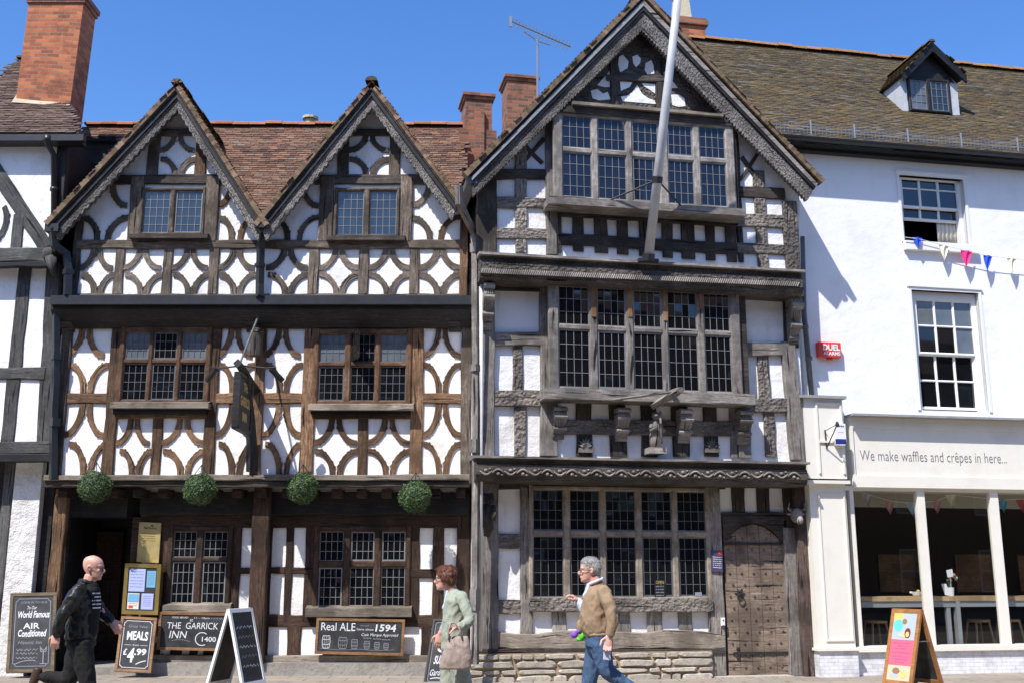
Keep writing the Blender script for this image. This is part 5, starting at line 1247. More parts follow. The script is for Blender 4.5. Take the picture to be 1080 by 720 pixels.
# brass plate, menu case ------------------------------------------
TL,TR,BR,BL=[A.pt(*p)+A.o for p in ((147,550,.10),(170,551,.10),(168,593,.10),(144,592,.10))]
r=root('brass_plaque','tall brass wall plaque with a small crest, above the menu case by the inn door','plaque',None,loc=(BL+BR)/2)
pl=Plane2(TL-r.location,TR-TL,BL-TL); b=MB(); b.prism([pl.P(0,1),pl.P(1,1),pl.P(1,0),pl.P(0,0)],-pl.n*.03); o=b.build('plate',M['brassdull'],r); fixn(o)
b=MB(); squig(b,pl,.22,.14,.8,.02,.014,5); stroke(b,pl,curve((.55,.1),(.6,.02),(.66,.1)),.012)
for k in range(4): squig(b,pl,.2,.28+.06*k,.8,.006,.005,8,mi=1)
b.build('engraving',[M['chalkblack'],M['wood_boardframe']],r)
r,pl=framed_board('menu_case','brass framed glazed menu case with blue menu sheets, beside the inn door','menu case',[A.pt(132,593.5,.24)+A.o,A.pt(170,594.5,.24)+A.o,A.pt(166,648,.24)+A.o,A.pt(128,647,.24)+A.o],M['brass'],.06,.13)
pap,nt,bb=mat('pale_blue_menu_paper'); bb.inputs['Base Color'].default_value=(.42,.47,.78,1); pap2,nt,bb=mat('teal_menu_paper'); bb.inputs['Base Color'].default_value=(.16,.4,.6,1); pap3,nt,bb=mat('cream_menu_paper'); bb.inputs['Base Color'].default_value=(.7,.68,.6,1)
for (x0,y0,x1,y1,mm) in ((.04,.03,.6,.56,pap),(.66,.07,.97,.46,pap2),(.04,.6,.44,.97,pap3),(.52,.6,.93,.97,pap)):
    b=MB(); b.face([pl.P(x0,y1,.006),pl.P(x1,y1,.006),pl.P(x1,y0,.006),pl.P(x0,y0,.006)])
    for k in range(6):
        squig(b,pl,x0+.05,y0+.06+(y1-y0-.1)*k/6,x1-.05,.004,.004,7,mi=1,h=.009)
    if mm is pap3: b.face([pl.P(x0+.02,y0+.2,.01),pl.P(x1-.02,y0+.2,.01),pl.P(x1-.02,y0+.02,.01),pl.P(x0+.02,y0+.02,.01)],None,2); b.face([pl.P(x0+.05,y1-.03,.01),pl.P(x0+.2,y1-.03,.01),pl.P(x0+.2,y1-.08,.01),pl.P(x0+.05,y1-.08,.01)],None,3)
    b.build('menu_sheet',[mm,M['chalkdim'],pap2,M['red']],r)
# notice, switch by the carved door --------------------------------
TL,TR,BR,BL=[FB.pt(*p) for p in ((750,580,.12),(762,581,.12),(761.5,603,.12),(750.5,602,.12))]
Wd=lambda v:Vector((FB.o.x+v.x*FB.c-v.y*FB.s,FB.o.y+v.x*FB.s+v.y*FB.c,v.z))
def onB(name,label,cat,px,py,w): 
    p=FB.pt(px,py,w); return root(name,label,cat,None,loc=Wd(p),rotz=rad(FB.deg)),p
r,p=onB('notice_plate','small dark purple notice with white lines on the post left of the studded door','notice',756,603,.12)
pl=Plane2(TL-p,TR-TL,BL-TL); pm,nt,bb=mat('purple_notice_paint'); bb.inputs['Base Color'].default_value=(.06,.055,.12,1)
b=MB(); b.prism([pl.P(0,1),pl.P(1,1),pl.P(1,0),pl.P(0,0)],-pl.n*.02); o=b.build('notice_panel',pm,r); fixn(o)
b=MB(); 
for k in range(6): squig(b,pl,.12,.3+.1*k,.88,.012,.014,5,seed=k)
b.face([pl.P(.6,.16,.004),pl.P(.95,.16,.004),pl.P(.95,.04,.004),pl.P(.6,.04,.004)],None,1); b.build('notice_print',[M['chalk'],M['red']],r)
r,p=onB('door_bell','tiny white bell push on the post left of the studded door','door bell',762,655,.10)
b=MB(); b.box((-.03,-.03,-.06),(.03,.0,.06)); b.box((-.024,-.036,-.05),(.024,-.03,.05)); b.build('bell_box',M['white'],r); b=MB(); b.ball((0,-.038,.02),(.012,.006,.012),8,4); b.build('push_button',M['black'],r)
# alarm boxes ---------------------------------------------------------
r,p=onB('alarm_box','red burglar alarm box with white lettering on the white wall','alarm box',876,378,W0)
a=FB.pt(863,360,W0+.11)-p; c=FB.pt(888,377,W0+.11)-p
b=MB(); b.prism([Vector((a.x,a.y,c.z)),Vector((c.x,a.y,c.z)),Vector((c.x,a.y,a.z)),Vector((a.x,a.y,a.z))],(0,.11,0)); b.box((a.x+.16,a.y+.03,c.z-.04),(a.x+.26,a.y+.08,c.z)); o=b.build('alarm_casing',M['red'],r); fixn(o); o.modifiers.new('b','BEVEL').width=.012
pl=Plane2((a.x+.07,a.y-.001,a.z-.04),(c.x-a.x-.09,0,0),(0,0,c.z-a.z+.07)); b=MB(); write(b,pl,'DUEL',.02,0,.98,.56,bold=.04); write(b,pl,'ALARMS',.02,.64,.98,.98,bold=.03); b.build('alarm_lettering',M['white'],r)
r,p=onB('alarm_box','small white alarm box with a navy base, beside the iron bracket on the cream pilaster','alarm box',887,470,W0+.26)
a=FB.pt(880,446,W0+.36)-p; c=FB.pt(893,469,W0+.36)-p
b=MB(); b.prism([Vector((a.x+.02,a.y,c.z)),Vector((c.x-.02,a.y,c.z)),Vector((c.x,a.y,c.z+.05)),Vector((c.x,a.y,a.z)),Vector((a.x,a.y,a.z)),Vector((a.x,a.y,c.z+.05))],(0,.10,0)); o=b.build('alarm_casing',M['white'],r); fixn(o)
pl=Plane2((a.x,a.y-.001,a.z),(c.x-a.x,0,0),(0,0,c.z-a.z)); b=MB(); b.face([pl.P(.02,.96),pl.P(.98,.96),pl.P(.98,.72),pl.P(.02,.72)],None,0); squig(b,pl,.2,.12,.85,.02,.03,4); squig(b,pl,.25,.4,.75,.01,.008,5); b.build('alarm_print',[M['blue']],r)
r,p=onB('iron_bracket','thin black triangular iron bracket on the cream pilaster','bracket',871,472,W0+.26)
b=MB(); q=lambda x,y,w:FB.pt(x,y,w)-p
b.tube([q(870,453,W0+.27),q(872,473,W0+.27)],.012,6); b.tube([q(872,472,W0+.27),q(883,447,W0+.6)],.010,6); b.tube([q(870,454,W0+.27),q(883,447,W0+.6)],.006,6); b.ball(q(883,447,W0+.6),(.03,.03,.05),8,6); b.build('bracket_rod',M['iron'],r)
# ---- hanging inn sign ---------------------------------------------
wS=W1+.06; 
c0=A.pt(270,408,wS); ux=c0.x
r=root('hanging_inn_sign','dark wooden inn sign with gold letters hanging from a braced bracket between the long windows','inn sign',None,loc=A.o+Vector((ux,-wS,c0.z)))
zt=0; pr_=1.15
b=MB(); b.tube([(0,0,-.05),(0,-.45,.02),(0,-.9,.12),(0,-pr_-.05,.16)],[.085,.08,.075,.07],4); b.build('bracket_arm',M['wood_black'],r)
b=MB(); b.tube([(0,.0,-1.35),(0,-.1,-.9),(0,-.35,-.45),(0,-.8,.05)],[.09,.085,.08,.07],4); b.build('bracket_brace',M['wood_black'],r)
b=MB(); b.tube([(0,-pr_,.1),(.02,-.05,1.25)],.018,6); b.build('stay_rod',M['pipe_grey'],r)
b=MB(); b.box((-.035,-pr_+.0,-.78),(.035,-.42,.0)); b.box((-.05,-pr_-.02,-.02),(.05,-.38,.04)); b.box((-.05,-pr_-.02,-.82),(.05,-.38,-.76)); b.box((-.05,-pr_-.03,-.8),(.05,-pr_+.03,0)); b.box((-.05,-.42,-.8),(.05,-.37,0)); b.build('sign_board',M['wood_black'],r)
b=MB()
for s in (1,-1):
    pl=Plane2((s*.036,-pr_+.05 if s>0 else -.45,-.04),(0,(pr_-.5)*(1 if s>0 else -1),0),(0,0,-.7))
    write(b,pl,'THE',.3,.06,.7,.24,bold=.03,h=.003 if pl.n.x*s>0 else -.003); write(b,pl,'GARRICK',.06,.36,.94,.58,bold=.03,h=.003 if pl.n.x*s>0 else -.003); write(b,pl,'INN',.3,.7,.7,.9,bold=.03,h=.003 if pl.n.x*s>0 else -.003)
b.build('sign_lettering',M['gold'],r)
for s in (-1,1):
    b=MB(); b.tube([(0,-.95,.17),(s*.35,-.9,.14),(s*.5,-.85,.16)],.014,5); b.tube([(s*.42,-.86,.14),(s*.58,-.72,-.02)],.045,8); b.build('sign_lamp',M['iron'],r)
b=MB(); b.tube([(-.0,.05,.62),(-.0,-.12,.6)],.05,8); b.tube([(0,-.14,.48),(0,-.14,.86)],.11,10); b.tube([(0,-.14,.86),(0,-.14,.94)],[.12,.04],10); b.build('bracket_lantern',M['wood_darkgrey'],r)
# ---- topiary balls -------------------------------------------------
lf,nt,bb=mat('box_leaf'); at=N(nt,'ShaderNodeAttribute',attribute_name='tone'); nt.links.new(ramp(nt,at.outputs['Fac'],[(0,(.018,.042,.012)),(.55,(.06,.12,.03)),(1,(.18,.26,.09))]),bb.inputs['Base Color']); bb.inputs['Roughness'].default_value=.6
wT=W1+.22
def topiary(px,py,rp,label,seed):
    rr=random.Random(seed); c=A.pt(px,py,wT); rad_=(A.pt(px+rp,py,wT)-c).length
    r=root('topiary_ball',label,'topiary ball',None,group='round box topiary balls hung along the inn jetty',loc=A.o+c-Vector((0,0,rad_)))
    C=Vector((0,0,rad_)); b=MB()
    for i in range(5200):
        v=Vector((rr.gauss(0,1),rr.gauss(0,1),rr.gauss(0,1))).normalized(); lump=1+.12*noise.noise(v*2.2+Vector((seed*7,0,0)))+.09*noise.noise(v*6+Vector((seed*3,3,0)))
        rho=rad_*(rr.uniform(.80,1.0)**.5)*lump*(1.0+rr.random()*.14 if rr.random()<.06 else .97); p=C+v*rho
        t=v.cross(Vector((rr.gauss(0,1),rr.gauss(0,1),rr.gauss(0,1)))).normalized(); nn=(v+Vector((rr.gauss(0,.6),rr.gauss(0,.6),rr.gauss(0,.6)))).normalized(); t=nn.cross(t).normalized(); q=nn.cross(t); l=rr.uniform(.009,.016)
        b.face([p-t*l,p+q*l*.5,p+t*l,p-q*l*.5],[(0,0)]*4,0,min(1,max(0,rr.gauss(.45,.22)+.5*noise.noise(v*3.1+Vector((0,seed*5,0))))))
    b.build('foliage',lf,r)
    b=MB(); b.ball(C,rad_*.8,12,8); b.build('moss_core',M['core'],r)
    b=MB(); top=A.pt(px,506,wT); h=(top-c).z+rad_
    for s in (-1,0,1): b.tube([C+Vector((s*rad_*.5,0,rad_*.7)),C+Vector((0,.0,max(h-rad_,rad_*1.0)+.12))],.006,4)
    b.build('hanging_wire',M['iron'],r)
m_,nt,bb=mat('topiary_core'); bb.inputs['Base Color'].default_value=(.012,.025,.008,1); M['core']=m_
for px,py,rp,lb,sd_ in ((100,513,17.5,'clipped green topiary ball, leftmost, hanging over the inn doorway',1),(211,515.5,17.5,'clipped green topiary ball hanging above the two-light ground floor window',2),(319,514.5,17,'clipped green topiary ball hanging just right of the inn sign',3),(438,523.5,17.5,'clipped green topiary ball hanging lowest, rightmost of the row by the carved house',4)): topiary(px,py,rp,lb,sd_)
# ---- flagpole ------------------------------------------------------
r,p=onB('flagpole','long white flagpole leaning out from the carved gable','flagpole',684,271,1.02)
q=lambda x,y,w:FB.pt(x,y,w)-p
a=q(684,271,1.02); e=q(700,130,1.75); f=a+(e-a)*2.1
b=MB(); b.tube([a,e,f],[.075,.068,.055],14); b.build('pole_shaft',M['pole'],r,smooth=True)
b=MB(); b.tube([a-(e-a).normalized()*.06,a+(e-a).normalized()*.05],.1,10); b.box((a.x-.16,a.y-.02,a.z-.08),(a.x+.16,a.y+.25,a.z-.03)); b.build('pole_shoe',M['iron'],r)
mp=a+(e-a)*.58
for s,(x,y) in ((-1,(644,211)),(1,(719,218))):
    b=MB(); b.tube([mp,q(x,y,V2+.4)],.014,6); b.build('pole_stay',M['iron'],r)
b=MB(); d_=(e-a).normalized(); b.tube([mp-d_*.05,mp+d_*.05],.085,10); b.build('pole_collar',M['iron'],r)
# ---- aerial --------------------------------------------------------
wz=-3.0; r,p=onB('tv_aerial','thin metal television aerial on a mast beside the old chimney stack','aerial',567,96,wz)
q=lambda x,y:FB.pt(x,y,wz)-p
b=MB(); b.tube([q(567,104),q(567,40)],.028,6); b.build('mast',M['alu'],r)
b=MB(); b.tube([q(537,22),q(602,50)],.018,5); b.build('boom',M['alu'],r)
b=MB(); A0=q(540,24);A1=q(600,49)
for k in range(18):
    c=A0.lerp(A1,k/17); b.tube([c+Vector((0,-.22,.0)),c+Vector((0,.22,0))],.007,4)
b.tube([q(553,34),q(567,44),q(580,48)],.012,5); b.box((A0.x-.06,A0.y-.03,A0.z-.1),(A0.x,A0.y+.03,A0.z+.12)); b.build('aerial_element',M['alu'],r)
# ---- outdoor bunting -----------------------------------------------
r,p=onB('bunting','string of triangular bunting flags strung across the white wall below the upper sash window','bunting',1010,270,W0+.13)
q=lambda x,y,w=W0+.13:FB.pt(x,y,w)-p
b=MB(); b.tube([q(950,250),q(968,252),q(996,259),q(1020,265),q(1042,270),q(1070,273),q(1120,276)],.006,4); b.build('cord',M['white'],r)
bc={}
for nm,c in (('blue',(.01,.07,.6)),('cream',(.68,.65,.5)),('pink',(.8,.02,.2)),('teal',(.1,.35,.5)),('red',(.42,.08,.1)),('paleblue',(.35,.5,.62)),('stripe',(.4,.42,.5)),('rose',(.5,.26,.3))):
    m_,nt,bb=mat('bunting_cloth_'+nm); bb.inputs['Base Color'].default_value=(*c,1); bb.inputs['Roughness'].default_value=.8; bc[nm]=m_
def flag(P_,a,c,t,m_,lab=None):
    b=MB(); n=5; L=[a.lerp(c,i/n) for i in range(n+1)]; D=Vector((0,.012,0)); 
    rows=4; grid=[]
    for j in range(rows+1):
        s=j/rows; A_=a.lerp(t,s); C_=c.lerp(t,s); grid.append([A_.lerp(C_,i/n)+Vector((0,.015*math.sin(i*1.7+j),0)) for i in range(n+1)])
    for j in range(rows):
        for i in range(n): b.face([grid[j+1][i],grid[j+1][i+1],grid[j][i+1],grid[j][i]])
    o=b.build('flag',m_,P_)
    if lab:o['label']=lab
    return o
for (x0,y0,x1,y1,xt,yt,c) in ((962,250,973,251,969,261,'blue'),(990,258,1001,260,996,275,'cream'),(1013,264,1026,265,1019,282,'pink'),(1037,269,1047,270,1041,286,'blue'),(1062,272,1072,273,1068,288,'cream'),(1090,274,1100,274,1096,290,'pink')): flag(r,q(x0,y0),q(x1,y1),q(xt,yt),bc[c],c+' flag')
# ---- indoor bunting ------------------------------------------------
wi=W0-.45; r,p=onB('bunting','row of patterned cloth bunting hanging inside the cafe window','bunting',990,540,wi)
q=lambda x,y,w=wi:FB.pt(x,y,w)-p
b=MB(); b.tube([q(895,512),q(912,520),q(940,528),q(962,530),q(988,528),q(1003,521),q(1030,524),q(1055,527),q(1075,526),q(1110,524)],.004,4); b.build('cord',M['white'],r)
for (x,y,c) in ((914,520,'stripe'),(937,528,'rose'),(961,530,'paleblue'),(987,527,'rose'),(1003,521,'cream'),(1057,526,'teal'),(1077,526,'red')): flag(r,q(x-6,y),q(x+6,y+.5),q(x+2,y+14),bc[c],c+' patterned flag')
# ---- cafe counter, stools, flowers, cup ----------------------------
wc=W0-.38; r,p=onB('window_counter','long wooden counter on pale legs behind the cafe window','counter',980,640,wc)
zc=FB.Z(960,628.5,wc)-p.z; ca=FB.U(906,630,wc)-p.x; cb=11.5-p.x+3
b=MB(); b.box((ca,0,zc-.075),(cb,.42,zc)); b.build('counter_top',M['wood_stool'],r)
b=MB(); b.box((ca,.02,zc-.17),(cb,.05,zc-.08)); b.build('apron_rail',M['pipe_grey2'],r)
for x in (1003,1012.5): 
    u=FB.U(x,660,wc)-p.x; b=MB(); b.box((u-.035,.03 if x<1010 else .0,-p.z+.06),(u+.035,.1,zc-.08)); b.build('leg',M['pipe_grey2'],r)
def stool(px,label,w=W0-1.0):
    pz=FB.pt(px,680,w); q=Vector((pz.x,pz.y,.06)); r=root('bar_stool',label,'stool',None,group='pale wooden bar stools behind the cafe window',loc=Wd(q),rotz=rad(FB.deg))
    b=MB(); b.tube([(0,0,.68),(0,0,.72)],.19,14); b.build('seat',M['wood_stool'],r)
    for sx in (-1,1):
        for sy in (-1,1): b=MB(); b.tube([(sx*.12,sy*.12,.69),(sx*.2,sy*.2,0)],.02,6); b.build('leg',M['wood_stool'],r)
    b=MB(); k=[(sx*.165,sy*.165,.3) for sx,sy in ((-1,-1),(1,-1),(1,1),(-1,1),(-1,-1))]
    for a,c in zip(k,k[1:]): b.tube([a,c],.012,5)
    b.build('foot_ring',M['wood_stool'],r)
stool(1034,'pale wooden bar stool just left of the thick right hand mullion'); stool(1066,'pale wooden bar stool just right of the thick right hand mullion'); stool(925,'pale wooden bar stool behind the orange pavement sign')
r,p=onB('flower_vase','small white pot of red and white flowers with a card on the counter','flower pot',1003,628,wc-.18)
r.location.z=p.z=zc+ r.location.z*0+ (FB.Z(960,628.5,wc)-zc)+0; r.location.z=FB.Z(960,628.5,wc)
b=MB(); b.tube([(0,0,0),(0,0,.14)],[.05,.06],12); b.build('pot',M['white'],r)
b=MB()
for k in range(9): 
    t=(jit(.06),jit(.05),.24+jit(.05)); b.tube([(0,0,.12),t],.004,4)
b.build('stem',lf,r)
b=MB()
for k in range(9): b.ball((.06+jit(.07),jit(.05),.3+jit(.06)),.026,7,5,mi=k%3)
b.build('blossom',[M['red'],M['white'],lf],r)
b=MB(); b.prism([(-.05,-.03,.3),(.06,-.03,.32),(.045,-.03,.44),(-.065,-.03,.42)],(0,.004,0)); b.tube([(0,-.025,.1),(0,-.025,.32)],.003,4); b.build('table_card',M['white'],r)
b=MB(); b.prism([(-.14,-.05,.02),(-.03,-.05,.0),(-.09,-.03,.2),(-.18,-.03,.2)],(0,.004,0)); b.build('folded_leaflet',M['white'],r)
r,p=onB('sugar_bowl','small white bowl with a yellow spot on the counter behind the pavement sign','bowl',967,628,wc-.18)
r.location.z=FB.Z(960,628.5,wc)
b=MB(); b.tube([(0,0,0),(0,0,.02),(0,0,.07)],[.05,.07,.09],12); b.build('bowl',M['white'],r); 
for s in (-1,1): b=MB(); b.ball((s*.1,0,.06),(.03,.02,.02),8,5); b.build('bowl_handle',M['white'],r)
b=MB(); b.ball((.03,0,.08),.03,8,5); b.build('lid_knob',M['gold'],r)
# ---- white A-board --------------------------------------------------
def aframe(name,label,top,e,nrm,wid,h,spread,frame_m,panels,fw=.06,th=.03,chain=True):
    """e ridge direction, nrm horizontal outward normal of panel 0; panels: list of materials"""
    r=root(name,label,'pavement sign',None,loc=(top.x,top.y,0)); e=Vector(e).normalized(); nrm=Vector(nrm).normalized(); out=[]
    for k,s in enumerate((1,-1)):
        off=nrm*s*.02; T=Vector((0,0,h))+off; Bm=nrm*s*spread/2
        ax=e*s*-1
        TL=T-ax*wid/2; TR=T+ax*wid/2; BLv=Bm-ax*wid/2
        pl=Plane2(TL,TR-TL,BLv-TL)
        if pl.n.dot(nrm*s)<0: pl=Plane2(TR,TL-TR,BLv-TL)
        L=pl.d.length; fx=fw/wid; fy=fw/L; b=MB()
        def pr(a0,b0,a1,b1): b.prism([pl.P(a0,b1),pl.P(a1,b1),pl.P(a1,b0),pl.P(a0,b0)],-pl.n*th)
        pr(0,0,fx,1);pr(1-fx,0,1,1);pr(fx,0,1-fx,fy);pr(fx,.93-fy,1-fx,.93)
        o=b.build('board_frame',frame_m,r); fixn(o)
        b=MB(); b.prism([pl.P(fx,.93-fy,-.01),pl.P(1-fx,.93-fy,-.01),pl.P(1-fx,fy,-.01),pl.P(fx,fy,-.01)],-pl.n*.012); o=b.build('sign_panel',panels[k],r); fixn(o)
        out.append(Plane2(pl.P(fx,fy,-.01),pl.r*(1-2*fx),pl.d*(.93-2*fy)))
    if chain:
        b=MB(); z=h*.6; x=spread/2*.4; b.tube([e*wid*.45+nrm*x+Vector((0,0,z)),e*wid*.45-nrm*x+Vector((0,0,z))],.006,4); b.build('spreader',M['alu'],r)
    return r,out
top=FW.pt(253,642,-15.2)
r,pls=aframe('pavement_sign','white framed folding chalkboard standing on the pavement in front of the inn',top,(.28,.96,0),(.96,-.28,0),.62,1.08,.62,M['whitepaint'],[M['chalkblack'],M['chalkblack']],.05,.035)
r['category']='pavement sign'
for pl in pls:
    b=MB(); 
    for k in range(5): squig(b,pl,.1,.22+.14*k,.9,.02,.006,5,mi=k%2)
    b.build('chalk_writing',[M['chalk'],M['chalkdim']],r)
top=FW.pt(957,643,-15.3)
r,pls=aframe('pavement_sign','orange wooden folding sign with a pink menu poster outside the cafe',top,(.50,-.866,0),(-.866,-.50,0),.50,1.07,.70,M['wood_honey'],[M['chalkblack'],M['chalkblack']],.055,.035)
pl=pls[0]
pm={}
for nm,c in (('pink',(.72,.13,.19)),('ice',(.4,.46,.5)),('aqua',(.12,.55,.6)),('choc',(.16,.04,.03)),('butter',(.7,.5,.15)),('mauve',(.35,.1,.3)),('cream2',(.55,.48,.33)),('brown',(.3,.16,.08))):
    m_,nt,bb=mat('poster_'+nm); bb.inputs['Base Color'].default_value=(*c,1); bb.inputs['Roughness'].default_value=.45; pm[nm]=m_
b=MB(); K=list(pm); ix={k:i for i,k in enumerate(K)}
def quad(a,b0,c,d,nm,h=.003): b.face([pl.P(a,d,h),pl.P(c,d,h),pl.P(c,b0,h),pl.P(a,b0,h)],None,ix[nm])
def disc(x,y,rx,ry,nm,h=.006,a0=0,a1=360): 
    pts=[pl.P(x+rx*math.cos(rad(t)),y+ry*math.sin(rad(t)),h) for t in [a0+(a1-a0)*k/20 for k in range(20 if a1-a0==360 else 21)]]; b.face(pts,None,ix[nm])
quad(.0,.0,1,.4,'ice'); quad(0,.4,1,.78,'pink'); quad(0,.78,1,1,'cream2'); quad(0,.0,.4,.12,'butter',.004)
disc(.42,.24,.36,.13,'ice',.005); disc(.24,.19,.2,.09,'aqua',.007); disc(.68,.3,.13,.075,'choc',.007); disc(.68,.32,.08,.04,'butter',.009) ; disc(.5,.13,.1,.04,'brown',.008); disc(.5,.33,.2,.04,'cream2',.0065)
disc(.38,.86,.16,.045,'brown',.006); disc(.7,.91,.14,.05,'butter',.006); disc(.3,.93,.2,.03,'ice',.005); disc(.62,.84,.1,.03,'cream2',.007)
for k,(y,a0,c0) in enumerate(((.45,.12,.85),(.49,.3,.8),(.53,.2,.7),(.59,.1,.9),(.65,.15,.8),(.69,.25,.8),(.73,.3,.7))): squig(b,pl,a0,y,c0,.008,.006,6,mi=ix['mauve'],h=.006,seed=k)
b.build('poster',[pm[k] for k in K],r)
# ================================================================= PEOPLE
def cloth(name,c,c2=None,rough=.85,sc=30,bs=.3,fold=.5):
    m,nt,b=mat(name); ob=objc(nt); a=noiz(nt,ob,sc,4,.6); f=noiz(nt,mapping(nt,ob,(1,1,.5)),9,3,.5,.6)
    nt.links.new(mix(nt,c,c2 or tuple(x*.75 for x in c),a),b.inputs['Base Color']); b.inputs['Roughness'].default_value=rough; b.inputs['Specular IOR Level'].default_value=.3
    bump(nt,b,math_(nt,'ADD',math_(nt,'MULTIPLY',f,fold*3),math_(nt,'MULTIPLY',a,.25)),bs,.02); return m
skin,nt,bb=mat('pink_skin'); ob=objc(nt); a=noiz(nt,ob,14,4,.6); nt.links.new(mix(nt,(.66,.38,.29),(.54,.24,.18),ramp(nt,a,[(.4,0.0),(.75,.8)])),bb.inputs['Base Color']); bb.inputs['Roughness'].default_value=.5  # pink skin tone with random blotches
bb.inputs['Subsurface Weight'].default_value=.08; bb.inputs['Subsurface Scale'].default_value=.02
M['leatherjacket']=cloth('black_leather',(.022,.02,.018),(.012,.011,.01),.42,20,.7,.9); M['tee']=cloth('black_cotton',(.012,.012,.013),None,.9)
M['trouser_black']=cloth('black_trouser_cloth',(.014,.014,.014),None,.85,40,.5,.8)
M['knit']=cloth('beige_knit',(.36,.25,.16),(.26,.18,.11),.95,90,.4,.5); M['denim']=cloth('blue_denim',(.03,.065,.14),(.085,.14,.24),.85,18,.5,.9)
M['shirt']=cloth('pale_shirt_cotton',(.62,.66,.78),None,.8); M['greenknit']=cloth('sage_green_cotton',(.37,.40,.315),(.27,.3,.235),.9,60,.5,1.0)
M['sagetrouser']=cloth('pale_sage_linen',(.34,.36,.29),(.25,.27,.215),.9,50,.5,1.0)
M['greyhair']=cloth('grey_hair',(.36,.35,.33),(.2,.19,.18),.7,60,1,.6); M['redhair']=cloth('auburn_hair',(.17,.05,.02),(.07,.02,.01),.5,60,1,.6)
for nm_,c0,c1,c2 in (('greystrand',(.16,.155,.15),(.38,.37,.35),(.62,.61,.59)),('redstrand',(.04,.012,.005),(.13,.042,.018),(.27,.11,.05))):
    m_,nt_,b_=mat(nm_+'_hair'); at_=N(nt_,'ShaderNodeAttribute',attribute_name='tone'); nt_.links.new(ramp(nt_,at_.outputs['Fac'],[(0,c0),(.5,c1),(1,c2)]),b_.inputs['Base Color']); b_.inputs['Roughness'].default_value=.5; M[nm_]=m_
M['shoe']=cloth('brown_shoe_leather',(.06,.035,.02),None,.5); M['sock']=simple('red_sock',(.6,.04,.03),.9); M['bag']=cloth('taupe_leather',(.36,.28,.235),(.28,.22,.18),.55,25,.5,.8)
M['belt']=simple('tan_belt',(.35,.27,.16),.6)
def solid(name,b,m,parent,voxel=.008,sm=6,wr=0.0,wsc=9,seed=0):
    wr*=.75; wsc*=1.25
    o=b.build(name,m,parent)
    rm=o.modifiers.new('r','REMESH'); rm.mode='VOXEL'; rm.voxel_size=voxel; rm.use_smooth_shade=True
    if sm: s=o.modifiers.new('s','SMOOTH'); s.factor=.5; s.iterations=sm
    dg=bpy.context.evaluated_depsgraph_get(); me=bpy.data.meshes.new_from_object(o.evaluated_get(dg)); o.modifiers.clear(); o.data=me
    if not me.materials: me.materials.append(m)
    if wr:
        nrm=[v.normal.copy() for v in me.vertices]
        for v,n in zip(me.vertices,nrm):
            p=v.co; q=Vector((p.x*wsc,p.y*wsc,p.z*wsc*.8+seed)); h=(.35-1.7*abs(noise.noise(q+Vector((0,0,p.x*7)))))+.5*(.3-1.5*abs(noise.noise(q*2.1+Vector((3,1,0))))); v.co=p+n*wr*h
    me.polygons.foreach_set('use_smooth',[True]*len(me.polygons)); me.update(); return o
def strands(o,m,parent,n=1400,L=.028,w=.0011,seed=1):
    rr=random.Random(seed); me=o.data; b=MB(); F_=list(me.polygons); 
    for i in range(n):
        f=F_[rr.randrange(len(F_))]; c=f.center; nn=f.normal; d=Vector((-.35,0,-1))+Vector((rr.gauss(0,.4),rr.gauss(0,.4),rr.gauss(0,.3))); d=(d-nn*d.dot(nn)); 
        if d.length<.05: continue
        d.normalize(); s_=d.cross(nn); l=L*rr.uniform(.5,1.2); a=c+nn*.001; e=a+d*l*.6+nn*.004; t=a+d*l+nn*rr.uniform(.001,.008)
        b.face([a-s_*w,a+s_*w,e+s_*w,e-s_*w],[(0,0)]*4,0,rr.random()); b.face([e-s_*w,e+s_*w,t],[(0,0)]*3,0,rr.random())
    return b.build('hair_strand_layer',m,parent)
def limb(b,pts,r,n=12,sub=5):
    """smooth tapered limb through joints"""
    P_=[Vector(p) for p in pts]; rr=[x if hasattr(x,'__len__') else (x,x) for x in r]; out=[];ro=[]
    for i in range(len(P_)-1):
        p0=P_[max(i-1,0)];p1=P_[i];p2=P_[i+1];p3=P_[min(i+2,len(P_)-1)]
        for k in range(sub):
            t=k/sub; t2=t*t;t3=t2*t
            out.append(.5*((2*p1)+(p2-p0)*t+(2*p0-5*p1+4*p2-p3)*t2+(3*p1-p0-3*p2+p3)*t3)); ro.append((rr[i][0]*(1-t)+rr[i+1][0]*t,rr[i][1]*(1-t)+rr[i+1][1]*t))
    out.append(P_[-1]); ro.append(rr[-1])
    secs=[]; 
    for i,p in enumerate(out):
        d=(out[min(i+1,len(out)-1)]-out[max(i-1,0)]).normalized()
        s=Vector((0,1,0)); s=(s-d*s.dot(d)); s=s.normalized() if s.length>.2 else Vector((1,0,0)).cross(d).normalized(); f=d.cross(s).normalized()
        secs.append([p+f*ro[i][0]*math.cos(2*math.pi*k/n)+s*ro[i][1]*math.sin(2*math.pi*k/n) for k in range(n)])
    b.strip(secs)
    b.ball(out[0],max(.4*sum(ro[0]),.005),10,6); b.ball(out[-1],max(.42*sum(ro[-1]),.005),10,6)
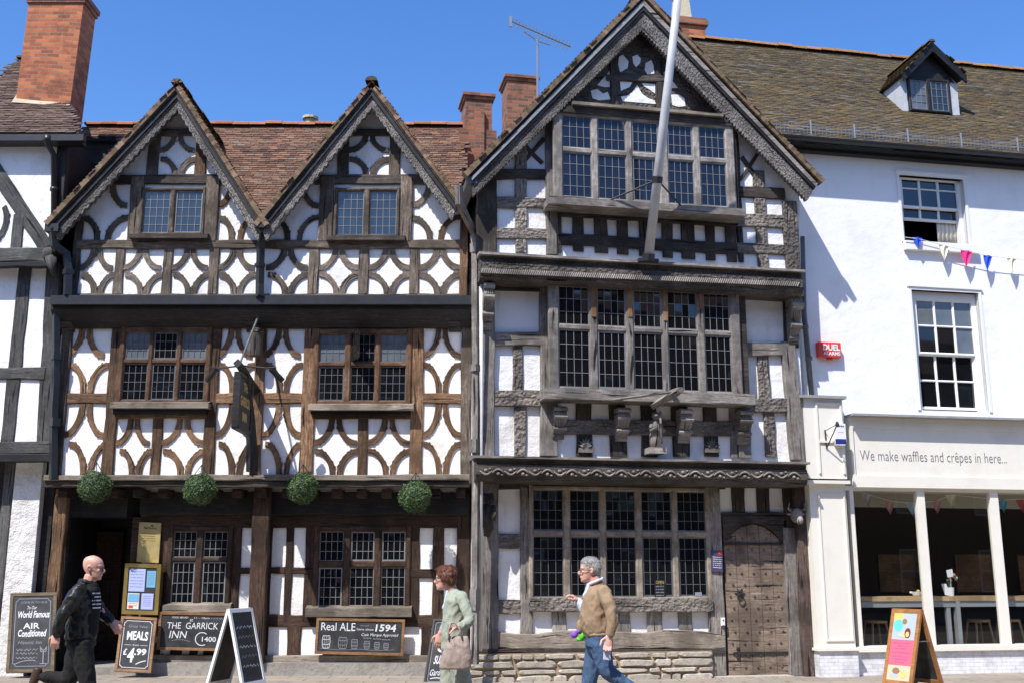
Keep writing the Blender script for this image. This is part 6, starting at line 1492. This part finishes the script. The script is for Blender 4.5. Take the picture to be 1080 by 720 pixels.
def hand(b,wr,dirv,palm_n,L=.18,curl=.5,thumb=1):
    """wrist point, direction towards the fingers, normal out of the palm"""
    d=Vector(dirv).normalized(); n=Vector(palm_n); n=(n-d*n.dot(d)).normalized(); s=d.cross(n).normalized()*thumb
    wr=Vector(wr); pc=wr+d*L*.28
    b.strip([[wr+d*t*L+s*w*math.cos(2*math.pi*k/10)+n*h*math.sin(2*math.pi*k/10) for k in range(10)] for t,w,h in ((-.12,.026,.02),(.05,.03,.02),(.25,.04,.018),(.45,.042,.015),(.5,.036,.012))])
    for i,(off,ln) in enumerate(((.032,.40),(.011,.44),(-.011,.41),(-.031,.33))):
        p=wr+d*L*.44+s*off; q=d.copy(); a=0; pts=[p-d*.015,p]; seg=ln*L/3*1.25
        for k in range(3):
            a+=curl*(.55 if k==0 else .75); q=d*math.cos(a)+n*math.sin(a); p=p+q*seg*(1-.12*k); pts.append(p)
        b.tube(pts,[.0095,.0098,.009,.008,.0065],7)
    p=wr+d*L*.12+s*.03+n*.005; t1=(d*.6+s*.7+n*.35).normalized(); t2=(d*.9+s*.15+n*.45).normalized()
    b.tube([p-t1*.01,p+t1*.045,p+t1*.045+t2*.032,p+t1*.045+t2*.056],[.014,.0125,.0105,.008],7)
def head(b,c,yaw=0,pitch=0,s=1.0,female=False):
    """head lofted from profile sections, facing local +x, with nose, brow, lips, ears"""
    rot=Matrix.Rotation(yaw,3,'Z')@Matrix.Rotation(pitch,3,'Y'); c=Vector(c); H=.232*s
    T=lambda x,y,z:c+rot@Vector((x*s,y*s,z*H-.5*H))
    lv=[(.0,.072,-.0,.022),(.05,.086,-.012,.036),(.12,.088,-.03,.048),(.22,.087,-.052,.056),(.33,.084,-.075,.063),(.42,.084,-.088,.068),(.50,.082,-.096,.071),(.60,.091,-.101,.074),(.72,.088,-.103,.076),(.82,.074,-.098,.071),(.90,.052,-.084,.060),(.96,.024,-.058,.042),(1.0,-.004,-.026,.014)]
    secs=[]
    for z,f,bk,w in lv:
        cx=(f+bk)/2; a=(f-bk)/2; ring=[]
        for k in range(24):
            t=2*math.pi*k/24; cs,sn=math.cos(t),math.sin(t); e=.85
            ring.append(T(cx+a*(abs(cs)**e)*(1 if cs>0 else -1),w*(abs(sn)**.9)*(1 if sn>0 else -1),z))
        secs.append(ring)
    b.strip(secs)
    b.tube([T(.082,0,.56),T(.098,0,.46),T(.112,0,.38),T(.108,0,.345),T(.082,0,.325)],[.009,.010,.0125,.012,.009],8)
    for q in (-1,1):
        b.ball(T(.098,q*.010,.352),(.010*s,.008*s,.007*s),6,4)
        b.tube([T(.084,q*.012,.575),T(.086,q*.032,.59),T(.068,q*.055,.57)],[.008,.0085,.006],6)
        b.tube([T(.078,q*.03,.40),T(.064,q*.048,.40)],[.014,.012],6)
        b.tube([T(.0,q*.070,.50),T(-.012,q*.082,.555),T(-.026,q*.086,.53),T(-.026,q*.085,.45),T(-.010,q*.076,.36),T(.002,q*.07,.37)],[.006,.0075,.008,.0075,.007,.005],7)
        b.ball(T(-.008,q*.074,.46),(.018,.006,.024),7,5)
    b.tube([T(.086,-.022,.222),T(.0945,0,.228),T(.086,.022,.222)],[.005,.0075,.005],6); b.tube([T(.084,-.02,.192),T(.093,0,.188),T(.084,.02,.192)],[.005,.0075,.005],6)
    b.ball(T(.078,0,.07),(.016,.018,.016),7,5)
    return T
def eyes(T,parent,glasses=True,s=1.0):
    b=MB()
    for q in (-1,1): b.ball(T(.072,q*.031,.485),(.0125,.0125,.0115),8,6,mi=0); b.ball(T(.0815,q*.032,.485),(.005,.005,.005),6,5,mi=1)
    b.build('eyes',[M['white'],M['black']],parent,smooth=True)
    if glasses:
        b=MB()
        for q in (-1,1):
            cc=[T(.098-.012*abs(math.cos(t)*.5+.5)*1.0 if False else .097-.010*(.5+.5*math.cos(t)),q*(.033+.024*math.cos(t)),.48+.085*math.sin(t)) for t in [2*math.pi*k/16 for k in range(17)]]
            b.tube(cc,.0022,5,caps=False); b.tube([T(.088,q*.057,.50),T(.05,q*.078,.50),T(-.015,q*.080,.49)],.0022,5)
        b.tube([T(.100,-.010,.50),T(.104,0,.51),T(.100,.010,.50)],.0022,5)
        b.build('glasses',M['iron'],parent)
def person_root(label,px,depth,face):
    x=(px-540)/FPX*depth*1.0/CP*1.0; g=FW.pt(px,640,-depth)
    r=root('person',label,'person',None,loc=(g.x,depth,0),rotz=0 if face>0 else math.pi)
    def J(qx,qy,off=0.0):
        """joint at photo pixel, `off` metres nearer the street side of the body"""
        p=FW.pt(qx,qy,-(depth-off)); l=p-Vector((g.x,depth,0)); return Vector((l.x*face,l.y*face,l.z))
    return r,J
def feet(J_ank,toe,b,h=.05):
    a=Vector(J_ank); d=Vector(toe).normalized()
    b.strip([[a+d*t+Vector((0,w*math.cos(2*math.pi*k/12),0))+Vector((0,0,1))*(z+hh*math.sin(2*math.pi*k/12)) for k in range(12)] for t,w,z,hh in ((-.075,.03,-.035,.035),(-.05,.036,-.03,.045),(0,.038,-.03,.05),(.06,.042,-.042,.038),(.12,.046,-.05,.03),(.17,.04,-.054,.024),(.195,.02,-.058,.012))])
def head_bodyless(): pass
# ---- 1 bald man walking right --------------------------------------
r,J=person_root('bald man in a black jacket and glasses striding to the right past the inn door',90,10.0,1)
b=MB(); T=head(b,J(98.5,598,0),0,.06,.94)
limb(b,[J(92,622),J(94,614),J(96,606)],[(.065,.062),(.058,.056),(.056,.054)])
limb(b,[J(90,624),J(88,645),J(85,674)],[(.09,.15),(.10,.14),(.11,.14)])            # trunk under the clothes
limb(b,[J(84,622,.17),J(66,648,.24),J(60,669,.24)],[.045,.038,.028]); hand(b,J(60,668.5,.24),J(57.5,680,.24)-J(60,668.5,.24),(0,1,0),.168,.55,-1)
limb(b,[J(92,622,-.17),J(108,646,-.22),J(118.5,655,-.20)],[.045,.038,.028]); hand(b,J(118,654.5,-.20),J(124,663,-.18)-J(118,654.5,-.20),(-.5,.7,0),.168,.5,1)
kn=J(93,722,.09); ft=J(97,772,.09); ft.z=.1; kb=J(73,716,-.09); fb=J(44,713,-.09)
limb(b,[J(84,680,.08),kn,ft],[.07,.05,.036]); limb(b,[J(84,680,-.08),kb,fb],[.07,.05,.036])
solid('body',b,skin,r,.006,3); eyes(T,r)
b=MB(); limb(b,[J(93,616.5),J(89,624),J(88,640),J(86,658),J(85,672.5)],[(.07,.085),(.105,.20),(.125,.195),(.125,.185),(.13,.19)],16)
limb(b,[J(85,621,.16),J(76,632,.225),J(67,648,.265),J(62,660,.265),J(60.5,668,.25)],[.075,.066,.058,.05,.046]); limb(b,[J(92,622,-.16),J(100,634,-.21),J(108,646,-.235),J(117.5,654.5,-.205)],[.075,.062,.054,.046])
b.tube([J(92,613.5)+Vector((.062*math.cos(t),.066*math.sin(t),-.012*math.cos(t)+.01)) for t in [2*math.pi*k/16 for k in range(17)]],.018,7)
solid('jacket',b,M['leatherjacket'],r,.010,4,.016,11)
b=MB(); limb(b,[J(95,620),J(93,640),J(91,668)],[(.085,.115),(.105,.125),(.10,.12)],16); tee=solid('shirt',b,M['tee'],r,.011,5,.004,9)
b=MB(); 
pl=Plane2(J(98,624,.13),J(104,624,-.02)-J(98,624,.13),J(97,641,.13)-J(98,624,.13))
# printed lines follow the chest
def onchest(zc_,y0,y1,th,mi=0):
    n=16; prev=None
    for k in range(n+1):
        y=y0+(y1-y0)*k/n; o_=Vector((1,y,zc_)); hit=tee.ray_cast(Vector((.6,y,zc_)),Vector((-1,0,0)))
        if hit[0]:
            x=hit[1].x+.003
            if prev is not None and R.random()<.8: b.face([Vector((prev[0],prev[1],zc_-th)),Vector((x,y,zc_-th)),Vector((x,y,zc_+th)),Vector((prev[0],prev[1],zc_+th))],[(0,0)]*4,mi)
            prev=(x,y)
tee.data.update(); bpy.context.view_layer.update()
zt_=J(98,625).z; zb_=J(98,641).z
for k in range(5): onchest(zt_+(zb_-zt_)*k/4.2,-.09,.05,.0055)
if b.v: b.build('shirt_print',M['chalk'],tee)
b=MB(); limb(b,[J(86,666),J(85,680)],[(.118,.165),(.13,.17)],14)
limb(b,[J(85,676,.085),J(89,700,.09),kn,J(95,748,.09),ft+Vector((0,0,.0))],[(.10,.095),(.092,.085),.072,.062,(.062,.055)]); limb(b,[J(84,676,-.085),J(78,698,-.09),kb,J(58,714,-.09),fb+Vector((.02,0,0))],[(.10,.095),(.092,.085),.075,.06,.056])
solid('trousers',b,M['trouser_black'],r,.011,4,.010,10)
b=MB(); limb(b,[fb+Vector((.06,0,.0)),fb+Vector((-.0,0,-.005))],[.035,.038]); solid('sock',b,M['sock'],r,.008,2)
b=MB(); feet(ft,(1,0,0),b); solid('shoe',b,M['shoe'],r,.009,3)
b=MB(); feet(Vector((0,0,0)),(1,0,0),b); b.v=[tuple(fb+Vector((-.02,0,0))+Matrix.Rotation(rad(100),3,'Y')@Vector(v)) for v in b.v]; solid('shoe',b,M['shoe'],r,.009,3)
# ---- 2 grey haired man walking left ---------------------------------
r,J=person_root('grey haired man in a beige sweater and blue jeans walking left past the long window',630,10.0,-1)
b=MB(); T=head(b,J(622,600.5,0),0,.04,.94)
limb(b,[J(630,622),J(628,614),J(626,607)],[(.07,.065),(.06,.058),(.058,.056)])
limb(b,[J(630,626),J(631,645),J(631,672)],[(.09,.15),(.11,.14),(.11,.14)])
limb(b,[J(637,624,.18),J(645,652,.23),J(643,672,.24)],[.045,.038,.028]); hand(b,J(642.5,670.5,.24),J(640.5,683,.25)-J(642.5,670.5,.24),(0,1,0),.168,.6,1)
limb(b,[J(626,624,-.18),J(619,647,-.25),J(609,632,-.27)],[.045,.038,.028]); hand(b,J(610,633,-.27),J(599,624,-.27)-J(610,633,-.27),(.35,0,-1),.16,.75,1)
kn=J(621,722,-.09); ft=J(619,772,-.09); ft.z=.1; kb=J(640,706,.09); fb=J(668,727,.09)
limb(b,[J(631,676,-.08),kn,ft],[.07,.05,.036]); limb(b,[J(632,676,.08),kb,fb],[.07,.05,.036])
solid('body',b,skin,r,.006,3); eyes(T,r)
b=MB(); c=T(-.022,0,.74); 
H=.232
for (x,y,z,rx,ry,rz) in ((-.008,0,.80,.088,.080,.056),(-.050,0,.62,.064,.082,.072),(-.062,0,.42,.044,.066,.042)): b.ball(T(x,y,z),(rx,ry,rz),16,10)
for q in (-1,1): b.ball(T(-.018,q*.060,.66),(.046,.024,.034),10,7); b.tube([T(.014,q*.07,.62),T(.010,q*.0725,.50)],[.012,.006],6)
ho=solid('hair',b,M['greyhair'],r,.006,2,.005,26); strands(ho,M['greystrand'],ho)
# shirt: collar, raised sleeve
b=MB(); 
b.tube([J(628,613.5)+Vector((.068*math.cos(t),.068*math.sin(t),-.028*math.cos(t)+.008)) for t in [2*math.pi*k/16 for k in range(17)]],[.016]*17,7)
limb(b,[J(621,616,0),J(618.5,628,0)],[(.02,.05),(.03,.06)])
limb(b,[J(619,646,-.25),J(613,638,-.265),J(609.5,633,-.27)],[.05,.046,.040]); limb(b,[J(643.5,668,.24),J(642.8,671.5,.24)],[.036,.036]); solid('shirt',b,M['shirt'],r,.008,3,.006,14)
b=MB(); limb(b,[J(630,617.5),J(630,626),J(629,640),J(628.5,654),J(631,667)],[(.08,.09),(.118,.19),(.140,.185),(.150,.18),(.132,.168)],18)
limb(b,[J(636,622,.16),J(642,637,.225),J(646,652,.25),J(645,662,.25),J(643.5,669,.245)],[.070,.062,.054,.047,.043]); limb(b,[J(627,623,-.16),J(622,636,-.22),J(619,646,-.25),J(616,642,-.255)],[.068,.057,.052,.048])
solid('sweater',b,M['knit'],r,.010,4,.013,10)
b=MB(); limb(b,[J(631,665.5),J(631.2,669.5)],[(.133,.168),(.133,.168)],18); solid('belt',b,M['belt'],r,.010,2)
b=MB(); limb(b,[J(631,667),J(632,680)],[(.122,.16),(.13,.165)],14)
limb(b,[J(630,677,-.08),J(625,700,-.09),kn,J(619,748,-.09),ft],[(.10,.095),(.085,.085),.068,.06,(.062,.055)]); limb(b,[J(633,677,.08),J(636,694,.085),kb,J(655,718,.09),fb],[(.10,.095),(.088,.085),.075,.062,.058])
solid('jeans',b,M['denim'],r,.010,3,.010,12)
b=MB(); feet(ft,(1,0,0),b); solid('shoe',b,M['shoe'],r,.009,3)
b=MB(); feet(Vector((0,0,0)),(1,0,0),b); b.v=[tuple(fb+Vector((-.03,0,-.02))+Matrix.Rotation(rad(60),3,'Y')@Vector(v)) for v in b.v]; solid('shoe',b,M['shoe'],r,.009,3)
base=r.location.copy()
def W_(J_,p): return Vector((base.x-p.x,base.y-p.y,p.z))
hp=W_(J,J(640,686,.26)); rr=root('folded_paper','folded white paper held in the lowered hand of the man in the sweater','paper',None,loc=hp)
b=MB(); b.prism([(-.035,0,-.07),(.03,.01,-.08),(.045,.01,.07),(-.02,0,.08)],(0,.006,0)); b.build('paper_sheet',M['shirt'],rr)
hp=W_(J,J(611,664,-.1)); rr=root('toy_pouch','small green and purple toy pouch hanging at the waist of the man in the sweater','pouch',None,loc=hp)
grn=simple('lime_green_plush',(.12,.6,.04),.8); pur=simple('purple_plush',(.22,.07,.55),.8); tanm=simple('tan_plush',(.28,.2,.1),.8)
b=MB(); b.ball((.01,0,.03),(.04,.045,.07),10,8); b.tube([(.03,0,.08),(.08,0,.16)],.012,6); b.build('pouch_body',tanm,rr,smooth=True)
b=MB(); b.tube([(.045,-.03,.09),(.045,-.05,-.02),(.01,-.05,-.075)],[.028,.02,.035],8); b.ball((.005,-.05,-.075),(.036,.03,.022),10,6); b.build('green_foot',grn,rr,smooth=True)
b=MB(); b.ball((-.048,-.02,-.04),(.033,.032,.03),10,7); b.tube([(.0,-.02,.0),(-.03,-.02,-.025)],.02,7); b.build('purple_foot',pur,rr,smooth=True)
# ---- 3 woman in green ------------------------------------------------
r,J=person_root('auburn haired woman in a sage green cardigan walking left in front of the narrow chalkboard',480,10.0,-1)
b=MB(); T=head(b,J(469.5,609.5,0),-.1,.05,.88)
limb(b,[J(479,630),J(477,622),J(474,615)],[(.055,.052),(.048,.046),(.046,.044)])
limb(b,[J(480,632),J(480,655),J(480,678)],[(.08,.13),(.09,.11),(.10,.13)])
limb(b,[J(487,630,.16),J(494,655,.20),J(482,660,.30)],[.038,.034,.025]); hand(b,J(483,660.5,.30),J(472,665,.31)-J(483,660.5,.30),(0,.3,-1),.15,.8,1)
limb(b,[J(476,630,-.16),J(472,655,-.2),J(464,668,-.2)],[.038,.034,.025]); hand(b,J(465,668,-.2),J(462,680,-.2)-J(465,668,-.2),(0,-1,0),.165,.4,-1)
k1=J(473,728,-.08); f1=J(470,778,-.08); f1.z=.1; k2=J(489,728,.08); f2=J(499,772,.08); f2.z=.15
limb(b,[J(479,680,-.08),k1,f1],[.065,.048,.034]); limb(b,[J(481,680,.08),k2,f2],[.065,.048,.034])
solid('body',b,skin,r,.006,3); eyes(T,r)
b=MB()
for (x,y,z,rx,ry,rz) in ((-.006,0,.87,.085,.080,.046),(-.046,0,.72,.076,.084,.078),(-.062,0,.44,.054,.074,.062),(.040,0,.90,.046,.060,.026)): b.ball(T(x,y,z),(rx,ry,rz),16,10)
for q in (-1,1): b.ball(T(-.02,q*.064,.60),(.055,.03,.07),10,7); b.ball(T(.035,q*.06,.74),(.035,.02,.035),8,6)
ho=solid('hair',b,M['redhair'],r,.006,2,.006,24); strands(ho,M['redstrand'],ho,1800,.03)
b=MB(); limb(b,[J(478,623),J(480,632),J(480,646),J(479,662),J(479,684)],[(.06,.065),(.098,.155),(.112,.15),(.115,.155),(.122,.17)],18)
limb(b,[J(486,627.5,.14),J(491,640,.19),J(495,653,.225),J(489,659,.27),J(484,660,.295)],[.058,.052,.049,.043,.037]); limb(b,[J(477,628,-.14),J(474,642,-.19),J(471,655,-.22),J(466,665,-.205)],[.055,.05,.044,.037])
solid('cardigan',b,M['greenknit'],r,.010,4,.014,10,3)
b=MB(); limb(b,[J(472.5,622),J(469.5,640)],[(.02,.045),(.02,.055)]); solid('neckerchief',b,M['shirt'],r,.008,3,.004,14)
b=MB(); limb(b,[J(480,678),J(480,690)],[(.115,.16),(.12,.165)],14)
limb(b,[J(478,686,-.08),J(475,706,-.08),k1,J(471,752,-.08),f1+Vector((0,0,.03))],[(.105,.10),(.095,.09),.085,.085,.085]); limb(b,[J(482,686,.08),J(485,706,.08),k2,J(494,752,.08),f2+Vector((0,0,.03))],[(.105,.10),(.095,.09),.085,.085,.085])
solid('trousers',b,M['sagetrouser'],r,.010,4,.012,9,5)
for f_ in (f1,f2): b=MB(); feet(f_,(1,0,0),b); solid('shoe',b,M['shoe'],r,.009,3)
base=r.location.copy()
hb=W_(J,J(482,687,.33)); rr=root('handbag','taupe leather handbag hanging from the hand of the woman in green','handbag',None,loc=hb)
b=MB(); secs=[]
for z,w_,d_ in ((-.145,.125,.05),(-.13,.14,.06),(-.05,.135,.062),(.06,.11,.05),(.12,.085,.03),(.135,.08,.02)):
    secs.append([Vector((w_*(abs(math.cos(t))**.5)*(1 if math.cos(t)>0 else -1)+(z*.12),d_*(abs(math.sin(t))**.6)*(1 if math.sin(t)>0 else -1),z)) for t in [2*math.pi*k/20 for k in range(20)]])
b.strip(secs); solid('bag_body',b,M['bag'],rr,.008,2,.006,14)
for y in (-.035,.035):
    b=MB(); b.tube([(-.07,y,.10),(-.075,y,.19),(-.055,y*.5,.245),(-.02,y*.5,.25),(.02,y,.20),(.05,y,.10)],.009,7); b.build('bag_handle',M['bag'],rr,smooth=True)
# ================================================================= GROUND
gm,nt,bb=mat('sandstone_paving'); ob=objc(nt)
br=N(nt,'ShaderNodeTexBrick'); nt.links.new(ob,br.inputs['Vector']); br.inputs['Scale'].default_value=1; br.inputs['Brick Width'].default_value=.62; br.inputs['Row Height'].default_value=.42; br.inputs['Mortar Size'].default_value=.010
br.inputs['Color1'].default_value=(.34,.28,.215,1); br.inputs['Color2'].default_value=(.25,.215,.175,1); br.inputs['Mortar'].default_value=(.13,.11,.09,1)
a=noiz(nt,ob,1.1,5,.6); f=noiz(nt,ob,14,5,.7)
c=mix(nt,br.outputs[0],(.22,.18,.14),ramp(nt,a,[(.42,0.0),(.7,.6)])); c=mix(nt,c,(.4,.35,.27),ramp(nt,f,[(.5,0.0),(.75,.5)])); c=mix(nt,c,(.09,.08,.07),ramp(nt,noiz(nt,ob,4.5,3,.5),[(.6,0.0),(.68,.55)])); nt.links.new(c,bb.inputs['Base Color']); bb.inputs['Roughness'].default_value=.85
bump(nt,bb,math_(nt,'SUBTRACT',f,br.outputs[1]),.35,.01)
am,nt,bb=mat('worn_asphalt'); ob=objc(nt); f=noiz(nt,ob,60,4,.7); a=noiz(nt,ob,.6,4,.6)
c=mix(nt,(.045,.045,.047),(.085,.083,.08),f); c=mix(nt,c,(.03,.03,.03),ramp(nt,a,[(.5,0.0),(.7,.6)])); nt.links.new(c,bb.inputs['Base Color']); bb.inputs['Roughness'].default_value=.85; bump(nt,bb,f,.4,.01)
def flat(name,x0,y0,x1,y1,z,m,th=.3):
    b=MB(); b.box((x0,y0,z-th),(x1,y1,z)); o=b.build(name,m); o['kind']='structure'; return o
flat('pavement',-40,8.4,40,22,0.0,gm)
b=MB()
x=-40
while x<40: b.box((x+.004,8.24,-.3),(x+.9,8.395,.002)); x+=.904
o=b.build('kerb',M['stone_grey']); o['kind']='structure'
flat('road',-40,2.2,40,8.24,-.11,am)
o=flat('far_pavement',-40,-3.0,40,2.2,0.0,gm); 
o=flat('ground',-600,-600,600,600,-.42,M['stone_grey'],.2)
# building across the street, seen only in the window reflections
opp=root('brick_terrace','plain brick terrace across the street from the timber houses','terrace',None,loc=(0,-3,0))
b=MB(); b.box((-32,-7,0),(32,0,11.0)); b.build('wall',M['brick_dark'],opp)
b=MB(); b.prism([(-32,.3,10.9),(-32,-7.3,10.9),(-32,-3.5,13.2)],(64,0,0)); o=b.build('roof',M['tile_dark'],opp); fixn(o)
for i in range(15):
    for z in (.8,3.9,6.5):
        x=-29+i*4.1; b=MB(); b.box((x-.06,-.02,z-.06),(x+1.26,.03,z)); b.box((x-.06,-.02,z+1.6),(x+1.26,.03,z+1.66)); b.box((x-.06,-.02,z),(x,.03,z+1.6)); b.box((x+1.2,-.02,z),(x+1.26,.03,z+1.6)); b.box((x,-.0,z+.77),(x+1.2,.025,z+.83)); w_=b.build('window',M['whitepaint'],opp)
        b=MB(); b.face([Vector((x,.01,z)),Vector((x+1.2,.01,z)),Vector((x+1.2,.01,z+1.6)),Vector((x,.01,z+1.6))]); b.build('glass',M['glass'],w_)
# ================================================================= LIGHT
TO_SUN=Vector((-.42,-.61,1.0)).normalized()
sl_=bpy.data.lights.new('sun','SUN'); sl_.energy=5.0; sl_.angle=rad(.53); sl_.color=(1,.965,.92)
so=bpy.data.objects.new('sun',sl_); COL.objects.link(so); so.rotation_euler=TO_SUN.to_track_quat('Z','Y').to_euler(); so.location=(-5,-10,20)
wld=bpy.data.worlds.new('World'); scene.world=wld; wld.use_nodes=True; nt=wld.node_tree; bg=nt.nodes['Background']
sky=nt.nodes.new('ShaderNodeTexSky'); sky.sky_type='NISHITA'; sky.sun_disc=False
sky.sun_elevation=math.asin(TO_SUN.z); sky.sun_rotation=math.atan2(TO_SUN.x,TO_SUN.y)%(2*math.pi); sky.altitude=0; sky.air_density=1.0; sky.dust_density=.6; sky.ozone_density=3.0
hs=nt.nodes.new('ShaderNodeHueSaturation'); hs.inputs['Saturation'].default_value=1.27; hs.inputs['Hue'].default_value=.510; hs.inputs['Value'].default_value=1.56; nt.links.new(sky.outputs[0],hs.inputs['Color']); nt.links.new(hs.outputs[0],bg.inputs[0]); bg.inputs[1].default_value=.12
scene.view_settings.view_transform='Standard'; scene.view_settings.look='None'; scene.view_settings.gamma=1; scene.view_settings.exposure=.36
scene.render.engine='CYCLES'
